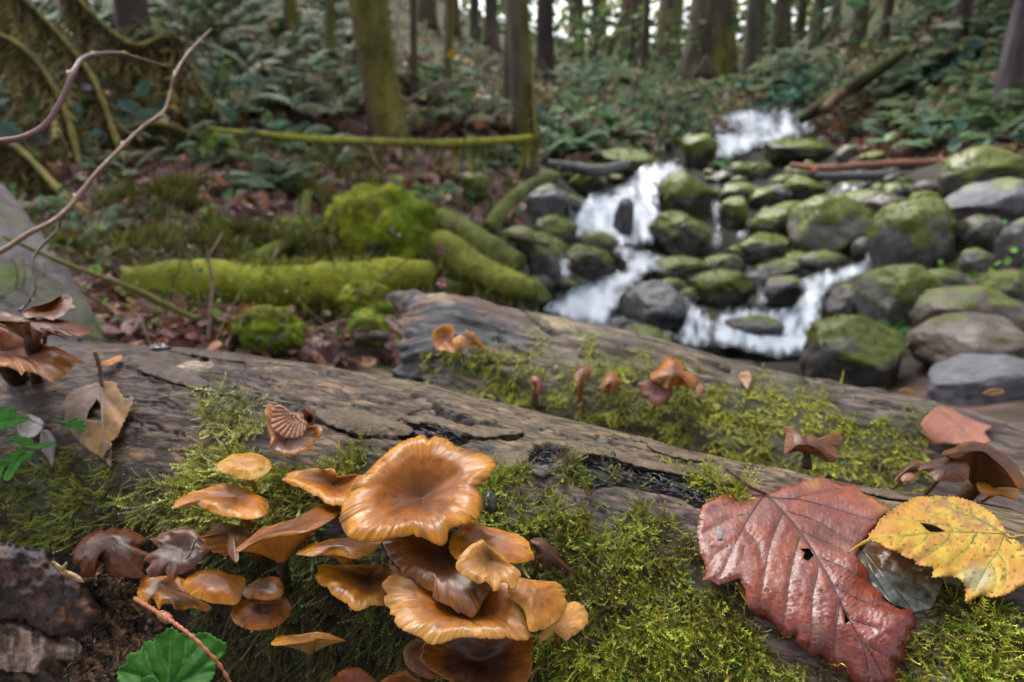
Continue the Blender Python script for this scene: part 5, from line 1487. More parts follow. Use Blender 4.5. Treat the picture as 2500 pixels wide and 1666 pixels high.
slab('bark', BK, planed(90, 1440, db - 0.034, 0.00003, -0.00002), 0.012, M['rot'], lambda x, y: lerp(lerp((0.075, 0.06, 0.062), (0.12, 0.07, 0.06), sst(.45, .6, fbm(v3(x / 40, y / 40, 73), 4))), (0.24, 0.12, 0.07), sst(.56, .68, fbm(v3(x / 24, y / 18, 74), 4)) * sst(60, 160, x)) * (0.5 + fbm(v3(x / 9, y / 9, 75), 3))[:, None], rw, 0.016)
slab('wood_edge', [(126, 1368), (136, 1372), (150, 1382), (160, 1372), (166, 1376), (160, 1388), (178, 1396), (200, 1412), (206, 1424), (190, 1420), (168, 1412), (146, 1396)], planed(160, 1400, db - 0.05), 0.006, M['rot'], lambda x, y: np.tile((0.46, 0.30, 0.15), (len(x), 1)) * (0.6 + .7 * fbm(v3(x / 8, y / 8, 76), 3))[:, None], rw, 0.004, 4)
WD = [(-160, 1512), (0, 1510), (60, 1512), (100, 1545), (170, 1556), (200, 1580), (192, 1602), (178, 1622), (140, 1612), (102, 1626), (94, 1652), (60, 1640), (25, 1642), (-20, 1632), (-160, 1650)]
slab('splintered_wood', WD, planed(80, 1570, db - 0.026, 0.0, 0.00002), 0.012, M['rot'], lambda x, y: lerp((0.62, 0.46, 0.38), (0.2, 0.14, 0.115), sst(.42, .62, fbm(v3(x / 10, y / 60, 78), 4))) * (0.75 + .5 * fbm(v3(x / 5, y / 20, 79), 3))[:, None], rw, 0.018, 5)
# soft crumbling heartwood: a lumpy mass covered in splinters
CW = [(175, 1420), (230, 1400), (300, 1420), (345, 1455), (380, 1490), (400, 1520), (390, 1560), (350, 1590), (320, 1640), (340, 1720), (-160, 1720), (-160, 1640), (80, 1640), (120, 1600), (200, 1560), (250, 1500)]
cw = tag(slab('rotten_wood', CW, planed(250, 1500, db - 0.014, 0.00002, -0.00003), 0.012, M['rot'], lambda x, y: lerp((0.05, 0.036, 0.03), (0.15, 0.09, 0.055), sst(.4, .65, fbm(v3(x / 20, y / 16, 80), 4))), None, 0.02), 'crumbling brown heartwood below the wilted mushrooms at the lower left', 'rotten wood')
cwb = BVHTree.FromPolygons([tuple(a.co) for a in cw.data.vertices], [tuple(p.vertices) for p in cw.data.polygons])
pr_splint = []
for k_ in range(4):
    L_, W_ = 1.0, 0.16 + 0.08 * k_
    pv = np.array([(0, -W_, 0), (0, W_, 0), (L_, W_ * .5, .05), (L_, -W_ * .6, .03), (0.5, 0, .16)])
    pr_splint.append((pv, np.array([(0, 4, 1), (1, 4, 2), (2, 4, 3), (3, 4, 0)]), np.array([.8, .8, 1, 1, 1.1])))
pos, tt_, nn_, cl_, sc_ = [], [], [], [], []
for k_ in range(3600):
    x, y = rng.uniform(150, 400), rng.uniform(1400, 1660)
    if not inpoly(np.array([x]), np.array([y]), CW)[0]: continue
    h = hit(cwb, x, y)
    if h is None: continue
    pos.append(h[0]); nn_.append(h[1])
    g = P(x + 40, y - 26 + rng.normal(0, 26), 0.28) - P(x, y, 0.28)
    tt_.append(nrm(g) + h[1] * rng.uniform(0, .4) + rng.normal(0, .25, 3))
    nz = fbm(v3(np.array([x / 28]), np.array([y / 28]), 83), 3)[0]
    base_ = lerp((0.07, 0.05, 0.04), (0.30, 0.18, 0.10), sst(.42, .6, nz)) if rng.random() < .8 else np.array((0.34, 0.22, 0.13))
    cl_.append(base_ * rng.uniform(.6, 1.2)); sc_.append(rng.uniform(0.0015, 0.0048))
v, f, c = scatter(pr_splint, np.array(pos), frames(np.array(tt_), np.array(nn_)), np.array(sc_), np.array(cl_))
tag(mk('wood_splinters', v, f, M['rot'], c, smooth=False), 'brown wood splinters covering the crumbling heartwood', 'splinters', kind='stuff')

# loose plates of bark lifting along the cracks of the front log
for pl in ([(985, 1020), (1060, 1016), (1150, 1042), (1270, 1048), (1276, 1057), (1240, 1062), (1200, 1069), (1145, 1063), (1090, 1047), (1050, 1032), (1012, 1036)],
           [(1395, 1094), (1450, 1090), (1560, 1118), (1700, 1148), (1790, 1172), (1781, 1183), (1700, 1167), (1620, 1152), (1560, 1140), (1500, 1121), (1440, 1109), (1406, 1120)],
           [(335, 898), (420, 894), (505, 930), (497, 950), (440, 940), (390, 924)], [(770, 1004), (860, 998), (960, 1028), (1005, 1045), (1000, 1064), (940, 1063), (880, 1063), (830, 1047), (790, 1031)],
           [(395, 850), (470, 852), (560, 868), (600, 884), (560, 882), (505, 873), (445, 864)], [(1180, 1120), (1240, 1105), (1290, 1108), (1275, 1135), (1250, 1160), (1215, 1150)],
           [(2090, 1192), (2180, 1200), (2290, 1222), (2230, 1224), (2150, 1212)], [(1580, 1085), (1660, 1104), (1740, 1122), (1700, 1126), (1620, 1110)]):
    dfp = fitdepth(BVH1, pl, 0.0008)
    pc = np.array(pl).mean(0)
    slab('bark_plate', pl, dfp, 0.004, M['rot'], lambda x, y, pc=pc: lerp((0.085, 0.058, 0.045), (0.15, 0.105, 0.066), sst(500, 1000, x)) * (0.35 + 1.1 * fbm(v3((x + y * .1) / 26, (y - x * .2) / 5.0, pc[0]), 4))[:, None], LOG1, 0.0018, 5, 0.0012)

# ---------------------------------------------------------------- dark root-like fibres in the bark openings
V_, F_, C_ = [], [], []
parts = []
for pi, pl in enumerate(PITS1):
    pa = np.array(pl, float)
    area = abs(0.5 * np.sum(pa[:, 0] * np.roll(pa[:, 1], -1) - pa[:, 1] * np.roll(pa[:, 0], -1)))
    for k_ in range(int(area / 42)):
        x, y = rng.uniform(*np.percentile(pa[:, 0], [0, 100])), rng.uniform(*np.percentile(pa[:, 1], [0, 100]))
        if not inpoly(np.array([x]), np.array([y]), pl)[0]: continue
        L_ = rng.uniform(18, 62)
        a_ = rng.normal(0.30, 0.34)
        qx_ = x + np.linspace(-.5, .5, 6) * L_ * math.cos(a_)
        qy_ = y + np.linspace(-.5, .5, 6) * L_ * math.sin(a_) + rng.normal(0, 1.6, 6)
        if not inpoly(qx_[[0, -1]], qy_[[0, -1]], [(p_[0] + (p_[0] - pa[:, 0].mean()) * .06, p_[1] + (p_[1] - pa[:, 1].mean()) * .12) for p_ in pl]).all(): continue
        hs_ = [hit(BVH1, a, b) for a, b in zip(qx_, qy_)]
        if any(h is None for h in hs_): continue
        lift = rng.uniform(0.0004, 0.0035)
        w_ = np.array([h[0] + h[1] * lift for h in hs_])
        if np.linalg.norm(np.diff(w_, axis=0), axis=1).max() > 0.012: continue
        v_, f_, s_ = tube(catmull(w_, 10), rng.uniform(0.0002, 0.00052), 5)
        parts.append((v_, f_, np.array((0.02, 0.02, 0.026)) * rng.uniform(.5, 1.6) if rng.random() < .93 else np.array((0.09, 0.04, 0.02))))
v, f, c = merge(parts)
tag(mk('bark_fibres', v, f, M['fibre'], c), 'tangle of black root-like fibres in the openings of the bark', 'fibres', kind='stuff')
# curled chip of bark in front of the round opening, and a dark knot by the big mushroom
small_leaf([(1297, 1140), (1305, 1136), (1320, 1138), (1334, 1136), (1344, 1142), (1346, 1152), (1336, 1162), (1322, 1166), (1308, 1160), (1300, 1150)], BVH1, 0.004, (0.10, 0.095, 0.095), 'curled grey chip of bark in front of the round opening in the bark', 'rot', cup=-0.004, group=None, name='bark_chip', cat='bark chip')
h = hit(BVH1, 1196, 1236)
th = rng.normal(0, 1, (1, 3))
uu, vv_ = np.meshgrid(np.linspace(0, math.pi, 14), np.linspace(0, 2 * math.pi, 24, endpoint=False), indexing='ij')
sp_ = np.stack([np.sin(uu) * np.cos(vv_), np.sin(uu) * np.sin(vv_), np.cos(uu)], -1).reshape(-1, 3)
kn = h[0] + sp_ * np.array([0.0052, 0.006, 0.0085]) * (0.7 + 0.6 * fbm(sp_ * 3.5, 4))[:, None]
tag(mk('knot', kn, gridfaces(14, 24, True)[:, ::-1], M['fibre'], np.array((0.035, 0.03, 0.03)) * (0.4 + 1.2 * fbm(sp_ * 7, 3))[:, None]), 'black weathered knot stub beside the largest mushroom', 'knot')
h = hit(BVH1, 390, 852)
kn = h[0] + sp_ * np.array([0.008, 0.006, 0.004]) * (0.5 + 1.0 * fbm(sp_ * 4.5, 4))[:, None]
tag(mk('knot', kn, gridfaces(14, 24, True)[:, ::-1], M['fibre'], np.array((0.03, 0.026, 0.03))), 'small black knot on the far top edge of the front log', 'knot')

# ---------------------------------------------------------------- moss sprigs
def sprig(nleaf, curve, lw=0.12, sw=0.026, ll=0.18, tip=1.6):
    v, t, s = [], [], []
    n_ = nleaf
    pts_ = np.stack([np.linspace(0, 1, n_), np.zeros(n_), curve * np.linspace(0, 1, n_) ** 2], -1)
    for k in range(n_):
        a = sw * (1.3 - k / n_)
        v += [pts_[k] + (0, -a, 0), pts_[k] + (0, a, 0)]
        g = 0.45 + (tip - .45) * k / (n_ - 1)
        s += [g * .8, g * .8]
        if k: t += [(2 * k - 2, 2 * k, 2 * k - 1), (2 * k - 1, 2 * k, 2 * k + 1)]
    for k in range(n_):
        l = ll * (1.15 - 0.75 * k / n_)
        g = 0.45 + (tip - .45) * k / (n_ - 1)
        for sd in (-1, 1):
            b = len(v)
            p_ = pts_[k]
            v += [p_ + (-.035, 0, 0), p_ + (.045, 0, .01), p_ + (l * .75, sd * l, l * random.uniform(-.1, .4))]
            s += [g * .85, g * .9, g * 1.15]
            t += [(b, b + 1, b + 2)]
    return np.array(v), np.array(t), np.array(s)


SPR = [sprig(7, .35), sprig(6, .1, ll=.2), sprig(8, .6, ll=.13), sprig(6, -.15, ll=.22), sprig(9, .5, ll=.1, sw=.03)]
STR = [sprig(5, .3, ll=.05, sw=.03), sprig(6, -.25, ll=.04, sw=.025), sprig(4, .5, ll=.08, sw=.03)]


def moss_patch(bvh, polys, n, size, pal, down=0.6, lift=0.45, protos=SPR, wpx=40, seed=0, bounds=None, bias=None):
    pos, tt_, nn_, sc_, cl_ = [], [], [], [], []
    for pl in polys:
        pa = np.array(pl, float)
        a_ = abs(0.5 * np.sum(pa[:, 0] * np.roll(pa[:, 1], -1) - pa[:, 1] * np.roll(pa[:, 0], -1)))
        tot = sum(abs(0.5 * np.sum(np.array(q_)[:, 0] * np.roll(np.array(q_)[:, 1], -1) - np.array(q_)[:, 1] * np.roll(np.array(q_)[:, 0], -1))) for q_ in polys)
        m = int(n * a_ / tot)
        bb = pa.min(0) - 25, pa.max(0) + 25
        x = rng.uniform(bb[0][0], bb[1][0], m * 4)
        y = rng.uniform(bb[0][1], bb[1][1], m * 4)
        rg = fbm(v3(x / 45, y / 45, seed + 5), 3)
        ok = (sdpoly(x, y, pl) + (rg - .5) * 2 * wpx) > 0
        # clumpy: gaps where bark shows through
        ok &= fbm(v3(x / 26, y / 26, seed + 9), 3) > rng.uniform(0.36, 0.54, len(x))
        x, y = x[ok][:m], y[ok][:m]
        pz = fbm(v3(x / 60, y / 60, seed + 11), 3)
        for i in range(len(x)):
            h = hit(bvh, x[i], y[i])
            if h is None: continue
            p, n_ = h
            r = rng.normal(0, 1, 3)
            r = r - n_ * (r @ n_)
            dn = np.array([0, 0, -1.0])
            dn = dn - n_ * (dn @ n_)
            t_ = nrm(r) + nrm(dn) * down * 1.3 + n_ * (lift + rng.normal(0, .25))
            pos.append(p + n_ * rng.uniform(-.0005, .0022))
            tt_.append(t_); nn_.append(n_ + rng.normal(0, .35, 3))
            sc_.append(size * rng.lognormal(0, .35))
            k = np.clip(pz[i] + rng.normal(0, .16), 0, 1)
            cl_.append(ramp(pal, np.array([k]))[0] * rng.uniform(.75, 1.2))
    return scatter(protos, np.array(pos), frames(np.array(tt_), np.array(nn_)), np.array(sc_), np.array(cl_))


BRIGHT = [(0.15, (0.10, 0.065, 0.025)), (.3, (0.13, 0.12, 0.025)), (.45, (0.24, 0.25, 0.03)), (.6, (0.34, 0.35, 0.03)), (.72, (0.20, 0.36, 0.03)), (.85, (0.50, 0.46, 0.07))]
OLIVE = [(.2, (0.05, 0.035, 0.015)), (.45, (0.085, 0.075, 0.02)), (.6, (0.12, 0.12, 0.03)), (.8, (0.16, 0.20, 0.05))]
PALEM = [(.2, (0.20, 0.18, 0.04)), (.5, (0.42, 0.43, 0.10)), (.8, (0.60, 0.57, 0.18))]
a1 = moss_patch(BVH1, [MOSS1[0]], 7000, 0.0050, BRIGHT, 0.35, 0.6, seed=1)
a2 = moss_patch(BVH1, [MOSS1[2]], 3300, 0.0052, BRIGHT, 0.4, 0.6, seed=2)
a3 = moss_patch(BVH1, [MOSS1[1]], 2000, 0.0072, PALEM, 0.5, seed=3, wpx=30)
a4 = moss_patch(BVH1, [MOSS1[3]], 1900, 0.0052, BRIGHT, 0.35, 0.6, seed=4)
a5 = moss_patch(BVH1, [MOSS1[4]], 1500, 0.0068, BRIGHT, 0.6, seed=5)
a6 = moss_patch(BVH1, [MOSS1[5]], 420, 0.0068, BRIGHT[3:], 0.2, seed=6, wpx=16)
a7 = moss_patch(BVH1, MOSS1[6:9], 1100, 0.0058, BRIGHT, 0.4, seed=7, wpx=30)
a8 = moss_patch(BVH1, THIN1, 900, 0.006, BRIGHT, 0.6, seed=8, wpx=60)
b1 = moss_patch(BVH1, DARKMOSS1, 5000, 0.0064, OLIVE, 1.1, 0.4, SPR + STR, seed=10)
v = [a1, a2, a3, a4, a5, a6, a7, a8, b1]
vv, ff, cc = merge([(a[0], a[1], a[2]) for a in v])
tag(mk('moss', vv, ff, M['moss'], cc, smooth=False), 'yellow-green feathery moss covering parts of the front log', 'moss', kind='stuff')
m2 = moss_patch(BVH2, MOSS2, 8500, 0.0066, [(0.2, (0.15, 0.12, 0.04)), (.42, (0.30, 0.31, 0.04)), (.6, (0.42, 0.45, 0.04)), (.85, (0.50, 0.50, 0.07))], 1.0, 0.12, seed=20, wpx=95)
tag(mk('moss', m2[0], m2[1], M['moss'], m2[2], smooth=False), 'soft yellow-green moss on the side of the second log', 'moss', kind='stuff')
# ---------------------------------------------------------------- boulders
def ico(sub):
    import bmesh
    b = bmesh.new()
    bmesh.ops.create_icosphere(b, subdivisions=sub, radius=1)
    v = np.array([x.co[:] for x in b.verts])
    f = np.array([[x.index for x in t.verts] for t in b.faces])
    b.free()
    return v, f


ICO4, ICO3, ICO2 = ico(5), ico(4), ico(3)
MOSSC = (0.105, 0.13, 0.014)
TUFT = [(np.array([(0, -.10, 0), (0, .10, 0), (1, 0, .1), (.4, -.3, .1), (.4, .3, .15)]), np.array([(0, 1, 2), (0, 3, 1), (0, 1, 4)]), np.array([.7, .7, 1.3, 1, 1.1])),
        (np.array([(0, -.14, 0), (0, .14, 0), (1, .2, .0), (.7, -.4, .2)]), np.array([(0, 1, 2), (0, 1, 3)]), np.array([.7, .7, 1.25, 1.05]))]
o0 = lambda o: o


def boulder(name, label, cat, cx, cy, w, h, moss=0.5, tone=(0.10, 0.095, 0.10), depth=None, seed=0, ang=0.05, tilt=0.0, group=None, mosscol=MOSSC, flat=0.85, mat=None, k3=1.0):
    iv, if_ = ICO4 if w > 110 else (ICO3 if w > 60 else ICO2)
    d = depth if depth else gdepth(cx, cy + h * 0.42)
    rx = w / 2 * d / F_PX
    rz = h / 2 * d / F_PX
    ry = (rx * 0.75 + rz * 0.3) * k3
    d = d + ry * 0.35
    c = P(cx, cy, d)
    n = iv * (1 + ang * 4 * (fbm(iv * 1.1 + seed * 7.3, 3) - .5))[:, None]
    rk = np.random.default_rng(seed + 500)
    for _ in range(9):
        pn_ = nrm(rk.normal(0, 1, 3) * np.array([1, 1, .8]))
        cc_ = rk.uniform(.68, .92) + (.2 if moss > .9 else 0)
        ov = n @ pn_ - cc_
        n = n - pn_ * (np.maximum(ov, 0) * .88)[:, None]
    n = n + nrm(iv) * ((fbm(iv * 3.2 + seed * 3.1, 4) - .5) * ang * (2.2 if moss < .9 else 4.5))[:, None]
    q = n * np.array([rx, ry, rz])
    if tilt:
        ca, sa = math.cos(tilt), math.sin(tilt)
        q = np.stack([q[:, 0] * ca + q[:, 2] * sa, q[:, 1], -q[:, 0] * sa + q[:, 2] * ca], 1)
    p = c + q
    # below the visible outline the stone goes on down into the bed
    low = iv[:, 2] < -0.2
    p[low] += (np.array([0, 0, -1.0]) * rz * 0.5) * (-(iv[low, 2:3] + .2))
    nz = fbm(iv * 2.2 + seed * 5, 4)
    nf = fbm(iv * 9 + seed, 4)
    up = iv[:, 2]
    mm = sst(-.10, .16, (up - .15) * .75 + (nz - .5) * 1.4 + (moss - .5) * 1.4)
    col = np.array(tone) * 1.15 * (0.4 + 1.2 * nf)[:, None]
    col = lerp(col, np.array(tone) * .45, sst(.93, .98, 1 - np.abs(fbm(iv * 2.6 + seed * 9, 3) * 2 - 1)) * .8)
    col = lerp(col, np.array((.22, .20, .20)), sst(.6, .72, fbm(iv * 4 + seed * 11, 3)) * .35)
    mcol = lerp(np.array(mosscol) * .6, np.array(mosscol) * 1.35, fbm(iv * 5 + seed * 2, 3))
    if moss > .9:
        mcol = lerp(mcol, np.array((.11, .085, .03)), sst(.5, .66, fbm(iv * 2.4 + seed * 4, 4)) * .75)
        mcol = lerp(mcol, np.array(mosscol) * np.array([.5, .75, .8]), sst(.48, .6, fbm(iv * 1.7 + seed * 8, 3)) * .7)
        mm = mm * sst(.26, .4, fbm(iv * 3.1 + seed * 6, 3))
    col = lerp(col, mcol, mm * (1 if moss > 0.02 else 0))
    p = p + nrm(iv) * (mm * 0.02 * rx * (0.5 + fbm(iv * 14 + seed, 2)))[:, None] * (moss > 0.02)
    o = mk(name, p, if_, mat or M['rock'], col)
    if moss > .3 and (w > 100 or moss > .9):
        idx = np.where(mm > .55)[0]
        if len(idx) > 20:
            m_ = int(min(900, 5 * w) * (3.0 if moss > .9 else .8))
            ii = rk.choice(idx, m_)
            pp_ = p[ii] + rk.normal(0, .02, (m_, 3)) * rx
            nn_ = nrm(iv[ii] / np.array([rx, ry, rz]))
            tt_ = nn_ * .7 + rk.normal(0, .6, (m_, 3)) + np.array([0, 0, -.35])
            sc_ = scatter(TUFT, pp_, frames(tt_, rk.normal(0, 1, (m_, 3))), (.07 if moss < .9 else .065) * rx * rk.lognormal(0, .4, m_), col[ii] * rk.uniform(.7, 2.0, (m_, 1)))
            mo = mk('moss', sc_[0], sc_[1], M['moss'], sc_[2], o0(o), smooth=False)
            mo["kind"] = 'stuff'
    tag(o, label, cat, group)
    return o, c, (rx, ry, rz), d


G = 'mossy boulders in the stream bed'
DK, GY, BL, BW = (0.045, 0.039, 0.034), (0.078, 0.07, 0.07), (0.08, 0.08, 0.095), (0.10, 0.078, 0.063)
BOULD = [
    (1673, 478, 140, 118, .62, DK, 'mossy dark boulder right of the middle fall, nearest its top'), (1657, 574, 156, 108, .5, DK, 'oval mossy boulder right of the foot of the middle fall'),
    (1790, 522, 72, 88, .6, DK, 'egg-shaped mossy stone between two thin trickles'), (1803, 476, 100, 62, .55, DK, 'low mossy stone above the egg-shaped one'),
    (1893, 545, 120, 90, .6, DK, 'mossy stone left of the big grey-topped boulder'), (1855, 608, 148, 76, .45, DK, 'wide dark stone in front of the mossy stone in midstream'),
    (2028, 560, 200, 158, .55, (0.10, 0.09, 0.08), 'big boulder with moss on its top half in midstream'), (2236, 578, 208, 206, .5, GY, 'largest boulder, grey on top and mossy on its face, at the right bank'),
    (1962, 467, 108, 66, .62, DK, 'small mossy stone above the big midstream boulder'), (2402, 426, 206, 122, .6, (0.09, 0.085, 0.075), 'broad mossy boulder under the reddish pole at the right'),
    (2435, 498, 228, 126, .05, BL, 'smooth blue-grey boulder at the right edge below the broad mossy one'), (2397, 580, 120, 108, .12, DK, 'dark round stone right of the largest boulder'),
    (2492, 598, 100, 132, .08, (0.07, 0.065, 0.07), 'dark stone cut by the right edge'), (2189, 732, 190, 182, .45, GY, 'mossy rock with small green leaves growing on it, right of the lower fall'),
    (2356, 778, 280, 150, .28, BW, 'long brownish boulder with a mossy foot at the right'), (2384, 842, 320, 160, .06, (0.13, 0.10, 0.078), 'pale brown angular boulder at the right edge'),
    (2392, 930, 300, 118, 0.0, (0.12, 0.118, 0.135), 'smooth blue-grey boulder just beyond the second log'), (2082, 866, 268, 186, .42, DK, 'rounded dark mossy boulder just beyond the second log'),
    (1595, 750, 178, 132, 0.0, (0.10, 0.10, 0.105), 'wet grey tilted rock with a rounded rim at the foot of the falls'), (1762, 706, 160, 98, .5, DK, 'mossy stone in the middle of the lower rapids'),
    (1908, 712, 110, 84, .15, GY, 'grey stone beside the lower fall'), (1658, 662, 162, 66, .4, DK, 'flat dark stone in the white pool'), (1318, 628, 128, 122, .6, (0.11, 0.11, 0.11), 'bright green mossy stone at the left bank with a bare grey side'),
    (1434, 640, 128, 92, .4, DK, 'dark oval stone left of the pool'), (1352, 566, 134, 78, .5, DK, 'mossy stone behind the dark oval one'), (1452, 598, 100, 66, .5, DK, 'small mossy stone at the foot of the middle fall'),
    (1330, 500, 118, 100, .2, BL, 'grey stone left of the middle fall'), (1434, 452, 98, 66, .55, DK, 'mossy stone at the top left of the middle fall'), (1535, 402, 170, 66, .6, (0.09, 0.085, 0.08), 'flat mossy slab above the middle fall'),
    (1522, 540, 62, 116, .05, (0.04, 0.04, 0.045), 'black wet rock splitting the middle fall'), (1578, 470, 44, 50, .05, (0.04, 0.04, 0.045), 'little black rock high in the middle fall'), (2075, 742, 112, 96, .1, GY, 'grey stone left of the rock with green leaves'),
    (2284, 690, 126, 66, .2, GY, 'low grey stone behind the long brownish boulder'), (2446, 705, 128, 88, .4, GY, 'half mossy stone at the right edge above the brown boulder'), (2392, 638, 100, 60, .35, GY, 'small mossy stone below the dark round one'),
    (1842, 800, 150, 66, .1, (0.05, 0.05, 0.055), 'dark rock under the veil of the lower fall'), (1268, 586, 100, 66, .55, DK, 'mossy stone behind the bright green one'), (1905, 652, 170, 46, .25, DK, 'flat wet slab above the lower rapids'),
    (2112, 490, 180, 52, .3, GY, 'long flat stone below the fallen pole'), (2170, 512, 116, 74, .12, GY, 'grey stone behind the largest boulder'), (1950, 372, 190, 62, .45, DK, 'mossy ledge under the upper fall'),
    (1704, 372, 96, 90, .6, DK, 'mossy rock left of the upper fall'), (2120, 318, 90, 60, .1, (0.13, 0.1, 0.1), 'brownish rock among ferns on the right bank'), (2070, 378, 60, 46, .1, GY, 'small grey stone right of the upper fall'),
    (2090, 455, 110, 34, .3, DK, 'low mossy ledge in the upper pool'), (1300, 720, 100, 80, .5, DK, 'mossy stone at the near left bank of the pool'), (1384, 700, 60, 40, .3, DK, 'small dark stone at the edge of the white pool'),
    (2300, 860, 90, 46, .1, GY, 'grey stone between the two near boulders at the right'), (1330, 440, 70, 50, .55, DK, 'small mossy stone beside the pale branch'),
    (1990, 700, 70, 50, .2, DK, 'small dark stone at the lip of the lower fall'), (2110, 610, 60, 60, .1, DK, 'dark wedge of rock beside the thin right trickle'),
]
for i, b in enumerate(BOULD):
    boulder('boulder', b[6], 'boulder', b[0], b[1], b[2], b[3], b[4], b[5], seed=i + 1, group=G, ang=0.065 + 0.03 * ((i * 37) % 10) / 10, tilt=0.35 if i == 18 else ((i * 53) % 11 - 5) * 0.035)
boulder('boulder', 'rounded bright mossy hump with dry leaves on it, on the left bank', 'boulder', 935, 562, 256, 216, 1.0, DK, gdepth(930, 665) if 2 < gdepth(930, 665) < 4 else 2.8, 101, .13, mosscol=(0.24, 0.27, 0.018), mat=M['mossclump'])
boulder('boulder', 'low mossy rock in shade just behind the front log', 'boulder', 655, 815, 170, 130, .95, DK, 1.18, 102, .11, mosscol=(0.20, 0.24, 0.018), mat=M['mossclump'])
boulder('boulder', 'upper of two mossy lumps left of the broken log end', 'boulder', 898, 738, 122, 100, 1.0, DK, 1.75, 103, .14, mosscol=(0.24, 0.27, 0.03), mat=M['mossclump'])
boulder('boulder', 'lower of two mossy lumps left of the broken log end', 'boulder', 897, 796, 96, 80, 1.0, DK, 1.6, 104, .14, mosscol=(0.24, 0.28, 0.03), mat=M['mossclump'])
boulder('boulder', 'mossy mound left of the bright hump', 'boulder', 745, 590, 190, 110, 1.0, DK, 3.0, 105, .14, mosscol=(0.17, 0.19, 0.03), mat=M['mossclump'])
boulder('boulder', 'upright mossy lump under the mossy bough at the left', 'boulder', 540, 410, 130, 150, 1.0, DK, 4.2, 106, .15, mosscol=(0.18, 0.22, 0.03), mat=M['mossclump'])
boulder('boulder', 'small mossy stone below the pale leaning branch', 'boulder', 1150, 460, 110, 70, .8, DK, 5.2, 107, .08)
boulder('boulder', 'mossy stone at the foot of the right leaning branch', 'boulder', 1110, 700, 100, 66, .8, DK, 2.7, 108, .08, mosscol=(0.10, 0.12, 0.02))

# ---------------------------------------------------------------- white water
WPOLY = []


def wsheet(label, pts, sx, sy, foam=0.55, sp=8, seed=0, name='water', rel=0.0, bulge=0.04):
    """pts: (px,py,depth)"""
    a = np.array(pts, float)
    WPOLY.append(a[:, :2])

    def df(x, y):
        w_ = 1 / (((x[:, None] - a[None, :, 0]) ** 2 + (y[:, None] - a[None, :, 1]) ** 2) + 20.0) ** 1.2
        return (w_ * a[None, :, 2]).sum(1) / w_.sum(1)
    pl = resample(a[:, :2], 10) + rng.normal(0, 2.0, (len(resample(a[:, :2], 10)), 2))
    v2_, f_ = tri2d(pl, sp)
    x, y = v2_[:, 0], v2_[:, 1]
    d = df(x, y)
    d = np.minimum(d, np.array([gdepth(a_, b_, 99.) for a_, b_ in zip(x, y)]) - .10)
    st = fbm(v3(x / sx, y / sy, seed + 3), 4)
    st2 = fbm(v3(x / sx * 2.7, y / sy * 2.4, seed + 8), 3)
    e = dline(x, y, a[:, :2], True)
    d = d - bulge * d / 6 * (st + .5 * st2 - .4) * 1.6 - rel
    w = P(x, y, d)
    st3 = fbm(v3(x / sx * 1.6 + 40, y / sy * .5, seed + 21), 3)
    q_ = st * .45 + st2 * .2 + st3 * .35
    fm = sst(foam - .10, foam + .13, q_ + .06) * sst(-4, 24, e + (st2 - .5) * 26)
    c = lerp((0.07, 0.09, 0.125), (0.50, 0.55, 0.63), sst(foam - .05, foam + .20, q_))
    o = mk(name, w, f_, M['foam'], c, vec=v3(fm, 0 * fm, 0 * fm))
    tag(o, label, 'water', kind='structure')
    return o


wsheet('white upper fall under the forest edge', [(1742, 282, 15.5), (1800, 268, 16), (1880, 263, 16), (1960, 266, 15.5), (1985, 300, 14.5), (1975, 325, 13.5), (1940, 340, 13), (1895, 352, 12.4), (1840, 366, 12), (1790, 384, 11.6), (1745, 382, 11.6), (1750, 350, 12.3), (1738, 325, 13.2), (1730, 300, 14.5)], 26, 22, .36, 6, 1, bulge=.12)
wsheet('white middle fall pouring between mossy boulders', [(1562, 410, 8.6), (1585, 400, 8.7), (1625, 394, 8.8), (1664, 400, 8.7), (1668, 422, 8.3), (1640, 436, 8.1), (1612, 452, 7.8), (1612, 500, 7.4), (1616, 545, 7.1), (1600, 590, 6.8), (1575, 598, 6.7), (1545, 600, 6.7), (1500, 598, 6.7), (1470, 590, 6.7), (1440, 580, 6.8), (1402, 590, 6.7), (1396, 545, 7.0), (1384, 505, 7.3), (1420, 482, 7.6), (1480, 462, 7.8), (1530, 440, 8.1)], 22, 40, .35, 6, 2, bulge=.10)
wsheet('white pool below the middle fall, running behind the second log', [(1500, 600, 6.5), (1560, 604, 6.5), (1600, 622, 6.2), (1660, 630, 6.1), (1690, 640, 6.0), (1640, 660, 5.8), (1580, 665, 5.6), (1560, 690, 5.3), (1520, 720, 5.0), (1500, 760, 4.6), (1480, 800, 4.3), (1400, 790, 4.3), (1330, 760, 4.4), (1350, 735, 4.6), (1400, 700, 4.9), (1450, 680, 5.2), (1520, 660, 5.6), (1530, 640, 5.9), (1500, 622, 6.2)], 40, 26, .32, 7, 3)
wsheet('white rapid to the right of the wet tilted rock', [(1660, 712, 4.9), (1690, 735, 4.7), (1720, 760, 4.5), (1740, 790, 4.3), (1735, 830, 4.0), (1700, 850, 3.85), (1650, 830, 4.0), (1670, 790, 4.3), (1675, 750, 4.6)], 16, 40, .35, 6, 4)
wsheet('white lower fall spreading over rocks on the right', [(2118, 632, 5.6), (2128, 655, 5.4), (2095, 680, 5.2), (2040, 698, 5.0), (2012, 730, 4.75), (2004, 790, 4.3), (1990, 845, 3.95), (1930, 872, 3.8), (1860, 868, 3.8), (1790, 850, 3.9), (1730, 842, 3.95), (1735, 800, 4.2), (1755, 765, 4.5), (1800, 748, 4.65), (1870, 752, 4.6), (1935, 748, 4.6), (1955, 715, 4.9), (1952, 680, 5.15), (2000, 664, 5.3), (2060, 650, 5.4)], 24, 38, .34, 6, 5)
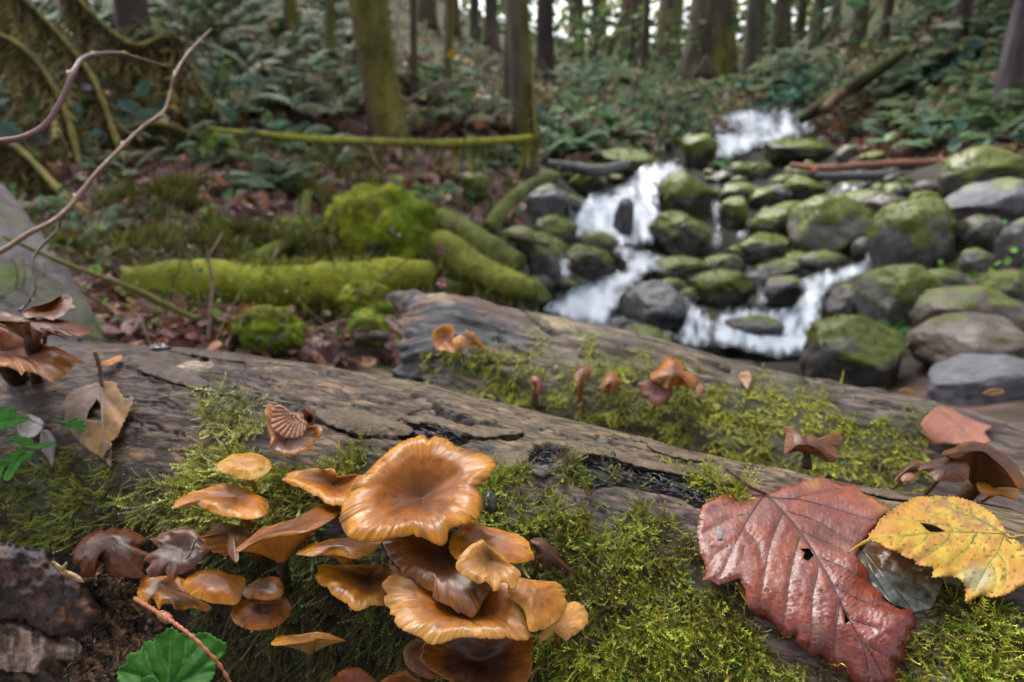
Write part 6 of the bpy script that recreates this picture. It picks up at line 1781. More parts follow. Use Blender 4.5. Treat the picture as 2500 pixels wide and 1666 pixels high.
for i, (lb, pts) in enumerate([
    ('thin white trickle left of the egg-shaped stone', [(1738, 490, 7.3), (1752, 490, 7.3), (1756, 540, 6.9), (1758, 600, 6.4), (1738, 602, 6.4), (1742, 545, 6.9)]),
    ('thin white trickle beside the bright green stone', [(1366, 622, 4.75), (1382, 620, 4.75), (1392, 680, 4.5), (1372, 684, 4.5)]),
    ('thin white trickle between the largest boulder and the midstream boulder', [(2136, 550, 6.0), (2150, 556, 5.9), (2138, 610, 5.6), (2122, 650, 5.4), (2108, 640, 5.4), (2124, 600, 5.7)]),
    ('short white trickle in the lower rapids', [(1848, 690, 4.9), (1862, 694, 4.9), (1872, 745, 4.6), (1852, 748, 4.6)]),
    ('small white patch of water below the fallen pole', [(2012, 470, 8.0), (2050, 452, 8.2), (2105, 446, 8.3), (2098, 464, 8.0), (2050, 478, 7.8)]),
    ('small white spill left of the upper fall', [(1660, 340, 11.6), (1684, 322, 12.2), (1690, 338, 11.8), (1672, 356, 11.2)]),
    ('little white spill behind the flat mossy slab', [(1590, 350, 11.5), (1608, 334, 12), (1612, 352, 11.6), (1600, 366, 11)]),
    ('white trickle beside the mossy stone left of the big grey-topped boulder', [(1800, 565, 6.6), (1830, 560, 6.6), (1820, 580, 6.4), (1796, 584, 6.4)])]):
    wsheet(lb, pts, 12, 26, .27, 5, 10 + i)
sx_, sy_ = [], []
rs = np.random.default_rng(77)
nsm = 0
while nsm < 110:
    x_, y_ = rs.uniform(1230, 2330), rs.uniform(330, 890)
    if sdpoly(np.array([x_]), np.array([y_]), STREAM)[0] < -45: continue
    sc_ = np.interp(y_, [330, 890], [28, 78]) * rs.lognormal(0, .3)
    if max(sdpoly(np.array([x_]), np.array([y_ - sc_ * .2]), w_)[0] for w_ in WPOLY) > -sc_ * .35: continue
    if any(abs(x_ - b[0]) < b[2] * .42 and abs(y_ - b[1]) < b[3] * .42 for b in BOULD): continue
    boulder('boulder', 'small dark wet stone wedged between the larger boulders of the stream', 'boulder', x_, y_ + sc_ * .15, sc_ * rs.uniform(1.1, 1.7), sc_ * rs.uniform(.65, .95), float(rs.choice([0.0, .3, .5])), [DK, GY, (0.07, 0.065, 0.065)][rs.integers(0, 3)], seed=200 + nsm, group='small stones filling the stream bed', ang=.09, tilt=rs.normal(0, .2))
    nsm += 1
# dark wet stream surface between the stones
sv = []
for a_ in np.linspace(0, 1, 60):
    yc = 3.0 + a_ * 14
    for b_ in np.linspace(-1, 1, 30):
        cxw = np.interp(yc, [3, 4, 5, 6, 7, 8, 10, 13, 17], [1.35, 1.4, 1.5, 1.7, 1.9, 2.4, 4.2, 5.6, 7.6])
        ww = np.interp(yc, [3, 5, 7, 9, 13, 17], [1.1, 1.9, 2.4, 2.0, 1.6, 1.6])
        sv.append((cxw + b_ * ww, yc, 0))
sv = np.array(sv)
sv[:, 2] = ground_z(sv[:, :2]) - 0.20 + (fbm(sv * v3(5, 5, 0), 3) - .5) * 0.05
wat = mk('water', sv, gridfaces(60, 30), M['water'], lerp((0.012, 0.014, 0.015), (0.20, 0.23, 0.27), sst(.60, .74, fbm(sv * v3(4, 4, 0) + 3, 4))))
tag(wat, 'dark shallow stream water between the boulders', 'water', kind='structure')

# ---------------------------------------------------------------- mossy fallen wood in the middle distance
def wood(name, label, cat, pts, rad, col, mosscol=None, moss=0.6, seed=0, seg=18, lump=.16, n=60, drape=0, group=None, mat='branch', freq=14, hang=0, hlen=.2):
    a = np.array(pts, float)
    w_ = catmull(P(a[:, 0], a[:, 1], a[:, 2]), n)
    r_ = np.interp(np.linspace(0, 1, n), np.linspace(0, 1, len(rad)), rad)
    v_, f_, s_ = tube(w_, r_, seg, lump, freq)
    cen = w_[np.clip((s_ * (n - 1)).round().astype(int), 0, n - 1)]
    up = nrm(v_ - cen + 1e-6)[:, 2]
    nz = fbm(v_ * 9 + seed, 4)
    c = np.array(col) * (0.55 + .9 * fbm(v_ * 30 + seed, 3))[:, None]
    if mosscol is not None:
        mm = sst(-.2, .2, up * .35 + (nz - .5) * 1.4 + (moss - .5) * 2)
        mc_ = lerp(np.array(mosscol) * (0.6 + .8 * fbm(v_ * 22 + seed, 3))[:, None], np.array(mosscol) * np.array([.55, .6, .8]), sst(.48, .62, fbm(v_ * 6 + seed + 5, 3)) * .8)
        c = lerp(c, mc_, mm)
    root = empty(name, w_[0], label, cat, group)
    mk('trunk' if cat in ('log', 'tree', 'fallen tree') else 'wood', v_, f_, M[mat], c, root)
    if drape:
        ps, ts, ns, ss, cs = [], [], [], [], []
        for k in range(drape):
            i = int(rng.integers(1, n - 1))
            th_ = rng.uniform(0, 2 * math.pi)
            t_ = nrm(w_[min(i + 1, n - 1)] - w_[i - 1])
            u_ = nrm(np.cross(t_, [0, 0, 1])); o_ = np.cross(u_, t_)
            dr_ = u_ * math.cos(th_) + o_ * math.sin(th_)
            ps.append(w_[i] + dr_ * r_[i] * .95)
            ts.append(dr_ * .5 + np.array([0, 0, -1.0]) * (1.1 if dr_[2] < .3 else .15) + rng.normal(0, .35, 3))
            ns.append(rng.normal(0, 1, 3)); ss.append(r_[i] * rng.uniform(.14, .48) * (1.5 if dr_[2] < -.3 else 1) * 1.0)
            cs.append(np.array(mosscol) * rng.uniform(.6, 1.5))
        for k in range(hang):
            i = int(rng.integers(1, n - 1))
            ps.append(w_[i] + np.array([rng.normal(0, .3), rng.normal(0, .5), -.8]) * r_[i])
            ts.append(np.array([0, 0, -1.0]) + rng.normal(0, .16, 3)); ns.append(rng.normal(0, 1, 3))
            ss.append(hlen * rng.lognormal(-.3, .5))
            cs.append(lerp(np.array(mosscol), np.array((.13, .09, .04)), np.array(rng.uniform(0, 1))) * rng.uniform(.6, 1.4))
        sc = scatter(SPR, np.array(ps), frames(np.array(ts), np.array(ns)), np.array(ss), np.array(cs))
        mo = mk('moss', sc[0], sc[1], M['moss'], sc[2], root, smooth=False)
        mo["kind"] = 'stuff'
    return root


YM = (0.27, 0.285, 0.03)
wood('mossy_log', 'thick mossy log lying across the left bank with moss hanging under it', 'log', [(300, 690, 1.72), (420, 700, 1.76), (560, 702, 1.86), (700, 698, 2.02), (850, 684, 2.1), (960, 676, 2.2), (1045, 672, 2.3)], [.05, .058, .064, .068, .064, .06, .055, .04], (0.05, 0.04, 0.03), YM, .72, 1, 34, .5, 150, 2600, freq=9, hang=300, hlen=.10)
wood('mossy_log', 'mossy log slanting down towards the stream, right of the bright hump', 'log', [(1060, 590, 2.75), (1110, 620, 2.7), (1170, 655, 2.65), (1230, 690, 2.6), (1300, 715, 2.55)], [.05, .06, .065, .06, .045], (0.05, 0.04, 0.03), (0.20, 0.215, 0.04), .64, 2, 24, .6, 60, 1300, freq=8, hang=80, hlen=.1)
wood('mossy_log', 'smooth dark green log behind the slanting mossy one', 'log', [(1075, 530, 3.5), (1130, 565, 3.4), (1190, 605, 3.3), (1265, 650, 3.2)], [.05, .065, .068, .06], (0.06, 0.055, 0.03), (0.13, 0.145, 0.035), .7, 3, 18, .1)
wood('branch', 'pale barkless branch leaning over stones left of the falls', 'branch', [(1195, 560, 4.0), (1225, 515, 4.1), (1260, 480, 4.2), (1300, 450, 4.4), (1360, 428, 4.7)], [.05, .045, .042, .034, .028], (0.19, 0.18, 0.09), (0.13, 0.15, 0.04), .45, 4, 14, .1)
wood('branch', 'grey dead bough lying right of the pale branch end', 'branch', [(1340, 402, 8.2), (1400, 410, 8.1), (1460, 418, 8.0), (1530, 400, 8.4)], [.06, .07, .07, .05], (0.12, 0.13, 0.13), (0.1, 0.12, 0.03), .3, 5)
wood('mossy_bough', 'long thin mossy bough crossing in front of the trees', 'branch', [(505, 312, 4.4), (560, 322, 4.4), (640, 328, 4.45), (760, 340, 4.5), (900, 346, 4.6), (1050, 350, 4.7), (1180, 346, 4.8), (1300, 336, 4.9)], [.012, .02, .024, .026, .026, .026, .026, .022], (0.10, 0.09, 0.03), (0.32, 0.33, 0.05), .95, 6, 12, .3, 90, 1500, hang=160, hlen=.12)
wood('mossy_bough', 'mossy hanging branch dropping from the thin bough', 'branch', [(880, 350, 4.5), (900, 370, 4.5), (925, 410, 4.4), (950, 450, 4.4)], [.02, .016, .014, .01], (0.10, 0.08, 0.05), (0.14, 0.15, 0.03), .5, 7, 10)
wood('branch', 'short grey mossy branch with a pale end on the leaf litter', 'branch', [(450, 498, 3.2), (500, 505, 3.2), (550, 520, 3.15), (600, 548, 3.1)], [.012, .022, .024, .018], (0.14, 0.16, 0.09), (0.14, 0.18, 0.06), .6, 8, 12)
wood('branch', 'cut stick with a pale orange end on the left bank', 'branch', [(630, 612, 2.7), (655, 585, 2.72), (678, 564, 2.75)], [.012, .014, .016], (0.10, 0.075, 0.06), None, 0, 9, 12, .1)
bo = P(681, 562, 2.73)
tag(mk('cut_end', bo + nrm(ICO3[0]) * np.array([.016, .01, .016]), ICO3[1], M['twig'], (0.55, 0.28, 0.13)), 'pale orange sawn end of the stick on the left bank', 'stick end')
wood('mossy_branch', 'mossy stick leaning against the bright hump', 'branch', [(590, 640, 2.5), (640, 625, 2.55), (720, 590, 2.7), (790, 560, 2.8)], [.018, .03, .034, .02], (0.08, 0.07, 0.03), (0.15, 0.17, 0.03), .8, 10, 12, .3, 40, 500)
wood('mossy_branch', 'upright mossy stub on the left bank', 'branch', [(745, 560, 3.1), (747, 520, 3.15), (750, 470, 3.2)], [.03, .026, .02], (0.09, 0.08, 0.04), (0.16, 0.17, 0.04), .8, 11, 12, .3, 30, 300)
wood('mossy_branch', 'arched mossy root on the left bank', 'branch', [(400, 565, 2.8), (440, 568, 2.8), (480, 590, 2.75), (500, 625, 2.7)], [.02, .025, .026, .02], (0.08, 0.07, 0.03), (0.15, 0.18, 0.02), .85, 12, 12, .3, 30, 300)
wood('fallen_pole', 'thin reddish fallen pole across the upper right of the stream', 'log', [(1930, 404, 8.6), (2010, 412, 8.4), (2120, 404, 8.2), (2250, 397, 8.0), (2380, 390, 7.6), (2560, 382, 7.2)], [.035, .05, .048, .048, .05, .055], (0.24, 0.12, 0.09), (0.05, 0.045, 0.03), .25, 13, 14, .08, 60)
wood('fallen_pole', 'short dark driftwood below the reddish pole', 'log', [(1990, 430, 8.0), (2060, 432, 7.9), (2140, 430, 7.8), (2240, 426, 7.7)], [.04, .055, .055, .035], (0.09, 0.09, 0.10), None, 0, 14)
wood('fallen_pole', 'reddish broken stick above the reddish pole', 'log', [(2110, 385, 8.8), (2150, 372, 9.0), (2200, 360, 9.1)], [.03, .035, .02], (0.20, 0.12, 0.10), None, 0, 15)
wood('fallen_tree', 'dark fallen trunk leaning up the right bank beside the upper fall', 'log', [(x_, y_, gdepth(x_, y_ + 30) - .9) for x_, y_ in ((1950, 295), (2010, 258), (2080, 212), (2150, 168), (2215, 125))], [.09, .12, .12, .11, .08], (0.055, 0.042, 0.034), (0.07, 0.08, 0.025), .5, 16, 18, .12, 50, freq=3)
wood('fallen_tree', 'short broken stump end below the dark fallen trunk', 'log', [(x_, y_, gdepth(x_, y_ + 30) - 1.1) for x_, y_ in ((2012, 270), (2035, 245), (2060, 226))], [.08, .09, .07], (0.16, 0.11, 0.07), None, 0, 17, 14, .15, 20, freq=3)
for i, (pts, lb) in enumerate([([(1250, 270, 0), (1260, 300, 0), (1275, 330, 0)], None)]):
    pass
# split wood left of the second log's broken end
for i, (pl, lb) in enumerate([([(862, 806), (950, 812), (952, 836), (870, 832), (858, 822)], 'upper split plank of dark wood beside the broken log end'), ([(835, 838), (945, 848), (948, 872), (850, 866)], 'lower split plank of dark wood beside the broken log end')]):
    o = slab('split_wood', pl, planed(900, 840, 1.12 + .03 * i, 0.0003, 0), 0.05, M['rot'], lambda x, y: lerp((0.06, 0.045, 0.04), (0.16, 0.11, 0.09), fbm(v3(x / 20, y / 4, 90), 3)), None, 0.02, 5)
    tag(o, lb, 'plank')
# grey leaning trunk at the left edge
wood('leaning_tree', 'smooth grey leaning trunk with mossy edge at the left edge', 'tree', [(-200, 430, 1.25), (-90, 540, 1.2), (-20, 650, 1.15), (60, 800, 1.1), (110, 960, 1.05)], [.07, .085, .09, .095, .10], (0.17, 0.15, 0.155), (0.11, 0.14, 0.04), .33, 18, 28, .10, 50, 260)

# ---------------------------------------------------------------- trees
leaf_quads = []
for k in range(4):
    a = random.uniform(.35, .6)
    leaf_quads.append((np.array([(0, 0, 0), (.5, a * .5, .06), (1, 0, -.05), (.5, -a * .5, .06)]), np.array([(0, 2, 1), (0, 3, 2)]), np.array([.9, 1, 1.1, 1])))


def leafcloud(pos, size, col, flat=0.4, cols=None):
    n = len(pos)
    t_ = rng.normal(0, 1, (n, 3)); t_[:, 2] *= .6
    nn = rng.normal(0, flat, (n, 3)) + np.array([0, 0, 1.0])
    s_ = size * rng.lognormal(0, .35, n)
    c_ = np.array(col) * rng.uniform(.55, 1.5, (n, 1)) if cols is None else cols
    return scatter(leaf_quads, pos, frames(t_, nn), s_, c_)


def tree(label, px, pybase, wpx, lean=0.0, depth=None, col=(0.055, 0.042, 0.034), moss=0.3, mosscol=(0.13, 0.13, 0.03), flare=1.5, h=13, crown=True, seed=0, bend=0.0, group='tree trunks of the forest behind', rpart=None):
    d = depth or gdepth(px, pybase, 25)
    b = P(px, pybase, d)
    g = on_ground(b[0], b[1])
    if g is not None: b[2] = g[0][2]
    r0 = wpx / 2 * d / F_PX
    n = 44
    t = np.linspace(0, 1, n)
    w_ = np.stack([b[0] + lean * t * h + bend * np.sin(t * 3.0) * 0.4, b[1] + 0 * t, b[2] - .25 + t * h], -1)
    r_ = r0 * (1 - .35 * t) * (1 + (flare - 1) * np.exp(-t * h / (r0 * 3 + .2)))
    v_, f_, s_ = tube(w_, r_, 26, .17, 1.6)
    cen = w_[np.clip((s_ * (n - 1)).round().astype(int), 0, n - 1)]
    dr = nrm(v_ - cen + 1e-6)
    nz = fbm(v_ * np.array([2.4, 2.4, .8]) * (1 if d < 10 else .5) + seed, 4)
    fu = fbm(v_ * np.array([9, 9, .8]) + seed, 3)
    c = np.array(col) * (0.5 + 1.0 * fu)[:, None]
    mm = sst(-.15, .2, (nz - .5) * 1.4 + (moss - .5) * 1.5 + .3 * dr[:, 0])
    c = lerp(c, np.array(mosscol) * (0.5 + fbm(v_ * 6 + seed, 3))[:, None], mm)
    v_ = v_ + dr * ((fu - .5) * r0 * .16)[:, None]
    root = empty('tree', b, label, 'tree', group)
    mk('trunk', v_, f_, M['trunk'], c, root)
    if d < 8.5 and wpx > 25:
        ii = np.where((mm > .45) & (v_[:, 2] < b[2] + 4.5))[0]
        if len(ii) > 10:
            ii = rng.choice(ii, 1100)
            jj = np.clip(ii + 26 + rng.integers(-1, 2, 1100), 0, len(v_) - 3)
            u_ = rng.uniform(0, 1, (1100, 1))
            pp_ = v_[ii] * u_ + v_[jj] * (1 - u_)
            sc_ = scatter(TUFT, pp_, frames(dr[ii] * .8 + rng.normal(0, .4, (1100, 3)) + np.array([0, 0, -.6]), rng.normal(0, 1, (1100, 3))), .28 * r0 * rng.lognormal(0, .4, 1100), np.array(mosscol) * rng.uniform(.5, 1.8, (1100, 1)))
            mo = mk('moss', sc_[0], sc_[1], M['moss'], sc_[2], root, smooth=False)
            mo["kind"] = 'stuff'
    if crown:
        m = 120
        pz = b[2] + h * rng.uniform(.55, 1.15, m)
        rad = 2.6 * (1.2 - (pz - b[2]) / (h * 1.2)) * np.sqrt(rng.uniform(0, 1, m)) + .3
        an = rng.uniform(0, 2 * math.pi, m)
        ii = np.clip(((pz - b[2]) / h * (n - 1)).astype(int), 0, n - 1)
        pos = np.stack([w_[ii, 0] + rad * np.cos(an), w_[ii, 1] + rad * np.sin(an), pz], -1)
        lv, lf, lc_ = leafcloud(pos, .75, (0.045, 0.07, 0.02))
        o = mk('crown', lv, lf, M['foliage'], lc_, root, smooth=False)
    return root, w_, r_


TG = 'tree trunks of the forest behind'
tree('nearest leaning mossy tree with a flared base, left of centre', 958, 335, 80, -.19, 5.6, (0.115, 0.075, 0.05), .52, (0.17, 0.155, 0.035), 1.5, 8, True, 1, .5)
tree('second leaning mossy tree, grey above and mossy below, right of the nearest one', 1288, 335, 56, -.07, 7.4, (0.15, 0.125, 0.10), .5, (0.17, 0.165, 0.035), 1.2, 10, True, 2)
tree('dark purple-brown straight trunk right of the second mossy tree', 1330, 205, 40, 0, None, (0.055, 0.038, 0.04), .05, h=12, seed=3)
for i, (px, pb, w, col, ms, lb) in enumerate([
    (1405, 135, 36, (0.05, 0.042, 0.03), .3, 'slim olive-brown trunk behind the dark purple-brown one'), (1545, 140, 66, (0.07, 0.045, 0.03), .2, 'thick brown ridged trunk, left of the widest one, near the middle of the forest'),
    (1628, 150, 52, (0.075, 0.062, 0.04), .35, 'pale brown trunk right of the thick ridged one'), (1725, 190, 82, (0.045, 0.035, 0.024), .35, 'widest dark trunk with a spreading foot above the falls'),
    (1832, 190, 44, (0.05, 0.046, 0.036), .3, 'straight grey-brown trunk above the upper fall'), (1903, 125, 40, (0.055, 0.048, 0.032), .4, 'trunk just right of the straight grey-brown one'),
    (1868, 110, 18, (0.04, 0.034, 0.026), .2, 'thin dark stem between two trunks above the upper fall'), (1990, 110, 24, (0.05, 0.045, 0.03), .3, 'slim trunk among bright gaps of sky at the right'),
    (2090, 130, 34, (0.05, 0.042, 0.026), .45, 'mossy trunk where the right bank begins'), (1200, 120, 30, (0.07, 0.055, 0.045), .2, 'brown trunk left of the second mossy tree'),
    (1160, 95, 22, (0.07, 0.058, 0.046), .2, 'slim trunk further left in the background'), (1105, 80, 34, (0.06, 0.05, 0.035), .3, 'olive trunk behind and right of the nearest mossy tree'),
    (1470, 120, 22, (0.06, 0.055, 0.035), .3, 'slim stem left of the thick ridged trunk'), (1785, 120, 20, (0.055, 0.048, 0.03), .3, 'slim stem right of the widest dark trunk'),
    (1045, 60, 40, (0.05, 0.045, 0.03), .4, 'shaded trunk just right of the nearest mossy tree'), (1575, 90, 18, (0.05, 0.04, 0.028), .2, 'thin stem between the two brown trunks'),
    (1955, 60, 22, (0.05, 0.045, 0.03), .3, 'thin trunk with bright sky gaps on both sides'), (2035, 90, 20, (0.05, 0.042, 0.03), .4, 'thin trunk before the right bank')]):
    tree(lb, px, pb, w, (px - 1500) / 1500 * .035, None, tuple(np.array(col) * 1.7), ms, flare=1.4 if w < 80 else 1.9, h=14, seed=10 + i)
for i, (px, pb, w, col, ms, d_, lb) in enumerate([
    (470, 120, 26, (0.08, 0.065, 0.045), .5, 9.5, 'slim mossy sapling left of the dim hillside trunks'), (585, 150, 20, (0.09, 0.07, 0.05), .4, 9, 'slim pale sapling between the two dim hillside trunks'),
    (715, 150, 30, (0.085, 0.07, 0.045), .6, 9, 'mossy sapling second to the left of the nearest leaning tree'), (800, 190, 24, (0.10, 0.08, 0.05), .5, 7.5, 'brown sapling just left of the nearest leaning tree'),
    (1010, 240, 18, (0.10, 0.08, 0.055), .4, 7.5, 'thin stem rising right behind the nearest leaning tree'), (1085, 200, 20, (0.11, 0.09, 0.06), .5, 10, 'thin mossy stem midway between the two leaning trees'),
    (1235, 210, 22, (0.10, 0.08, 0.06), .3, 11, 'thin brown stem touching the left side of the second leaning tree'), (210, 190, 34, (0.075, 0.06, 0.04), .7, 6.5, 'mossy young trunk behind the drooping stems at the upper left'),
    (2150, 100, 26, (0.07, 0.055, 0.04), .5, 14, 'mossy sapling high on the right bank'), (2330, 60, 36, (0.07, 0.055, 0.05), .3, 11, 'shaded trunk on the right bank left of the purplish one')]):
    tree(lb, px, pb, w, (px - 1300) / 1300 * .05 + (.02 if i % 2 else -.03), d_, col, ms, (0.15, 0.14, 0.035), 1.3, 7, False, 60 + i, .4, 'slim saplings on the slopes')
_rt = np.random.default_rng(12)
for i in range(12):
    px_ = 880 + i * 108 + _rt.uniform(-30, 30)
    tree('slim far trunk standing between the nearer trunks of the forest', px_, _rt.uniform(70, 125), _rt.uniform(12, 22), _rt.normal(0, .02), _rt.uniform(28, 42), (0.085, 0.07, 0.05), .3, h=16, crown=False, seed=90 + i, bend=.4, group='slim far trunks of the forest')
tree('purple-brown trunk in the shade at the upper left', 345, 195, 66, -.03, 7.0, (0.10, 0.075, 0.075), .12, h=9, seed=40)
tree('purplish trunk on the right bank near the right edge', 2455, 275, 66, .05, 8.2, (0.09, 0.075, 0.09), .1, h=9, seed=41)
tree('dark mossy trunk at the top left corner', 40, 330, 120, -.08, 5.6, (0.05, 0.04, 0.025), .6, (0.085, 0.075, 0.02), h=8, seed=42)
tree('dim trunk on the hillside left of the nearest mossy tree', 640, 120, 60, -.03, 11, (0.05, 0.045, 0.03), .4, h=10, seed=43)
tree('dim slim trunk high on the left hillside', 520, 60, 46, -.05, 11.5, (0.05, 0.042, 0.03), .5, h=10, seed=44)

# mossy stems hanging over the left bank (vine maple)
for i, (pts, lb) in enumerate([
    ([(-60, 60, 3.6), (60, 120, 3.6), (150, 250, 3.6), (200, 420, 3.5), (230, 560, 3.3), (262, 660, 3.0)], 'long drooping mossy stem, first from the left edge'),
    ([(20, -40, 3.9), (120, 60, 3.9), (220, 180, 3.9), (280, 330, 3.8), (330, 480, 3.6), (350, 580, 3.3)], 'long drooping mossy stem, second from the left edge'),
    ([(150, -60, 4.4), (230, 40, 4.4), (330, 110, 4.4), (420, 80, 4.5), (440, 140, 4.5)], 'arching mossy stem at the upper left'),
    ([(-60, 330, 3.0), (40, 360, 3.0), (150, 470, 2.9), (240, 540, 2.8), (330, 560, 2.7)], 'low mossy stem sagging across the left bank'),
    ([(280, 320, 4.0), (380, 300, 4.1), (470, 330, 4.2), (520, 360, 4.2)], 'short mossy stem reaching the upright mossy lump'),
    ([(780, 380, 5.0), (820, 440, 4.6), (880, 520, 4.2)], 'dead mossy twig slanting under the thin bough'),
    ([(2000, 30, 13), (2050, 90, 13), (2120, 130, 13), (2190, 120, 13)], 'mossy branch on the right bank under the trees'),
    ([(1290, 90, 7.4), (1300, 200, 7.2), (1306, 300, 7.0), (1312, 345, 6.9)], 'thin yellow-mossy stem beside the second leaning tree')]):
    wood('hanging_branch', lb, 'branch', pts, [.008, .014, .017, .017, .014, .008], (0.14, 0.11, 0.07), (0.24, 0.20, 0.06), .85, 20 + i, 10, .35, 60, 700, 'mossy stems of the understorey', hang=620 if i < 5 else 60, hlen=.24)

# ---------------------------------------------------------------- ferns
def frond(n=17, arch=.55, wid=.2):
    v, t, s = [], [], []
    tt = np.linspace(0, 1, n)
    X = tt * (1 - .18 * tt ** 2)
    Z = arch * np.sin(tt * 2.2) * .6
    for k in range(n):
        a = .011 * (1.2 - tt[k])
        v += [(X[k], -a, Z[k]), (X[k], a, Z[k])]; s += [.7, .7]
        if k: t += [(2 * k - 2, 2 * k, 2 * k - 1), (2 * k - 1, 2 * k, 2 * k + 1)]
    for k in range(1, n):
        l = wid * math.sin(math.pi * min(1, (tt[k] * .82 + .16))) + .02
        for sd in (-1, 1):
            b = len(v)
            v += [(X[k] - .022, 0, Z[k]), (X[k] + .028, 0, Z[k]), (X[k] + l * .35 + .02, sd * l, Z[k] - l * .22), (X[k] + l * .1 - .025, sd * l * .55, Z[k] - .01)]
            g = random.uniform(.85, 1.2)
            s += [.85 * g, .9 * g, 1.15 * g, g]
            t += [(b, b + 1, b + 2), (b, b + 2, b + 3)] if sd > 0 else [(b, b + 2, b + 1), (b, b + 3, b + 2)]
    return np.array(v), np.array(t), np.array(s)


def fern_proto(nf, col, seed, split=True):
    root = bpy.data.objects.new('fern', None)
    root.empty_display_size = .05
    ms = []
    fv, ft, fs = frond(arch=random.uniform(.4, .7))
    allp = []
    for k in range(nf):
        az = 2 * math.pi * k / nf + random.uniform(-.25, .25)
        L = random.uniform(.75, 1.1)
        pt_ = random.uniform(-.15, .35)
        R3 = np.array([[math.cos(az), -math.sin(az), 0], [math.sin(az), math.cos(az), 0], [0, 0, 1]])
        T3 = np.array([[math.cos(pt_), 0, -math.sin(pt_)], [0, 1, 0], [math.sin(pt_), 0, math.cos(pt_)]])
        w_ = (fv * L) @ T3.T @ R3.T
        c_ = np.array(col)[None] * (fs * random.uniform(.75, 1.2))[:, None]
        if split:
            o = mk('frond', w_, ft, M['foliage'], c_, None, smooth=False, link=False)
            ms.append(o)
        else:
            allp.append((w_, ft, c_))
    if not split:
        v_, f_, c_ = merge(allp)
        ms.append(mk('fronds', v_, f_, M['foliage'], c_, None, smooth=False, link=False))
    return root, ms


def place(proto, loc, s, rz, tiltv, label, cat, group):
    root, ms = proto
    r = root.copy()
    COL.objects.link(r)
    r.location = [float(x) for x in loc]
    q = Vector((0, 0, 1)).rotation_difference(Vector(tiltv))
    from mathutils import Quaternion
    r.rotation_mode = 'QUATERNION'
    r.rotation_quaternion = q @ Quaternion((0, 0, 1), rz)
    r.scale = (s, s, s)
    tag(r, label, cat, group)
    for m in ms:
        c = m.copy()
        COL.objects.link(c)
        c.parent = r
    return r


FG = (0.08, 0.14, 0.052)
near_f = [fern_proto(8, FG, 1), fern_proto(9, (0.08, 0.145, 0.07), 2), fern_proto(7, (0.105, 0.13, 0.055), 3)]
far_f = [fern_proto(10, (0.08, 0.14, 0.06), 4, False), fern_proto(9, (0.09, 0.155, 0.08), 5, False), fern_proto(9, (0.13, 0.155, 0.06), 6, False)]
FREG = [
    ([(430, 150), (870, 120), (880, 290), (560, 300), (430, 280)], 26, 'sword fern on the dim left hillside beyond the mossy bough', .6),
    ([(430, 0), (880, 0), (880, 120), (430, 150)], 26, 'dark sword fern high on the left hillside', .75),
    ([(380, 340), (860, 360), (860, 470), (420, 470)], 14, 'small fern under the long mossy bough', .3),
    ([(1020, 140), (1240, 150), (1240, 330), (1030, 320)], 14, 'sword fern between the two leaning mossy trees', .6),
    ([(1310, 230), (1760, 215), (1720, 330), (1560, 340), (1330, 400)], 44, 'blue-green sword fern on the slope below the forest trunks', .65),
    ([(1350, 170), (1960, 160), (1960, 235), (1350, 225)], 34, 'far sword fern at the foot of the forest trunks', .9),
    ([(2060, 200), (2440, 60), (2480, 330), (2320, 380), (2150, 340)], 40, 'sword fern hanging on the steep right bank', .62),
    ([(2180, -40), (2500, -60), (2500, 60), (2200, 120)], 20, 'shaded sword fern at the top right corner', .65),
    ([(0, 0), (300, 0), (300, 200), (0, 250)], 14, 'shaded fern behind the mossy stems at the top left', .45),
    ([(20, 400), (330, 380), (330, 640), (30, 640)], 10, 'small fern low on the left bank', .2),
    ([(1100, 350), (1290, 370), (1260, 440), (1110, 430)], 8, 'small fern beside the pale leaning branch', .3),
]
for poly, n, lb, sz in FREG:
    pa = np.array(poly, float)
    k = 0
    tries = 0
    while k < n and tries < n * 30:
        tries += 1
        x, y = rng.uniform(pa[:, 0].min(), pa[:, 0].max()), rng.uniform(pa[:, 1].min(), pa[:, 1].max())
        if not inpoly(np.array([x]), np.array([y]), poly)[0]: continue
        h = ghit(x, y)
        if h is None: continue
        dd = float((h[0] - CAM) @ FWD)
        if dd < 1.5: continue
        pr_ = near_f if dd < 9 else far_f
        place(pr_[rng.integers(0, 3)], h[0] - np.array([0, 0, .02]), sz * rng.uniform(.75, 1.25), rng.uniform(0, 6.28), nrm(h[1] * .6 + np.array([0, -.15, .6])), lb, 'fern', lb.replace('fern', 'ferns', 1))
        k += 1
for n_, (px_, py_, sz_, lb) in enumerate([(1780, 420, .38, 'bright green fern below the upper fall'), (2190, 745, .14, 'little green plant on the mossy rock right of the lower fall'), (2222, 472, .2, 'small green plant left of the broad mossy boulder'), (2180, 815, .13, 'small plant at the foot of the mossy rock with leaves'), (1060, 490, .2, 'tuft of fern right of the bright hump')]):
    h = ghit(px_, py_)
    loc = P(px_, py_, (float((h[0] - CAM) @ FWD) - .1) if n_ != 1 else 3.75)
    pr2 = fern_proto(8, (0.08, 0.20, 0.06), 30 + n_)
    place(pr2, loc, sz_, 1.0 * n_, (0, -.35, 1), lb, 'fern', None)

# ---------------------------------------------------------------- leaf litter and undergrowth
def fold_leaf(w=.55):
    o = [(0, 0, 0), (.25, .8 * w, .10), (.6, w * .9, .13), (1, 0, .02), (.6, -w * .9, .13), (.25, -.8 * w, .10), (.5, 0, 0)]
    return np.array(o) - np.array([.5, 0, 0]), np.array([(0, 6, 1), (1, 6, 2), (2, 6, 3), (3, 6, 4), (4, 6, 5), (5, 6, 0)]), np.array([.8, 1, 1.05, 1, 1.05, 1, .75])


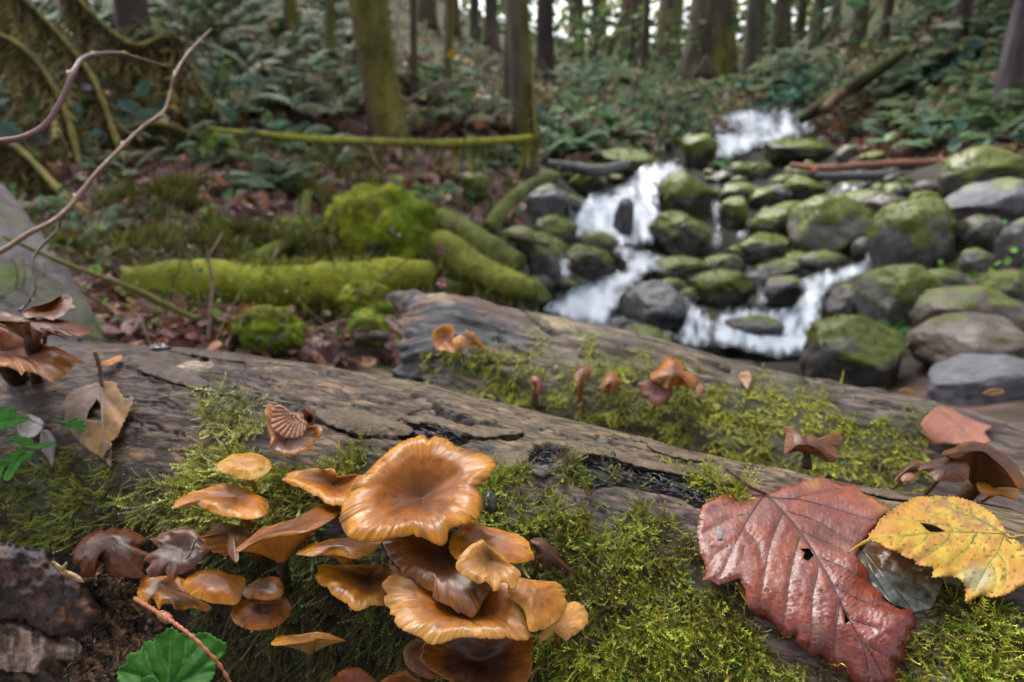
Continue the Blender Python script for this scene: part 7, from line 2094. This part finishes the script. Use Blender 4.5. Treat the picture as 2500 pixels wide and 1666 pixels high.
LP = [fold_leaf(.4), fold_leaf(.5), fold_leaf(.6)]
_ma = np.linspace(0, 2 * math.pi, 21)[:-1]
_mr = 0.5 * np.array([1.0, .55, .62, .9, .5, .58, .82, .45, .5, .6, .25, .6, .5, .45, .82, .58, .5, .9, .62, .55])
MAPLE = (np.vstack([np.stack([_mr * np.cos(_ma), _mr * np.sin(_ma), .06 * np.sin(_ma * 5) + .05 * np.abs(np.sin(_ma))], 1), [[0, 0, 0]]]), np.array([(i, (i + 1) % 20, 20) for i in range(20)]), np.concatenate([np.full(20, 1.05), [.75]]))


def sample_ground(poly, n, maxd=40, mind=.8):
    pa = np.array(poly, float)
    x = rng.uniform(pa[:, 0].min(), pa[:, 0].max(), n * 3)
    y = rng.uniform(pa[:, 1].min(), pa[:, 1].max(), n * 3)
    ok = inpoly(x, y, poly)
    x, y = x[ok][:n], y[ok][:n]
    out, no = [], []
    for a, b in zip(x, y):
        h = ghit(a, b)
        if h is None: continue
        d_ = float((h[0] - CAM) @ FWD)
        if mind < d_ < maxd:
            out.append(h[0]); no.append(h[1])
    return np.array(out), np.array(no)


LBANK = [(-150, 320), (450, 300), (900, 330), (1240, 330), (1280, 480), (1250, 640), (1000, 760), (970, 905), (200, 900), (-150, 870)]
LITC = [(0, (0.15, 0.085, 0.08)), (.35, (0.27, 0.155, 0.15)), (.6, (0.37, 0.22, 0.21)), (.8, (0.32, 0.14, 0.07)), (1, (0.45, 0.19, 0.08))]


def litter(poly, n, size, cols=LITC, lo=0, hi=1, lift=.012):
    p, nn = sample_ground(poly, n)
    k = fbm(p * 1.7 + 3, 3)
    keep = k > rng.uniform(.25, .58, len(p))
    p, nn = p[keep], nn[keep]
    c = ramp(cols, rng.uniform(lo, hi, len(p)) ** 1.3)
    dk_ = np.clip(((p - CAM) @ FWD) / 3.2, .42, 1.6)
    return scatter(LP, p + nn * lift, frames(rng.normal(0, 1, p.shape), nn + rng.normal(0, .45, p.shape)), size * dk_ * rng.lognormal(0, .3, len(p)), c)


RBANK = [(1980, 340), (2300, 200), (2560, 150), (2560, 400), (2330, 380), (2100, 400)]
lit = merge([tuple(litter(LBANK, 5600, .06)), tuple(litter([(-100, 200), (1250, 120), (1250, 330), (-100, 330)], 3000, .11)), tuple(litter(RBANK, 1600, .10)), tuple(litter([(1320, 230), (1900, 200), (1800, 330), (1400, 400)], 1500, .12))])
tag(mk('leaf_litter', lit[0], lit[1], M['litter'], lit[2], smooth=False), 'purple-brown fallen leaves littering the banks', 'leaf litter', kind='stuff')
# larger fallen leaves one can pick out
lv = []
for k, cc_ in enumerate([(0.30, 0.16, 0.15), (0.24, 0.12, 0.12), (0.40, 0.15, 0.06), (0.32, 0.2, 0.17)]):
    a, b, c = LP[k % 3]
    lv.append(mk('fallen_leaf', a, b, M['litter'], np.array(cc_)[None] * c[:, None], smooth=False, link=False))
pp, pn = sample_ground(LBANK, 230, 6)
for k, (p_, n_) in enumerate(zip(pp, pn)):
    o = lv[k % 4].copy()
    COL.objects.link(o)
    o.location = [float(x) for x in p_ + n_ * .03]
    s_ = float(rng.uniform(.055, .10) * np.clip(((p_ - CAM) @ FWD) / 3.2, .45, 1.4))
    o.scale = (s_, s_, s_)
    o.rotation_euler = (float(rng.normal(0, .4)), float(rng.normal(0, .4)), float(rng.uniform(0, 6.28)))
    tag(o, 'fallen leaf lying loose among the litter of the left bank', 'leaf', 'loose fallen leaves on the left bank')
for px_, py_, d_, s_, c_, lb in [(1082, 690, 1.15, .045, (0.28, 0.12, 0.12), 'dull pink leaf standing upright behind the broken log end'), (1075, 610, 2.5, .11, (0.27, 0.13, 0.12), 'drooping brown leaf beside the slanting mossy log'), (960, 560, 2.45, .05, (0.22, 0.17, 0.2), 'grey dry leaf on the bright mossy hump'), (975, 575, 2.45, .05, (0.25, 0.2, 0.22), 'second grey dry leaf on the bright mossy hump'),
                         (470, 690, 2.02, .08, (0.34, 0.15, 0.09), 'reddish leaf lying on the thick mossy log, left part'), (780, 648, 2.12, .075, (0.45, 0.21, 0.15), 'pink leaf lying on the thick mossy log, middle'), (838, 645, 2.14, .085, (0.36, 0.19, 0.17), 'mauve leaf lying on the thick mossy log, right of the pink one'), (1058, 662, 2.3, .05, (0.5, 0.17, 0.05), 'orange leaf at the right end of the thick mossy log'),
                         (490, 625, 2.4, .12, (0.05, 0.20, 0.06), 'fresh green leaf hanging above the thick mossy log'), (545, 668, 2.05, .06, (0.07, 0.17, 0.09), 'small green leaf on the thick mossy log'), (378, 575, 2.6, .15, (0.36, 0.13, 0.08), 'orange-red dead leaf on the left bank'), (210, 215, 3.0, .10, (0.14, 0.09, 0.12), 'purple dead leaf hanging from the mossy stem'), (262, 228, 3.0, .09, (0.26, 0.10, 0.04), 'orange-brown dead leaf hanging right of the purple one'),
                         (1105, 130, 8, .30, (0.52, 0.33, 0.04), 'yellow maple leaf glowing among dark ferns'), (1040, 105, 8, .26, (0.46, 0.26, 0.12), 'pale orange leaf above the yellow maple leaf'), (1150, 190, 8, .20, (0.48, 0.38, 0.22), 'pale cream leaf between the leaning trees'), (652, 165, 6, .12, (0.40, 0.45, 0.16), 'round pale green leaf on the left hillside'), (1170, 305, 5.5, .22, (0.33, 0.12, 0.07), 'large red-brown dead leaf hanging below the bough'), (1090, 312, 5.5, .2, (0.3, 0.1, 0.05), 'orange-brown dead leaf behind the bough'),
                         (1985, 412, 8.0, .2, (0.55, 0.17, 0.05), 'bright orange leaf on the end of the reddish pole'), (2250, 812, 3.2, .09, (0.45, 0.22, 0.04), 'small orange leaf beside the brown boulder'), (375, 340, 4.1, .10, (0.45, 0.22, 0.22), 'pink leaf beside the blue-green leaves at the left'), (2110, 112, 13, .3, (0.46, 0.35, 0.05), 'yellow leaf on the right bank under the trees'), (985, 300, 4.9, .28, (0.08, 0.17, 0.12), 'blue-green leaf on the foot of the nearest leaning tree')]:
    a, b, c = MAPLE
    s_ *= .62
    n_ = nrm(CAM - P(px_, py_, d_)) * .5 + rng.normal(0, .35, 3) + np.array([.15, 0, .6])
    fr = frames(np.array([[rng.normal(0, 1), .2, rng.normal(0, .8)]]), n_[None])[0]
    o = mk('fallen_leaf', P(px_, py_, d_) + (a * s_) @ fr.T, b, M['litter'], np.array(c_)[None] * c[:, None], smooth=False)
    tag(o, lb, 'leaf')

# cushions of moss spreading over the banks
p_, n_ = sample_ground([(-150, 300), (1250, 300), (1290, 640), (1000, 760), (900, 880), (-150, 880)], 30000)
k_ = fbm(p_ * 2.6 + 70, 3)
kk = k_ > rng.uniform(.565, .65, len(p_))
kk = k_ > np.quantile(k_, .87) + rng.normal(0, .02, len(p_))
gx_, gy_, _ = proj(p_)
kk &= ~((gx_ > 280) & (gx_ < 1050) & (gy_ > 690))
p_, n_ = p_[kk], n_[kk]
ds_ = np.clip(((p_ - CAM) @ FWD) / 3, .4, 1.5)
mo_ = scatter(TUFT, p_ + n_ * (k_[kk] - .55)[:, None] * .4, frames(n_ + rng.normal(0, .6, p_.shape), rng.normal(0, 1, p_.shape)), .05 * ds_ * rng.lognormal(0, .4, len(p_)), lerp((0.10, 0.095, 0.03), (0.16, 0.175, 0.03), rng.uniform(0, 1, len(p_))) * rng.uniform(.6, 1.4, (len(p_), 1)))
tag(mk('ground_moss', mo_[0], mo_[1], M['moss'], mo_[2], smooth=False), 'cushions of olive moss spreading through the leaf litter', 'moss', kind='stuff')

# dead sticks and thin stems tangled over the banks
bp = []
for poly, n, L0 in ((LBANK, 150, .2), ([(-100, 60), (1250, 60), (1250, 330), (-100, 330)], 300, .8), ([(1290, 200), (2000, 180), (1800, 330), (1350, 400)], 130, 1.0), ([(1980, 340), (2150, 60), (2560, -100), (2560, 390)], 190, .8), ([(1250, 400), (1300, 640), (1050, 640), (1100, 420)], 40, .35)):
    pp, pn = sample_ground(poly, n)
    for p_, n_ in zip(pp, pn):
        t_ = nrm(rng.normal(0, 1, 3) + np.array([0, 0, rng.uniform(0, .9)]) + n_ * .2)
        L_ = L0 * rng.lognormal(0, .4)
        pts_ = p_ + n_ * .03 + t_ * np.linspace(-.3, .7, 6)[:, None] * L_ + np.cumsum(rng.normal(0, .03 * L_, (6, 3)), 0)
        v_, f_, s_ = tube(pts_, L_ * rng.uniform(.006, .016) * np.linspace(1.2, .4, 6), 5)
        bp.append((v_, f_, np.array([(0.16, 0.11, 0.08), (0.12, 0.115, 0.04), (0.22, 0.17, 0.13), (0.09, 0.06, 0.045)][rng.integers(0, 4)]) * rng.uniform(.6, 1.3)))
v, f, c = merge(bp)
tag(mk('brushwood', v, f, M['branch'], c), 'dead sticks and thin stems tangled over the banks', 'sticks', kind='stuff')

# low broad-leaved undergrowth
def undergrowth(poly, n, size, col, mind=.8, lift=.05, thr=.5, maxd=60):
    p, nn = sample_ground(poly, n, maxd, mind)
    k = fbm(p * 1.1 + 21, 3)
    keep = k > thr - .12 + rng.uniform(0, .15, len(p))
    p = p[keep]
    up = rng.uniform(.2, 1, len(p))
    p = p + np.array([0, 0, 1.0]) * (up * lift)[:, None] + rng.normal(0, size * .8, p.shape)
    hue = fbm(p * .9 + 55, 3)[:, None] + rng.normal(0, .09, (len(p), 1))
    c = np.where(hue < .44, np.array(col) * np.array([.9, 1.0, 1.1]), np.where(hue < .58, np.array(col) * np.array([1.35, 1.1, .6]), np.array([.17, .12, .075]) * (np.mean(col) / .1)))
    c = c * rng.uniform(.5, 2.3, (len(p), 1))
    n_ = rng.normal(0, .5, p.shape) + np.array([0, -.3, 1])
    return scatter(LP, p, frames(rng.normal(0, 1, p.shape), n_), size * np.clip(((p - CAM) @ FWD) / 4.0, .25, 1.1) * np.clip(rng.lognormal(0, .5, len(p)), .3, 1.6), np.clip(c, .005, 1))


ug = merge([tuple(undergrowth(LBANK, 1500, .042, (0.085, 0.17, 0.07), lift=.06, thr=.55)), tuple(undergrowth([(200, 720), (900, 740), (880, 860), (300, 850)], 900, .022, (0.085, 0.18, 0.05), lift=.03, thr=.50)),
            tuple(undergrowth([(-200, -300), (900, -300), (1000, 330), (-200, 420)], 5200, .085, (0.09, 0.15, 0.11), lift=.25, thr=.46)), tuple(undergrowth([(900, -100), (1330, 60), (1330, 330), (900, 330)], 2000, .09, (0.09, 0.15, 0.10), lift=.25, thr=.46)),
            tuple(undergrowth([(1300, 140), (2050, 150), (2000, 260), (1700, 340), (1320, 380)], 3600, .11, (0.07, 0.15, 0.10), lift=.3, thr=.44)), tuple(undergrowth([(1950, 330), (2150, 60), (2600, -300), (2600, 380), (2300, 380)], 4200, .10, (0.075, 0.13, 0.095), lift=.25, thr=.44)),
            tuple(undergrowth([(1280, 330), (1700, 340), (1660, 420), (1320, 440)], 700, .08, (0.08, 0.14, 0.07), lift=.12, thr=.5)), tuple(undergrowth([(2250, 600), (2500, 560), (2500, 780), (2280, 720)], 260, .04, (0.10, 0.24, 0.08), lift=.05, thr=.5))])
tag(mk('undergrowth', ug[0], ug[1], M['foliage'], ug[2], smooth=False), 'low green undergrowth covering the slopes', 'undergrowth', kind='stuff')

# thickets: shrubs between the trunks and the hillside behind, all leaf by leaf
def thicket(n, xr, yr, zr, size, col, thr=.45, fq=.35, seed=0):
    out = []
    p = np.stack([rng.uniform(*xr, n), rng.uniform(*yr, n), np.zeros(n)], -1)
    p[:, 2] = ground_z(p[:, :2]) + rng.uniform(*zr, n)
    k = fbm(p * np.array([fq * 1.6, fq * 1.6, fq * .7]) + seed, 3)
    p = p[k > thr]
    return leafcloud(p, size, col, .9, np.array(col) * rng.uniform(.5, 1.6, (len(p), 1)) * (1 + rng.normal(0, .12, (len(p), 3))))


far = merge([tuple(thicket(26000, (-14, 24), (36, 62), (-1, 10), .5, (0.22, 0.23, 0.05), .585, .6, 1)), tuple(thicket(9000, (-16, 22), (24, 40), (0, 2.2), .35, (0.08, 0.12, 0.05), .46, .5, 2)),
             tuple(thicket(5000, (-10, 8), (13, 24), (3.5, 7), .32, (0.085, 0.10, 0.035), .54, .5, 3)), tuple(thicket(8000, (-30, -5), (16, 36), (0, 7), .42, (0.085, 0.10, 0.045), .44, .4, 4)), tuple(thicket(8000, (17, 40), (14, 40), (0, 7), .42, (0.075, 0.09, 0.045), .44, .4, 5)),
             tuple(thicket(2600, (4.6, 9), (8, 13.5), (1.2, 5.5), .24, (0.06, 0.09, 0.045), .5, .8, 8)), tuple(thicket(2600, (2, 18), (30, 46), (1, 9), .4, (0.30, 0.34, 0.05), .56, .6, 6))])
tag(mk('distant_forest', far[0], far[1], M['foliage'], far[2], smooth=False), 'mass of leaves and branches closing the forest behind the trunks', 'forest', kind='stuff')

# unseen canopy added to shade the sides and shape reflections, open along the stream
cr = []
for n, xr, yr, zr in ((2000, (-14, -3.2), (-8, 3.5), (6, 11)), (2000, (4.2, 16), (-8, 6), (6, 11)), (2200, (-6, 8), (-14, -1.2), (5, 10))):
    p_ = np.stack([rng.uniform(*xr, n), rng.uniform(*yr, n), rng.uniform(*zr, n)], -1)
    p_ = p_[fbm(p_ * np.array([.45, .45, .3]) + 8, 3) > .44]
    px_, py_, pd_ = proj(p_)
    p_ = p_[~((pd_ > 0) & (px_ > -150) & (px_ < 2650) & (py_ > -150))]
    cr.append(tuple(leafcloud(p_, .7, (0.05, 0.075, 0.02), .9)))
cr = merge(cr)
tag(mk('unseen_shade_canopy', cr[0], cr[1], M['foliage'], cr[2], smooth=False), 'unseen leaf canopy added around the stream to shade it and shape reflections', 'forest', kind='stuff')
